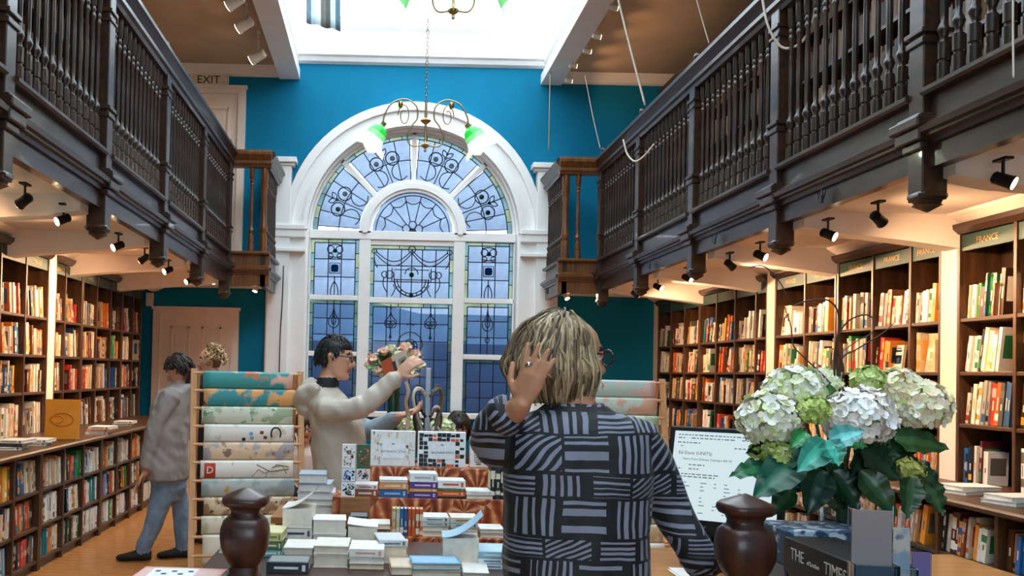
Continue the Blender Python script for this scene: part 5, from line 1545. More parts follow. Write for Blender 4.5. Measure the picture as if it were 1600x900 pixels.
SLIP = mat('black_slipcase', '#0e0c0b', .5, var=.1)
SILV = mat('silver_print', '#c8c4bc', .4, var=.05)
MARB = paper('blue_marbled_paper', '#2f4a66', '#c8d8e4', '#7f9ab0', 22, .5, .58)
z = DZ + .001
for k in range(2):
    t = thing('slipcase', ['black boxed atlas with silver newspaper lettering, lower of two', 'black boxed atlas with silver newspaper lettering, upper of two'][k], 'book box', (1.16, 2.2, z))
    a0 = 1.035 + .012 * (1 - k); 
    MB().box(a0, a0 + .135, 2.02 - .01 * k, 2.37, z, z + .088).build('case', SLIP, t, bevel=.003)
    MB().box(a0 + .004, a0 + .131, 2.016 - .01 * k, 2.025, z + .004, z + .083).build('page_edge', PAGES, t)
    text_part('lettering', 'THE', .040, SILV, frame((a0 - .001, 2.29, z + .052), (0, -1, 0), (0, 0, 1)), t)
    text_part('lettering', 'TIMES', .040, SILV, frame((a0 - .001, 2.10, z + .052), (0, -1, 0), (0, 0, 1)), t)
    text_part('small_lettering', 'of London', .015, SILV, frame((a0 - .001, 2.207, z + .046), (0, -1, 0), (0, 0, 1)), t)
    z += .0895
t = thing('wrapped_box', 'blue marbled box in clear wrap behind the black slipcases', 'box', (1.17, 2.47, DZ))
MB().box(1.045, 1.30, 2.385, 2.56, DZ + .10, DZ + .19).build('marbled_upper_box', MARB, t, bevel=.003)
MB().box(1.045, 1.30, 2.385, 2.56, DZ + .001, DZ + .099).build('grey_lower_box', mat('grey_card', '#5f666a', .4), t, bevel=.003)

ACR = bpy.data.materials.new('clear_acrylic'); ACR.use_nodes = True
N_ = ACR.node_tree.nodes; L2 = ACR.node_tree.links; N_.remove(N_['Principled BSDF'])
tr = N_.new('ShaderNodeBsdfTransparent'); tr.inputs['Color'].default_value = (.93, .95, .97, 1); gs = N_.new('ShaderNodeBsdfGlossy'); gs.inputs['Roughness'].default_value = .05
fr_ = N_.new('ShaderNodeFresnel'); fr_.inputs['IOR'].default_value = 1.6; mx = N_.new('ShaderNodeMixShader')
L2.new(fr_.outputs[0], mx.inputs[0]); L2.new(tr.outputs[0], mx.inputs[1]); L2.new(gs.outputs[0], mx.inputs[2]); L2.new(mx.outputs[0], N_['Material Output'].inputs['Surface'])
CARD1 = mat('mauve_grey_card', '#8a7f80', .5); CARD2 = mat('slate_card', '#3a4252', .5); CARD3 = paper('blue_brown_leaflet', '#b8b0a4', '#7f92a8', '#5a6a80', 12, .48, .6); CARD4 = mat('violet_card', '#6a5a90', .5)
def holder(px0, px1, pyt, Y, label, cards, dx=0.10, n_p=1):
    a, b = at(px0, pyt, Y), at(px1, pyt, Y)
    t = thing('leaflet_holder', label, 'leaflet holder', ((a.x + b.x) / 2, Y, DZ))
    xf = Matrix.Translation((a.x, Y, DZ + .001)) @ Matrix.Rotation(radians(-10), 4, 'Z')
    w = (b.x - a.x); h = a.z - DZ
    MB().box(0, w, .03, .033, 0, h, xf=xf).build('back_sheet', ACR, t)
    MB().box(0, w, -.012, -.009, 0, h * .62, xf=xf).build('front_sheet', ACR, t)
    MB().box(0, .003, -.009, .03, 0, h * .62, xf=xf).box(w - .003, w, -.009, .03, 0, h * .62, xf=xf).box(0, w, -.01, .05, 0, .003, xf=xf).build('tray', ACR, t)
    for q, (m_, hh, nm) in enumerate(cards):
        MB().box(.005, w - .005, .022 - .012 * q, .026 - .012 * q, .004, h * hh, xf=xf).build(nm, m_, t)
    return t
holder(1333, 1399, 792, 1.95, 'clear acrylic holder with mauve and slate leaflets beside the vase', [(CARD1, .97, 'mauve_leaflet'), (CARD2, .6, 'slate_leaflet')])
holder(1398, 1430, 806, 1.97, 'narrow clear acrylic holder with a blue and brown leaflet', [(CARD3, .9, 'patterned_leaflet')])
holder(1428, 1462, 858, 1.99, 'low clear acrylic holder with a violet card at the right', [(CARD4, .95, 'violet_leaflet')])
# ================================================================== flowers
PETAL = attr_mat('flower_petal', .55, var=.06, scale=30)
PETAL.node_tree.nodes['Principled BSDF'].inputs['Subsurface Weight'].default_value = .15
PETAL.node_tree.nodes['Principled BSDF'].inputs['Subsurface Radius'].default_value = (.01, .01, .006)
LEAFM = attr_mat('leaf_surface', .32, var=.12, scale=25)
STEM = mat('green_stem', '#2f4a24', .5); TWIG = mat('brown_twig', '#4a3226', .7)

def rand_dir(R):
    while True:
        v = V3((R.uniform(-1, 1), R.uniform(-1, 1), R.uniform(-1, 1)))
        if .05 < v.length < 1: return v.normalized()
def floret(mb, c, n, size, cols, R):
    n = n.normalized(); t = n.orthogonal().normalized(); t = Matrix.Rotation(R.uniform(0, 2 * pi), 3, n) @ t
    for k in range(4):
        d = Matrix.Rotation(k * pi / 2 + R.uniform(-.15, .15), 3, n) @ t; s = n.cross(d)
        L, W = size * R.uniform(.9, 1.15), size * .95
        cup = R.uniform(-.4, .8) * size
        col = S(R.choice(cols))
        V = []
        for u, w, h in ((0, .18, 0), (.38, .5, .10), (.75, .55, .35), (1.0, .25, .55)):
            for q in (-1, 0, 1):
                V.append(c + d * (L * u) + s * (W * w * q) + n * (cup * h + (.10 * size * abs(q) * u)))
        F = [(3 * i + j, 3 * i + j + 1, 3 * i + j + 4, 3 * i + j + 3) for i in range(3) for j in range(2)]
        mb.add(V, F, 0, col)
def bloom(parent, c, r, cols, seed, nm='bloom', size=.019, squash=.9):
    R = random.Random(seed); c = V3(c)
    mb = MB()
    n = int(12.6 * r * r / (size * size * 1.25))
    ga = pi * (3 - sqrt(5))
    for i in range(n):
        y = 1 - 2 * (i + .5) / n; q = sqrt(1 - y * y)
        d = V3((cos(ga * i) * q, sin(ga * i) * q, y))
        d = (d + rand_dir(R) * .16).normalized()
        if d.z < -.72: continue
        p = c + V3((d.x, d.y, d.z * squash)) * r * R.uniform(.86, 1.06)
        floret(mb, p, (d + rand_dir(R) * .35), size * R.uniform(.85, 1.15), cols, R)
    mb.ball(c, r * .80, 14, 8, 0, S('#9aa860'))
    return mb.build(nm, PETAL, parent, smooth=True, recalc=False)
def leaf(parent, base, tip, width, col, seed, sag=.15, nrm=None, nm='leaf'):
    R = random.Random(seed); b, t = V3(base), V3(tip)
    ax = t - b; L = ax.length; ax.normalize()
    n = V3(nrm) if nrm else V3((R.uniform(-.3, .3), -.75, R.uniform(.3, .8)))
    n = (n - ax * n.dot(ax)).normalized(); s = ax.cross(n)
    c = S(col); c2 = tuple(min(1, q * 1.7 + .01) for q in c[:3])
    def fn(u, v):
        w = width * (sin(pi * min(1, .04 + .96 * v ** .75)) ** .85) * (1 - .25 * v)
        x = (2 * u - 1)
        return b + ax * (L * v) + s * (w * x) + n * (abs(x) * w * .28 - sag * L * (v - .3) ** 2 + .008 * sin(v * 22) * abs(x)) 
    mb = MB().grid(fn, 6, 10, col=lambda u, v: c2 if abs(u - .5) < .09 else c)
    return mb.build(nm, LEAFM, parent, smooth=True, recalc=False)

bq = thing('hydrangea_bouquet', 'bouquet of white and lime hydrangeas with dark leaves beside the monitor', 'flowers', at(1310, 800, 2.55))
WG = ['#fbf8e4', '#f2f2cc', '#fdfbf0', '#e6ecb8', '#faf2d4', '#d4de9c', '#f8f6e6']
WH = ['#fffdf8', '#fdf6ee', '#fdf4e4', '#ffffff', '#f8e8da']
LM = ['#c8d878', '#b8cc60', '#d8e290', '#a8be58', '#e0e6a8']
CRM = ['#fdf6d8', '#f8eec8', '#fffbea', '#eeecb0', '#f8dcb8']
YQ = 2.55
BL = [(1203, 655, 50, WG, -.02), (1243, 613, 46, WG, .03), (1272, 643, 25, LM, -.07), (1342, 655, 54, WH, -.06), (1357, 594, 25, LM, .02), (1402, 612, 40, CRM, .06), (1440, 636, 44, CRM, .02), (1214, 708, 23, LM, -.05), (1186, 706, 15, LM, .0), (1419, 737, 23, ['#b8b858', '#c8b868', '#98a848'], -.03), (1290, 600, 26, WG, .07)]
for k, (px, py, r, cols, dy) in enumerate(BL):
    Y = YQ + dy
    bloom(bq, at(px, py, Y), r * K(Y) * .93, cols, 100 + k, size=.0185 if r > 30 else .012)
    c = at(px, py, Y)
    MB().tube([c, c.lerp(at(1311, 760, YQ), .5) + V3((0, .02, -.02)), at(1309 + (k % 4) * 4, 800, YQ), at(1306 + (k % 5) * 4, 880, YQ)], .0045, 6).build('stem', STEM, bq, smooth=True)
TQ, DG, MG = '#3f9a84', '#12301c', '#1f4a26'
LV = [((1292, 690), (1246, 737), 26, TQ, -.12), ((1292, 688), (1312, 728), 25, TQ, -.13), ((1296, 690), (1352, 672), 22, '#5aa8a4', -.12), ((1204, 730), (1140, 742), 22, '#1c5a34', -.05), ((1250, 715), (1176, 778), 34, '#17553c', -.08), ((1245, 690), (1215, 745), 24, '#1f6a52', -.06),
      ((1286, 735), (1262, 806), 28, DG, -.06), ((1398, 685), (1486, 700), 26, '#2a4a1c', .0), ((1345, 705), (1412, 752), 30, DG, -.05), ((1345, 735), (1404, 808), 24, '#22401e', -.08), ((1424, 745), (1418, 812), 22, '#2a4222', -.09), ((1444, 752), (1476, 806), 24, '#2c4424', -.07),
      ((1418, 722), (1478, 765), 22, DG, -.04), ((1236, 765), (1206, 806), 20, '#20401e', -.02), ((1322, 690), (1356, 698), 12, '#3f8a4a', -.10), ((1303, 640), (1296, 594), 10, '#3a6a2a', -.02), ((1302, 735), (1345, 800), 24, DG, -.03), ((1228, 690), (1166, 706), 18, DG, .0), ((1370, 690), (1330, 745), 26, DG, -.02), ((1310, 720), (1285, 780), 26, '#16381f', .02),
      ((1340, 700), (1440, 720), 26, '#1d3d1c', .03), ((1260, 675), (1235, 700), 16, '#2c7a40', -.1), ((1425, 690), (1385, 712), 22, '#1a361a', .03), ((1385, 640), (1362, 690), 18, '#2c4c22', .03), ((1320, 740), (1378, 770), 24, '#183418', .05), ((1270, 730), (1225, 770), 26, '#14401f', .05)]
for k, (a, b, w, c, dy) in enumerate(LV):
    Y = YQ + dy
    leaf(bq, at(*a, Y), at(*b, Y - .03), w * K(Y), c, 300 + k)
TW = [[(1312, 760), (1306, 640), (1304, 560), (1312, 500), (1296, 470), (1262, 470), (1236, 476), (1222, 446), (1205, 425), (1190, 415), (1172, 418)],
      [(1314, 760), (1312, 640), (1308, 540), (1322, 505), (1350, 492), (1366, 500), (1362, 520), (1340, 532), (1318, 548)],
      [(1310, 750), (1300, 650), (1296, 600), (1258, 560), (1240, 540), (1236, 510), (1226, 480)],
      [(1318, 760), (1330, 690), (1346, 610), (1350, 575)], [(1308, 740), (1312, 600), (1316, 560), (1340, 545), (1380, 520), (1396, 505)], [(1306, 745), (1312, 620), (1318, 575), (1306, 540), (1312, 520), (1330, 515)]]
for k, pl in enumerate(TW):
    P_ = [at(x, y, YQ + .05 - .01 * i) for i, (x, y) in enumerate(pl)]
    out = []
    for j in range(len(P_) - 1):
        a, b, c, d = [P_[max(0, min(len(P_) - 1, j + m))] for m in (-1, 0, 1, 2)]
        for q in range(6):
            t_ = q / 6
            out.append(.5 * ((2 * b) + (c - a) * t_ + (2 * a - 5 * b + 4 * c - d) * t_ ** 2 + (3 * b - a - 3 * c + d) * t_ ** 3))
    out.append(P_[-1]); n = len(out)
    MB().tube(out, [.0034 - .0022 * i / n for i in range(n)], 5).build('curly_twig', TWIG, bq, smooth=True)
vc = at(1309, 860, YQ)
va = thing('glass_vase', 'clear cylindrical glass vase holding the hydrangeas', 'vase', (vc.x, YQ, DZ))
VG = bpy.data.materials.new('vase_glass'); VG.use_nodes = True
N_ = VG.node_tree.nodes; L2 = VG.node_tree.links; N_.remove(N_['Principled BSDF'])
tr = N_.new('ShaderNodeBsdfTransparent'); tr.inputs['Color'].default_value = (.75, .80, .78, 1); gs = N_.new('ShaderNodeBsdfGlossy'); gs.inputs['Roughness'].default_value = .03
fr_ = N_.new('ShaderNodeLayerWeight'); fr_.inputs['Blend'].default_value = .35; mx = N_.new('ShaderNodeMixShader')
L2.new(fr_.outputs['Facing'], mx.inputs[0]); L2.new(tr.outputs[0], mx.inputs[1]); L2.new(gs.outputs[0], mx.inputs[2]); L2.new(mx.outputs[0], N_['Material Output'].inputs['Surface'])
ztop = at(1309, 792, YQ).z
MB().lathe([(.043, .001), (.045, .01), (.044, (ztop - DZ) * .5), (.050, ztop - DZ)], 24, (vc.x, YQ, DZ)).build('glass_wall', VG, va, smooth=40)
MB().lathe([(.040, .006), (.040, .10)], 20, (vc.x, YQ, DZ)).build('water', VG, va, smooth=40)

# flowers near the window: roses in a tall dark green vase
def rose(parent, c, r, cols, seed):
    R = random.Random(seed); mb = MB(); c = V3(c)
    for i in range(16):
        q = i / 16; a = i * 2.4
        d = V3((cos(a) * (.35 + .75 * q), sin(a) * (.35 + .75 * q), 1 - .75 * q)).normalized()
        floret(mb, c + d * r * (.35 + .5 * q), d + rand_dir(R) * .2, r * .52, cols, R)
    mb.ball(c, r * .6, 10, 6, 0, S(cols[0]))
    mb.build('rose', PETAL, parent, smooth=True, recalc=False)
YW = 6.15
rb_ = thing('rose_bouquet', 'round bouquet of peach and cream roses in front of the window', 'flowers', at(615, 610, YW))
PC = ['#f4b898', '#f8ccb0', '#f0a888', '#fae0cc']; CR = ['#f4ecc0', '#ece8a8', '#f8f2d8']
for k, (px, py, r, cols) in enumerate(((584, 562, 12, PC), (600, 550, 10, PC), (612, 546, 9, CR), (634, 545, 12, PC), (650, 556, 11, PC), (622, 556, 10, CR), (596, 568, 10, CR), (640, 568, 10, CR), (658, 572, 9, CR), (598, 585, 11, CR), (610, 572, 11, PC), (628, 576, 10, PC), (606, 592, 9, CR), (590, 580, 9, PC), (645, 583, 8, CR), (576, 572, 8, PC))):
    Y = YW + (-.05 if k % 3 else .03)
    rose(rb_, at(px, py, Y), r * K(Y), cols, 500 + k)
R = random.Random(9)
for k in range(34):
    a = R.uniform(0, 2 * pi); rr = R.uniform(.5, 1.0)
    px, py = 615 + 46 * rr * cos(a), 570 - 30 * rr * sin(a)
    b = at(615 + 20 * cos(a), 575 - 12 * sin(a), YW)
    leaf(rb_, b, at(px, py, YW - .05 + R.uniform(-.05, .08)), 6 * K(YW), R.choice(['#3f6a3a', '#5a8a50', '#2f5a30', '#7a9a5a']), 700 + k)
MB().tube([at(615, 580, YW), at(614, 640, YW)], .03, 8).build('stems', STEM, rb_)
vz = thing('tall_vase', 'tall dark green vase under the rose bouquet', 'vase', (at(614, 660, YW).x, YW, .75))
MB().lathe([(.05, .001), (.052, .02), (.045, .15), (.04, .35), (.042, at(614, 600, YW).z - .75)], 20, (at(614, 660, YW).x, YW, .75)).build('vase_body', mat('dark_green_glaze', '#1f3a20', .2), vz, smooth=40)
# low hydrangeas on the rear table
lh = thing('hydrangea_arrangement', 'low pale green hydrangea arrangement behind the gift boxes', 'flowers', at(650, 690, 5.95))
for k, (px, py, r) in enumerate(((640, 668, 22), (690, 672, 24), (612, 690, 18), (665, 690, 20), (704, 688, 16))):
    bloom(lh, at(px, py, 5.95), r * K(5.95) * .8, ['#dce6b0', '#eef0cc', '#c8d890', '#f2f2dc'], 800 + k, size=.026)
for k in range(14):
    px, py = R.uniform(600, 715), R.uniform(655, 705)
    leaf(lh, at(655, 700, 5.98), at(px, py, 5.9), 12 * K(5.95), R.choice(['#22401e', '#2f5a2a', '#1a301a']), 850 + k)
MB().tube([at(700, 655, 5.9), at(715, 646, 5.9), at(728, 640, 5.9)], .003, 5).build('sprig', STEM, lh)
MB().lathe([(.07, .001), (.10, .05), (.11, .14), (.09, .2)], 20, (at(655, 700, 5.95).x, 5.98, .75)).build('bowl', mat('dark_bowl', '#2a2a26', .3), lh, smooth=40)
# ================================================================== people
SKIN_L = mat('light_skin', '#d9a184', .5, var=.06, scale=20); SKIN_M = mat('warm_skin', '#c48a68', .5, var=.06, scale=20); SKIN_D = mat('tan_skin', '#b9805c', .5, var=.06, scale=20)
for m_ in (SKIN_L, SKIN_M, SKIN_D):
    m_.node_tree.nodes['Principled BSDF'].inputs['Subsurface Weight'].default_value = .08
    m_.node_tree.nodes['Principled BSDF'].inputs['Subsurface Radius'].default_value = (.012, .005, .003)
LIPS = mat('lips', '#a8604e', .45); EYEW = mat('eye_white', '#e8e4de', .25, var=.01); EYED = mat('eye_iris', '#1f1511', .2, var=.01); BROW = mat('eyebrow', '#2a1c14', .7)
HAIRM = attr_mat('hair_strands', .55, var=.10, scale=90)

def fuse(name, parts, mats, parent, voxel=.007, smooth_it=3, cloth=None):
    """parts: list of (MB, material index). One continuous surface; each face takes the material of the nearest source part."""
    V, F = [], []
    pts = []
    for mb, mi in parts:
        b = len(V)
        V += mb.v; F += [[b + i for i in f] for f in mb.f]
        for f in mb.f:
            c = sum((mb.v[i] for i in f), V3()) / len(f)
            pts.append((c, mi))
            if len(f) == 4:
                q4 = [mb.v[i] for i in f]
                nu = min(8, max(1, int((q4[1] - q4[0]).length / (voxel * 1.5)))); nv = min(10, max(1, int((q4[3] - q4[0]).length / (voxel * 1.5))))
                for iu in range(nu):
                    for iv in range(nv):
                        a_ = (iu + .5) / nu; b2 = (iv + .5) / nv
                        pts.append((q4[0].lerp(q4[1], a_).lerp(q4[3].lerp(q4[2], a_), b2), mi))
            else:
                for i in f: pts.append((mb.v[i].lerp(c, .3), mi))
    me = bpy.data.meshes.new('src'); me.from_pydata(V, [], F)
    bm = bmesh.new(); bm.from_mesh(me); bmesh.ops.recalc_face_normals(bm, faces=bm.faces[:]); bm.to_mesh(me); bm.free()
    o = bpy.data.objects.new('src', me); COL.objects.link(o)
    md = o.modifiers.new('r', 'REMESH'); md.mode = 'VOXEL'; md.voxel_size = voxel
    if smooth_it:
        sm = o.modifiers.new('s', 'SMOOTH'); sm.factor = .5; sm.iterations = smooth_it
    dg = bpy.context.evaluated_depsgraph_get()
    out = bpy.data.meshes.new_from_object(o.evaluated_get(dg))
    bpy.data.objects.remove(o); bpy.data.meshes.remove(me)
    kd = kdtree.KDTree(len(pts))
    for i, (p, mi) in enumerate(pts): kd.insert(p, i)
    kd.balance()
    out.materials.clear()
    for m_ in mats: out.materials.append(m_)
    idx = [pts[kd.find(p.center)[1]][1] for p in out.polygons]
    out.polygons.foreach_set('material_index', idx)
    out.polygons.foreach_set('use_smooth', [True] * len(out.polygons))
    if cloth:      # folds of loose cloth
        mt_ = [None] * len(out.vertices)
        for p in out.polygons:
            for i in p.vertices: mt_[i] = p.material_index if mt_[i] in (None, p.material_index) else -1
        nn2 = [v.normal.copy() for v in out.vertices]
        for v in out.vertices:
            if mt_[v.index] in cloth:
                amp, fq = cloth[mt_[v.index]]
                q = v.co * fq
                w_ = noise.noise(V3((q.x, q.y, q.z * .45))) + .5 * noise.noise(V3((q.x * 2.1 + q.z, q.y * 2.1, q.z * 1.2)))
                v.co += nn2[v.index] * (amp * w_)
    org = wloc(parent)
    out.transform(Matrix.Translation(-org))
    ob_ = bpy.data.objects.new(name, out); COL.objects.link(ob_); ob_.parent = parent
    return ob_

def limb(pts, rad, n=14, flat=1.0, up=None, sub=5):
    """smooth tapered limb through the joints"""
    P_ = [V3(p) for p in pts]; out, rr = [], []
    for j in range(len(P_) - 1):
        a, b, c, d = [P_[max(0, min(len(P_) - 1, j + k))] for k in (-1, 0, 1, 2)]
        for q in range(sub):
            t = q / sub
            out.append(.5 * ((2 * b) + (c - a) * t + (2 * a - 5 * b + 4 * c - d) * t ** 2 + (3 * b - a - 3 * c + d) * t ** 3))
            rr.append(rad[j] * (1 - t) + rad[j + 1] * t)
    out.append(P_[-1]); rr.append(rad[-1])
    # rounded ends
    d0 = (out[0] - out[1]).normalized(); d1 = (out[-1] - out[-2]).normalized()
    out = [out[0] + d0 * rr[0] * .7] + out + [out[-1] + d1 * rr[-1] * .7]; rr = [rr[0] * .55] + rr + [rr[-1] * .55]
    return MB().tube(out, rr, n, flat=flat, up=up)

def head_parts(c, face, up=(0, 0, 1), h=.225, si=0, lip=1, ew=2, ed=3, br=4, jaw=1.0):
    """list of (MB, index). c: head centre; face: direction the face looks"""
    c = V3(c); f = V3(face).normalized(); u = V3(up); u = (u - f * u.dot(f)).normalized(); r = f.cross(u)
    k = h / .225
    P = lambda x, y, z: c + r * (x * k) + f * (y * k) + u * (z * k)      # x right of the person, y forward, z up
    out = []
    rings = [(-.112, .018, .024, .052), (-.104, .036, .040, .040), (-.088, .050, .056, .026), (-.065, .058, .072, .012), (-.04, .064, .082, .004), (-.01, .069, .090, -.002), (.02, .072, .096, -.006), (.05, .073, .097, -.008), (.075, .067, .088, -.010), (.095, .052, .068, -.012), (.108, .030, .040, -.012), (.113, .008, .01, -.012)]
    mb = MB().loft([(P(0, dy, z), rx * k * (jaw if z < -.05 else 1), ry * k, r, f) for z, rx, ry, dy in rings], 24)
    out.append((mb, si))
    # nose, brow ridge, lips, chin, ears, eyes
    out.append((MB().tube([P(0, .084, .022), P(0, .098, -.002), P(0, .108, -.022), P(0, .098, -.032)], [.008 * k, .010 * k, .0135 * k, .010 * k], 10), si))
    for s in (-1, 1):
        out.append((MB().ball(P(s * .011, .094, -.028), .009 * k, 8, 6), si))
        out.append((MB().tube([P(s * .012, .088, .034), P(s * .03, .087, .038), P(s * .047, .074, .033)], [.004 * k, .005 * k, .003 * k], 8), br))
        out.append((MB().ball(P(s * .030, .0765, .014), (.0125 * k,) * 3, 10, 8), ew))
        out.append((MB().ball(P(s * .030, .0865, .013), (.006 * k,) * 3, 8, 6), ed))
        out.append((MB().tube([P(s * .014, .084, .020), P(s * .03, .089, .024), P(s * .046, .078, .018)], [.004 * k, .005 * k, .004 * k], 8), si))
        out.append((MB().loft([(P(s * .068, -.006, -.024), .005 * k, .010 * k, r, f), (P(s * .073, -.008, -.005), .008 * k, .016 * k, r, f), (P(s * .076, -.012, .016), .008 * k, .019 * k, r, f), (P(s * .072, -.010, .030), .005 * k, .012 * k, r, f)], 10), si))
    out.append((MB().tube([P(-.022, .083, -.054), P(-.008, .0905, -.051), P(0, .0895, -.052), P(.008, .0905, -.051), P(.022, .083, -.054)], [.003 * k, .0055 * k, .005 * k, .0055 * k, .003 * k], 8), lip))
    out.append((MB().tube([P(-.018, .083, -.060), P(0, .0895, -.063), P(.018, .083, -.060)], [.003 * k, .006 * k, .003 * k], 8), lip))
    out.append((MB().ball(P(0, .076, -.094), (.018 * k,) * 3, 10, 8), si))
    return out, P

def hand_parts(w, fwd, palm_n, side, si=0, curl=.5, k=1.0, spread=.12):
    """w: wrist; fwd: direction of the fingers; palm_n: direction the palm faces; side: +1 thumb towards fwd x palm_n"""
    w = V3(w); f = V3(fwd).normalized(); n = V3(palm_n); n = (n - f * n.dot(f)).normalized(); s = f.cross(n) * side
    out = []
    pal = MB().loft([(w - f * .01 * k, .021 * k, .016 * k, s, n), (w + f * .02 * k, .029 * k, .016 * k, s, n), (w + f * .055 * k, .038 * k, .014 * k, s, n), (w + f * .088 * k, .039 * k, .011 * k, s, n), (w + f * .096 * k, .034 * k, .007 * k, s, n)], 16)
    out.append((pal, si))
    for i, (off, L) in enumerate(((.028, .070), (.0095, .080), (-.0095, .075), (-.027, .058))):
        b = w + f * .085 * k + s * off * k
        pts = [b]; d = (f + s * spread * (off / .028)).normalized(); a = 0
        for j, q in enumerate((.45, .32, .26)):
            a = curl * (.5 + .5 * j)
            d = (d * cos(a) + n * sin(a)).normalized()
            pts.append(pts[-1] + d * L * q * k)
        out.append((limb(pts, [.0092 * k, .0086 * k, .0078 * k, .0066 * k], 10, sub=3), si))
    b = w + f * .022 * k + s * .026 * k
    d = (f * .62 + s * .72 + n * .25).normalized(); p1 = b + d * .034 * k; d2 = (f * .85 + s * .3 + n * .35).normalized(); p2 = p1 + d2 * .030 * k; p3 = p2 + (d2 + n * curl * .3).normalized() * .024 * k
    out.append((limb([b, p1, p2, p3], [.0125 * k, .0105 * k, .0095 * k, .0075 * k], 10, sub=3), si))
    return out

def locks(parent, paths, cols, w=.011, nm='hair', seed=1, flat=.45, base=None):
    R = random.Random(seed); mb = base or MB()
    for pts in paths:
        n = len(pts)
        rad = [w * R.uniform(.75, 1.25) * max(.12, sin(pi * min(.94, .22 + .62 * i / (n - 1)))) for i in range(n)]
        c = S(R.choice(cols))
        mb.tube(pts, rad, 6, flat=flat, col=c)
    return mb.build(nm, HAIRM, parent, smooth=True, recalc=False)

def spline(P_, sub=4):
    P_ = [V3(p) for p in P_]; out = []
    for j in range(len(P_) - 1):
        a, b, c, d = [P_[max(0, min(len(P_) - 1, j + k))] for k in (-1, 0, 1, 2)]
        for q in range(sub):
            t = q / sub
            out.append(.5 * ((2 * b) + (c - a) * t + (2 * a - 5 * b + 4 * c - d) * t ** 2 + (3 * b - a - 3 * c + d) * t ** 3))
    return out + [P_[-1]]

def leg(hip, knee, ankle, toe_dir, r=(.085, .06, .042), pant=0, shoe=1):
    out = [(limb([hip, V3(hip).lerp(V3(knee), .5), knee, V3(knee).lerp(V3(ankle), .45), ankle], [r[0], r[0] * .85, r[1], r[1] * .93, r[2]], 16), pant)]
    a = V3(ankle); d = V3(toe_dir).normalized(); g = V3((0, 0, 1))
    z0 = a.z
    sh = MB().loft([(V3((a.x, a.y, .045)) - d * .07, .030, .035, d.cross(g), g), (V3((a.x, a.y, .048)) - d * .03, .040, .042, d.cross(g), g), (V3((a.x, a.y, .05)) + d * .04, .042, .042, d.cross(g), g), (V3((a.x, a.y, .038)) + d * .12, .048, .032, d.cross(g), g), (V3((a.x, a.y, .03)) + d * .18, .036, .024, d.cross(g), g), (V3((a.x, a.y, .028)) + d * .20, .015, .012, d.cross(g), g)], 14)
    out.append((sh, shoe))
    out.append((limb([V3((a.x, a.y, .05)), V3((a.x, a.y, .12))], [.04, .042], 12), shoe))
    return out

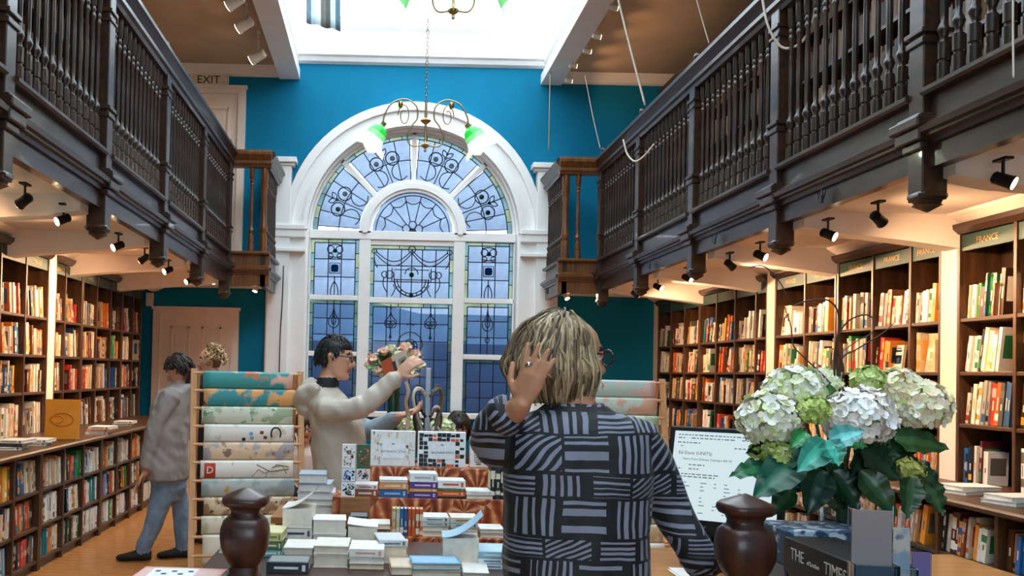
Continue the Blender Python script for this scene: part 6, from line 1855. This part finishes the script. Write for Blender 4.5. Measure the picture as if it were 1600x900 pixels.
# ---------------------------------------------------------------- the woman at the front
def blouse_mat():
    m = bpy.data.materials.new('striped_patch_blouse'); N, Lk, B = nodes(m)
    tc = N.new('ShaderNodeTexCoord'); nz = N.new('ShaderNodeTexNoise'); nz.inputs['Scale'].default_value = 7; nz.inputs['Detail'].default_value = 2
    Lk.new(tc.outputs['Object'], nz.inputs['Vector'])
    dz = N.new('ShaderNodeVectorMath'); dz.operation = 'MULTIPLY_ADD'; dz.inputs[1].default_value = (.022, .022, .022)
    Lk.new(nz.outputs['Color'], dz.inputs[0]); Lk.new(tc.outputs['Object'], dz.inputs[2])
    sp = N.new('ShaderNodeSeparateXYZ'); Lk.new(dz.outputs['Vector'], sp.inputs[0])
    def M_(op, a, b=None, c=None):
        n = N.new('ShaderNodeMath'); n.operation = op
        for i, v in enumerate((a, b, c)):
            if v is None: continue
            if isinstance(v, (int, float)): n.inputs[i].default_value = v
            else: Lk.new(v, n.inputs[i])
        return n.outputs[0]
    x = sp.outputs['X']; z = M_('ADD', sp.outputs['Z'], M_('MULTIPLY', M_('SINE', M_('MULTIPLY', sp.outputs['Z'], 41.0)), .013))
    CW, CH = .120, .080
    # rows of blocks; every other row is shifted, columns of uneven width
    row = M_('FLOOR', M_('DIVIDE', z, CH))
    wr_ = N.new('ShaderNodeTexWhiteNoise'); wr_.noise_dimensions = '1D'; Lk.new(row, wr_.inputs['W'])
    xs0 = M_('ADD', M_('DIVIDE', x, CW), M_('MULTIPLY', wr_.outputs['Value'], 1.0))
    xs = M_('ADD', xs0, M_('MULTIPLY', M_('SINE', M_('MULTIPLY', xs0, 3.3)), .16))
    colm = M_('FLOOR', xs)
    wn = N.new('ShaderNodeTexWhiteNoise'); wn.noise_dimensions = '2D'
    cb = N.new('ShaderNodeCombineXYZ'); Lk.new(colm, cb.inputs[0]); Lk.new(row, cb.inputs[1]); Lk.new(cb.outputs[0], wn.inputs['Vector'])
    rnd = wn.outputs['Value']
    par = M_('ABSOLUTE', M_('MODULO', M_('ADD', colm, row), 2.0))
    diag = M_('GREATER_THAN', rnd, .80)
    fq = M_('ADD', 255.0, M_('MULTIPLY', rnd, 160.0))
    hor = M_('ADD', M_('SINE', M_('MULTIPLY', z, fq)), M_('MULTIPLY', M_('SINE', M_('MULTIPLY', z, 141.0)), .35)); ver = M_('ADD', M_('SINE', M_('MULTIPLY', x, fq)), M_('MULTIPLY', M_('SINE', M_('MULTIPLY', x, 127.0)), .45)); dia = M_('SINE', M_('MULTIPLY', M_('ADD', z, M_('MULTIPLY', x, -.75)), 300.0))
    st = M_('ADD', M_('MULTIPLY', hor, M_('SUBTRACT', 1.0, par)), M_('MULTIPLY', ver, par))
    st = M_('ADD', M_('MULTIPLY', st, M_('SUBTRACT', 1.0, diag)), M_('MULTIPLY', dia, diag))
    thr = M_('ADD', M_('MULTIPLY', wn.outputs['Color'], .8), -.22)
    on = M_('GREATER_THAN', st, thr)
    # thin black gaps round the blocks
    fx = M_('FRACT', xs); fz = M_('FRACT', M_('DIVIDE', z, CH))
    edge = M_('MULTIPLY', M_('MULTIPLY', M_('GREATER_THAN', fx, .05), M_('LESS_THAN', fx, .95)), M_('MULTIPLY', M_('GREATER_THAN', fz, .06), M_('LESS_THAN', fz, .94)))
    on = M_('MULTIPLY', on, edge)
    mx = N.new('ShaderNodeMix'); mx.data_type = 'RGBA'; mx.inputs['A'].default_value = S('#0b0b10'); mx.inputs['B'].default_value = S('#84889a')
    Lk.new(on, mx.inputs['Factor']); Lk.new(mx.outputs['Result'], B.inputs['Base Color'])
    B.inputs['Roughness'].default_value = .65; B.inputs['Sheen Weight'].default_value = .1
    n2 = N.new('ShaderNodeTexNoise'); n2.inputs['Scale'].default_value = 9; Lk.new(tc.outputs['Object'], n2.inputs['Vector'])
    bp = N.new('ShaderNodeBump'); bp.inputs['Strength'].default_value = .5; bp.inputs['Distance'].default_value = .02
    Lk.new(n2.outputs['Fac'], bp.inputs['Height']); Lk.new(bp.outputs['Normal'], B.inputs['Normal'])
    return m
BLOUSE = blouse_mat()
TROU = mat('black_trousers', '#131316', .7); SHOE = mat('black_shoe', '#151312', .45)
YW1 = 2.45
COLL0 = mat('black_cuff', '#101116', .7)
wx = at(903, 700, YW1).x
w1 = thing('person', 'woman with grey-blonde bob and black striped blouse, hand in her hair', 'person', (wx, YW1, 0))
A = lambda px, py, dy=0.0: at(px, py, YW1 + dy)
parts = []
k1 = K(YW1)
def ring(px, py, rx, ry, dy=0.0): return (A(px, py, dy), rx * k1, ry)
torso = MB().loft([ring(900, 630, 42, .062), ring(900, 642, 62, .075), ring(899, 652, 96, .092), ring(899, 668, 112, .108), ring(900, 692, 116, .122), ring(902, 740, 116, .130), ring(901, 790, 115, .130), ring(899, 840, 114, .132), ring(899, 890, 114, .136), ring(899, 925, 113, .138)], 32, p=2.5)
parts.append((torso, 1))
parts.append((MB().loft([ring(899, 915, 104, .12), ring(899, 960, 106, .125), ring(899, 1010, 100, .12)], 24, p=2.4), 2))
for s in (-1, 1):
    hip = A(899 + s * 50, 1000)
    for mb_, mi in leg(hip, V3((hip.x, YW1, .48)), V3((hip.x, YW1 + .01, .08)), (0, 1, 0), (.095, .065, .05)):
        parts.append((mb_, 2 if mi == 0 else 3))
# neck and head
parts.append((limb([A(900, 652), A(897, 610, .01), A(890, 580, .03)], [.058, .05, .052], 16), 0))
hc = A(884, 562, .04)
hf = V3((.95, .30, -.05))
hp, HP = head_parts(hc, hf, (.05, 0, 1), .232, 0, 4, 5, 6, 7)
parts += hp
# her left arm raised to the hair
elb = A(762, 692, .02); wr = A(815, 632, -.125)
parts.append((limb([A(805, 682), A(785, 700, .0), elb], [.066, .058, .048], 16), 1))
parts.append((limb([elb, A(768, 670, -.03), A(784, 650, -.065)], [.050, .048, .042], 16), 1))
parts.append((limb([A(776, 658, -.055), A(800, 646, -.085), wr], [.036, .033, .027], 14), 0))
parts += hand_parts(wr, A(842, 560, -.150) - wr, V3((.35, .9, 0)), 1, 0, .07, .95, .2)
# right arm down to the desk
parts.append((limb([A(988, 684), A(1020, 735, .02), A(1046, 790, .03)], [.068, .060, .054], 16), 1))
parts.append((limb([A(1046, 790, .03), A(1072, 838, .0), A(1098, 882, -.02)], [.055, .052, .047], 16), 1))
w2_ = A(1105, 893, -.02)
parts.append((limb([A(1092, 874, -.02), w2_], [.03, .026], 12), 0))
parts += hand_parts(w2_, V3((.55, .3, -.75)), V3((-.4, .2, -.6)), -1, 0, .25, 1.0)
fuse('body', parts, [SKIN_M, BLOUSE, TROU, SHOE, LIPS, EYEW, EYED, BROW], w1, .0055, 2, {1: (.007, 11)})
# cuffs of the blouse sleeves
for c_, d_, r_ in ((A(791, 648, -.082), A(808, 638, -.105) - A(776, 658, -.055), .054), (A(1098, 882, -.02), A(1105, 893, -.02) - A(1090, 868, -.015), .045)):
    d_ = d_.normalized()
    MB().tube([c_ - d_ * .022, c_ - d_ * .016, c_ + d_ * .012, c_ + d_ * .02], [r_ * .9, r_, r_ * .96, r_ * .86], 24).build('cuff', BLOUSE, w1, smooth=True)
# ring and glasses
RINGM = mat('silver_ring', '#d8d8d8', .15, metal=1.0)
# bob of hair: locks falling from the crown over a rounded shell
HC = ['#8a7054', '#a48a66', '#6a543e', '#b89e78', '#c8ae86', '#584433', '#957c5c', '#4a3828']
R = random.Random(21)
crown = HP(0, -.02, .125)
fr_, rr_, uu_ = (HP(0, 1, 0) - HP(0, 0, 0)).normalized(), (HP(1, 0, 0) - HP(0, 0, 0)).normalized(), (HP(0, 0, 1) - HP(0, 0, 0)).normalized()
def hair_path(a, jit, length, R, lift=1.0, rx=.092, ry=.112, rz=.122):
    """a: azimuth from the face (0) round the head; hangs from the crown to the hem"""
    d = rr_ * sin(a) + fr_ * cos(a)
    el = sqrt((rx * sin(a)) ** 2 + (ry * cos(a)) ** 2)
    pts = []
    for th in (.12, .45, .8, 1.15, 1.5):
        pts.append(hc - fr_ * .018 + d * el * sin(th) * lift + uu_ * (rz * cos(th) + .005) + rand_dir(R) * jit)
    base = pts[-1]
    for q, inw in ((.35, .012), (.7, .004), (1.0, -.022)):
        p = base + V3((0, 0, -1)) * length * q + d * inw + rand_dir(R) * jit * 1.6
        pts.append(p)
    return spline(pts, 3)
paths = []
for i in range(1500):
    a = R.uniform(.95, 2 * pi - .8)
    L_hair = .105 + .03 * R.random()
    back = abs(a - pi)
    paths.append(hair_path(a, .0018, L_hair, R, R.uniform(.98, 1.04)))
# left side swept out over the hand
for i in range(240):
    a = R.uniform(3.3, 4.3)
    pth = hair_path(a, .005, .10, R, R.uniform(1.05, 1.30))
    paths.append(pth)
for i in range(26):      # flyaway strands
    a = R.uniform(1.0, 5.2)
    paths.append(hair_path(a, .014, .12, R, R.uniform(1.02, 1.2)))
shell = MB().loft([(hc - fr_ * .018 + uu_ * z, rx, ry, rr_, fr_) for z, rx, ry in ((-.09, .075, .07), (-.05, .088, .095), (0, .094, .112), (.05, .088, .106), (.09, .064, .078), (.118, .03, .036), (.126, .006, .008))], 24, 0, S('#5f5040'))
# keep the face clear: push shell faces off the front
shell.v = [v - fr_ * max(0, (v - hc).dot(fr_) - .045) for v in shell.v]
locks(w1, paths, HC, .0040, 'hair', 5, .6, shell)
FRAME = mat('tortoise_frame', '#3a2016', .25)
gl_ = MB()
for s in (-1, 1):
    e = [HP(s * .034 + .026 * cos(q), .103, .012 + .021 * sin(q)) for q in [2 * pi * i / 20 for i in range(21)]]
    gl_.tube(e, .0026, 6)
    gl_.tube([HP(s * .060, .102, .018), HP(s * .074, .05, .020), HP(s * .076, -.01, .014)], .0026, 6)
gl_.tube([HP(-.009, .104, .016), HP(.009, .104, .016)], .0024, 6)
gl_.build('glasses', FRAME, w1, smooth=True)
rg = wr.lerp(A(836, 560, -.135), .68)
tag(MB().ball(A(826, 570, -.172), .007, 10, 8).tube([A(821, 573, -.168), A(831, 568, -.168)], .005, 8).build('ring', RINGM, w1, smooth=True), 'silver ring')

# ---------------------------------------------------------------- man in the pale raincoat
COAT = mat('pale_raincoat', '#c9bcab', .55, var=.08, scale=5, bump=.6); COATD = mat('coat_lining', '#54504a', .7); COLL = mat('black_collar', '#15171c', .7); SLV = mat('blue_grey_sleeve', '#8e9aa6', .6, var=.12, scale=9, bump=.5)
YM = 5.4
m1 = thing('person', 'man in glasses and pale raincoat lifting a card by the window', 'person', (at(520, 700, YM).x, YM, 0))
A = lambda px, py, dy=0.0: at(px, py, YM + dy)
k2 = K(YM)
def ring(px, py, rx, ry, dy=0.0): return (A(px, py, dy), rx * k2, ry)
parts = [(MB().loft([ring(510, 606, 19, .075), ring(512, 616, 30, .115), ring(518, 632, 36, .165), ring(526, 660, 42, .18), ring(530, 700, 44, .18), ring(533, 740, 44, .185), ring(533, 776, 44, .19)], 28), 1)]
parts.append((MB().loft([ring(526, 790, 36, .15), ring(524, 850, 34, .14), ring(522, 880, 30, .13)], 20), 2))
for s in (-1, 1):
    hip = V3((A(522, 870).x, YM + s * .09, .82))
    for mb_, mi in leg(hip, V3((hip.x + .03, YM + s * .1, .46)), V3((hip.x - .02, YM + s * .11, .08)), (1, 0, 0), (.09, .065, .05)):
        parts.append((mb_, 2 if mi == 0 else 3))
parts.append((limb([A(508, 612), A(511, 596), A(516, 580)], [.056, .052, .055], 14), 0))
parts.append((MB().loft([ring(509, 604, 20, .075), ring(511, 596, 18, .07), ring(512, 590, 16, .062)], 18), 8))
hcm = A(524, 560); hfm = V3((.97, -.16, -.12))
hp, HM = head_parts(hcm, hfm, (.02, 0, 1), .238, 0, 4, 5, 6, 7)
parts += hp
# hood lying on the back
parts.append((limb([A(492, 606, -.10), A(480, 616, -.04), A(474, 626, .03), A(480, 622, .10), A(494, 606, .13)], [.035, .055, .062, .055, .035], 14), 1))
parts.append((limb([A(490, 604, 0), A(476, 640, 0)], [.06, .05], 14), 1))
# near arm
sh_ = A(508, 640, -.17); el_ = A(571, 634, -.24); wr_ = A(622, 588, -.25)
parts.append((limb([sh_, A(540, 640, -.22), el_], [.074, .068, .058], 16), 1))
parts.append((limb([el_, A(598, 608, -.24), A(617, 592, -.25)], [.058, .052, .046], 16), 1))
parts.append((limb([A(612, 596, -.25), wr_], [.03, .027], 12), 0))
parts += hand_parts(wr_, A(640, 570, -.25) - wr_, V3((.45, .8, -.1)), -1, 0, .45, 1.05)
# far arm
sh2 = A(545, 650, .16); el2 = A(578, 672, .16); wr2 = A(624, 650, .0)
parts.append((limb([sh2, A(562, 666, .17), el2], [.075, .068, .06], 14), 9))
parts.append((limb([el2, A(600, 664, .08), A(618, 653, .02)], [.06, .055, .046], 14), 9))
parts.append((limb([A(612, 657, .03), wr2], [.03, .027], 12), 0))
parts += hand_parts(wr2, V3((.95, -.15, .35)), V3((0, -.3, .9)), 1, 0, .5, 1.05)
fuse('body', parts, [SKIN_L, COAT, TROU, SHOE, LIPS, EYEW, EYED, BROW, COLL, SLV], m1, .0075, 2, {1: (.015, 9), 9: (.010, 13)})
def short_hair(parent, hc, HP_, cols, n, seed, rx=.079, ry=.105, rz=.122, w=.008, top=.03, back=-.05, jit=.004, length=.05, face=.75):
    R = random.Random(seed)
    f_, r_, u_ = (HP_(0, 1, 0) - HP_(0, 0, 0)).normalized(), (HP_(1, 0, 0) - HP_(0, 0, 0)).normalized(), (HP_(0, 0, 1) - HP_(0, 0, 0)).normalized()
    paths = []
    for i in range(n):
        a = R.uniform(-pi, pi)
        fa = abs(a)                         # 0 = face side
        low = .95 if fa < face else 1.15 + .75 * min(1, (fa - face) / 1.2)
        th = R.uniform(.05, low)
        d = r_ * sin(a) + f_ * cos(a); el = sqrt((rx * sin(a)) ** 2 + (ry * cos(a)) ** 2)
        def S_(t, lift): return hc - f_ * .012 + d * el * sin(t) * lift + u_ * (rz * cos(t)) * lift + rand_dir(R) * jit
        q = length / .11
        paths.append(spline([S_(th, .97), S_(th + q * .35, 1.05), S_(min(low + .12, th + q * .8), 1.06)], 3))
    base = MB().loft([(hc - f_ * (.012 + b) + u_ * z, x, y, r_, f_) for z, x, y, b in ((back, rx * .84, .060, .044), (-.01, rx * 1.0, .080, .030), (.03, rx * 1.03, .096, .014), (.06, rx * 1.03, .104, .000), (.085, rx * .95, .097, -.002), (.105, rx * .72, .072, -.004), (.119, rx * .42, .042, -.004), (.127, rx * .1, .01, -.004))], 20, 0, S(cols[0]))
    return locks(parent, paths, cols, w, 'hair', seed, .5, base)
short_hair(m1, hcm, HM, ['#14110f', '#1c1815', '#0e0c0b'], 260, 31, rz=.134, w=.0075)
gm = MB()
for s in (-1, 1):
    gm.tube([HM(s * .033 + .025 * cos(q), .101, .010 + .019 * sin(q)) for q in [2 * pi * i / 16 for i in range(17)]], .003, 6)
    gm.tube([HM(s * .058, .100, .018), HM(s * .074, .05, .018), HM(s * .076, -.01, .014)], .003, 6)
gm.tube([HM(-.008, .102, .014), HM(.008, .102, .014)], .003, 6)
gm.build('glasses', BLACK, m1, smooth=True)
# card on a ribbon in his hand
cd = thing('greeting_card', 'orange and beige printed card held up in the raincoat man\'s hand', 'card', A(618, 575, -.26))
c0, c1, c2, c3 = A(594, 566, -.19), A(634, 545, -.17), A(642, 578, -.17), A(606, 598, -.19)
nn_ = (c1 - c0).cross(c3 - c0).normalized() * .002
def quad_card(pts, nm, m, off=0.0):
    mb = MB(); V = [p + nn_ * off for p in pts] + [p + nn_ * (off + 1) for p in pts]
    mb.add(V, [(0, 1, 2, 3), (7, 6, 5, 4), (0, 4, 5, 1), (1, 5, 6, 2), (2, 6, 7, 3), (3, 7, 4, 0)])
    return mb.build(nm, m, cd)
quad_card([c0, c1, c2, c3], 'card_sheet', mat('beige_card', '#cdb8a2', .6))
lp = lambda a, b: c0 + (c1 - c0) * a + (c3 - c0) * b
sgn = -1.2 if nn_.y > 0 else 1.2
quad_card([lp(0, 0), lp(.42, 0), lp(.36, 1), lp(0, 1)], 'orange_panel', mat('burnt_orange', '#b8491c', .6), sgn)
quad_card([lp(.38, .25), lp(.5, .25), lp(.46, .9), lp(.34, .9)], 'dark_print', mat('dark_print', '#2c2a28', .6), sgn * 1.6)
quad_card([lp(.62, .28), lp(.9, .28), lp(.9, .8), lp(.62, .8)], 'picture', mat('picture_ink', '#8f8676', .6), sgn * 1.6)
quad_card([lp(.68, .4), lp(.84, .4), lp(.84, .68), lp(.68, .68)], 'picture_centre', mat('dark_ink', '#38342e', .6), sgn * 2.2)
RIB = mat('beige_ribbon', '#c8b094', .7)
MB().tube(spline([A(634, 596, -.26), A(638, 612, -.26), A(634, 630, -.24), A(638, 650, -.2), A(636, 672, -.2), A(642, 690, -.2)], 4), .012, 6, flat=.15, up=(0, 1, 0)).build('ribbon', RIB, cd, smooth=True)

# ---------------------------------------------------------------- person in grey shirt and jeans
GREYS = mat('grey_linen_shirt', '#98908c', .8, var=.1, scale=12, bump=.5); JEAN = mat('faded_jeans', '#7f9cba', .8, var=.22, scale=14, bump=.4); SNK = mat('black_trainer', '#141414', .6)
YP = 7.2
p3 = thing('person', 'person in loose grey shirt and blue jeans bending towards the left shelves', 'person', (at(255, 800, YP).x, YP, 0))
A = lambda px, py, dy=0.0: at(px, py, YP + dy)
k3 = K(YP)
def ring(px, py, rx, ry, dy=0.0): return (A(px, py, dy), rx * k3, ry)
parts = [(MB().loft([ring(284, 597, 12, .06), ring(281, 603, 22, .12), ring(274, 612, 27, .17), ring(268, 632, 32, .19), ring(264, 665, 33, .20), ring(260, 700, 35, .21), ring(258, 730, 36, .22), ring(260, 748, 33, .215)], 28), 1)]
parts.append((limb([A(262, 735), A(266, 765)], [.15, .13], 18), 2))
foot1 = V3((A(222, 880).x, YP, .09)); foot2 = V3((A(279, 870).x, YP + .15, .09))
for mb_, mi in leg(A(258, 762, -.04), A(240, 818, -.02), foot1, (-1, -.1, 0), (.098, .070, .055)): parts.append((mb_, 2 if mi == 0 else 3))
for mb_, mi in leg(A(272, 762, .10), V3((A(279, 815, .13).x, YP + .12, .5)), foot2, (-1, -.2, 0), (.095, .066, .052)): parts.append((mb_, 2 if mi == 0 else 3))
parts.append((limb([A(268, 618, -.16), A(244, 665, -.2), A(234, 706, -.2)], [.075, .066, .058], 14), 1))
parts.append((limb([A(234, 700, -.2), A(230, 730, -.2)], [.058, .05], 14), 1))
parts.append((limb([A(230, 728, -.2), A(225, 742, -.22)], [.03, .026], 12), 0))
parts += hand_parts(A(225, 740, -.22), V3((-.5, -.1, -.85)), V3((1, 0, -.3)), 1, 0, .4, 1.0)
parts.append((limb([A(280, 618, .16), A(262, 665, .22), A(250, 706, .2)], [.07, .062, .054], 14), 1))
parts.append((limb([A(285, 606), A(280, 590)], [.05, .052], 12), 0))
hc3 = A(279, 579); hf3 = V3((-.88, .1, -.48))
hp, H3 = head_parts(hc3, hf3, (-.3, 0, 1), .225, 0, 4, 5, 6, 7)
parts += hp
fuse('body', parts, [SKIN_M, GREYS, JEAN, SNK, LIPS, EYEW, EYED, BROW], p3, .009, 2, {1: (.018, 9), 2: (.009, 14)})
short_hair(p3, hc3, H3, ['#241812', '#34221a', '#1a120e'], 220, 41, rz=.128, rx=.084, ry=.110, length=.07, w=.009)
R = random.Random(6); tail = []
for i in range(60):
    a = R.uniform(-.06, .06)
    tail.append(spline([H3(R.uniform(-.06, .06), -.07, .05), H3(R.uniform(-.075, .075), -.095, .0), H3(R.uniform(-.07, .07), -.08, -.06), H3(R.uniform(-.05, .06), -.04 + R.uniform(-.02, .03), -.12)], 3))
locks(p3, tail, ['#4a2430', '#5a2c3a', '#382028', '#6a3a48'], .009, 'purple_hair_ends', 9)

# ---------------------------------------------------------------- older woman behind
YO = 8.0
p4 = thing('person', 'older woman with curly fair hair and black top by the door', 'person', (at(330, 600, YO).x, YO, 0))
A = lambda px, py, dy=0.0: at(px, py, YO + dy)
k4 = K(YO)
parts = []
def ring(px, py, rx, ry, dy=0.0): return (A(px, py, dy), rx * k4, ry)
parts.append((MB().loft([ring(332, 582, 10, .06), ring(333, 590, 24, .10), ring(334, 602, 32, .16), ring(334, 640, 32, .17), ring(334, 700, 30, .17), ring(334, 745, 32, .18)], 22), 1))
for s in (-1, 1):
    hip = V3((A(334, 740).x + s * .08, YO, .78))
    for mb_, mi in leg(hip, V3((hip.x, YO, .45)), V3((hip.x, YO, .08)), (-1, -.2, 0), (.09, .065, .05)): parts.append((mb_, 2 if mi == 0 else 3))
    parts.append((limb([A(334 + s * 28, 604), A(334 + s * 34, 650), A(334 + s * 30, 690, -.06)], [.06, .052, .042], 12), 1))
    parts += hand_parts(A(334 + s * 30, 694, -.07), V3((0, -.3, -1)), V3((-s, 0, 0)), s, 0, .4)
parts.append((limb([A(333, 592), A(331, 575)], [.05, .05], 12), 0))
hc4 = A(328, 564); hf4 = V3((-.92, -.25, -.1))
hp, H4 = head_parts(hc4, hf4, (0, 0, 1), .225, 0, 4, 5, 6, 7)
parts += hp
fuse('body', parts, [SKIN_L, COLL, TROU, SHOE, LIPS, EYEW, EYED, BROW], p4, .010, 2)
R = random.Random(12); curls = []
for i in range(150):
    a = R.uniform(.95, 2 * pi - .95); th = R.uniform(.0, 1.75)
    c = hc4 + (H4(1, 0, 0) - hc4).normalized() * (.088 * sin(a) * sin(th)) + (H4(0, 1, 0) - hc4).normalized() * (.112 * cos(a) * sin(th) - .015) + V3((0, 0, .125 * cos(th)))
    ax = rand_dir(R); t1 = ax.orthogonal().normalized(); t2 = ax.cross(t1)
    curls.append([c + (t1 * cos(q) + t2 * sin(q)) * .018 + ax * (q * .004) for q in [j * .75 for j in range(9)]])
b_ = MB().loft([(hc4 + (H4(0, -.028, z) - H4(0, 0, 0)), x, y, (H4(1, 0, 0) - hc4).normalized(), (H4(0, 1, 0) - hc4).normalized()) for z, x, y in ((-.06, .06, .05), (0, .076, .078), (.05, .08, .09), (.09, .06, .07), (.116, .015, .02))], 16, 0, S('#7a5a3c'))
locks(p4, curls, ['#b08a5e', '#8a6642', '#caa878', '#6a4c32', '#d8b88a'], .009, 'curly_hair', 3, .7, b_)

# ---------------------------------------------------------------- two seated people at the rear table
def seated(px, py, Y, face, hair_cols, label, top, skin, glasses=False, tilt=(0, 0, 1), seed=1, sx=0, long_=True):
    hc_ = at(px, py, Y)
    t = thing('person', label, 'person', (hc_.x, Y, 0))
    pr = []
    sh = hc_ + V3((sx, .03, -.22))
    pr.append((MB().loft([(sh + V3((0, 0, .06)), .055, .05), (sh + V3((0, 0, .03)), .12, .08), (sh, .18, .10), (sh + V3((0, 0, -.15)), .17, .11), (sh + V3((0, .02, -.35)), .15, .11), (V3((sh.x, sh.y + .04, .52)), .17, .13), (V3((sh.x, sh.y + .04, .44)), .16, .12)], 22), 1))
    pr.append((limb([sh + V3((0, 0, .02)), hc_ + V3((0, 0, -.07))], [.05, .048], 12), 0))
    h_, H_ = head_parts(hc_, face, tilt, .222, 0, 4, 5, 6, 7)
    pr += h_
    for s in (-1, 1):
        hip = V3((sh.x + s * .09, sh.y + .02, .5)); kn = V3((sh.x + s * .10, sh.y - .36, .50))
        for mb_, mi in leg(hip, kn, V3((kn.x, kn.y - .02, .08)), (0, -1, 0), (.085, .062, .045)): pr.append((mb_, 2 if mi == 0 else 3))
        e_ = sh + V3((s * .23, -.06, -.26)); w_ = sh + V3((s * .12, -.30, -.24))
        w_.z = .66
        pr.append((limb([sh + V3((s * .16, 0, -.03)), e_], [.055, .045], 12), 1)); pr.append((limb([e_, w_], [.042, .028], 12), 0))
        pr += hand_parts(w_, V3((-s * .4, -1, -.1)), V3((0, 0, -1)), s, 0, .3)
    fuse('body', pr, [skin, top, TROU, SHOE, LIPS, EYEW, EYED, BROW], t, .010, 2)
    short_hair(t, hc_, H_, hair_cols, 170, seed, rz=.126, rx=.083, ry=.108, length=.08, w=.009, face=.62)
    R = random.Random(seed); ls = []
    for s in (-1, 1):
        for i in range(26):
            y = R.uniform(-.09, .03)
            ls.append(spline([H_(s * .045, y * .6, .10), H_(s * R.uniform(.078, .09), y, .03), H_(s * R.uniform(.075, .092), y - .01, -.04), H_(s * R.uniform(.055, .08), y - .02, -.10 - (.05 * R.random() if long_ else 0))], 3))
    locks(t, ls, hair_cols, .008, 'side_hair', seed + 1)
    if glasses:
        g_ = MB()
        for s in (-1, 1):
            g_.tube([H_(s * .033 + .024 * cos(q), .101, .010 + .018 * sin(q)) for q in [2 * pi * i / 14 for i in range(15)]], .003, 6)
            g_.tube([H_(s * .057, .10, .016), H_(s * .077, .0, .014)], .003, 6)
        g_.tube([H_(-.009, .102, .014), H_(.009, .102, .014)], .003, 6)
        g_.build('glasses', BLACK, t, smooth=True)
    # stool
    st_ = thing('stool', 'plain wooden stool under the ' + ('seated woman in glasses' if glasses else 'seated dark-haired person'), 'stool', (sh.x, sh.y + .04, 0))
    MB().lathe([(.16, .40), (.17, .405), (.17, .43), (.16, .44)], 20, (sh.x, sh.y + .06, 0)).build('seat', W_DESK, st_, smooth=40)
    for q in range(4):
        a = pi / 4 + q * pi / 2
        MB().tube([(sh.x + .1 * cos(a), sh.y + .06 + .1 * sin(a), .40), (sh.x + .16 * cos(a), sh.y + .06 + .16 * sin(a), 0)], .015, 8).build('leg', W_DESK, st_)
    return t
PINKT = mat('pale_pink_top', '#e0c4b4', .7); DKT = mat('dark_brown_top', '#3a2a24', .8)
seated(475, 668, 7.6, (.30, -.92, -.18), ['#3a241a', '#4a3020', '#2a1a12'], 'seated woman in glasses and pale top between rack and man', PINKT, SKIN_L, True, seed=51)
seated(716, 670, 6.9, (.08, -.93, -.34), ['#2a1a14', '#38241a', '#1e130e'], 'dark-haired person looking down behind the striped sleeve', DKT, SKIN_M, False, seed=52, long_=False)
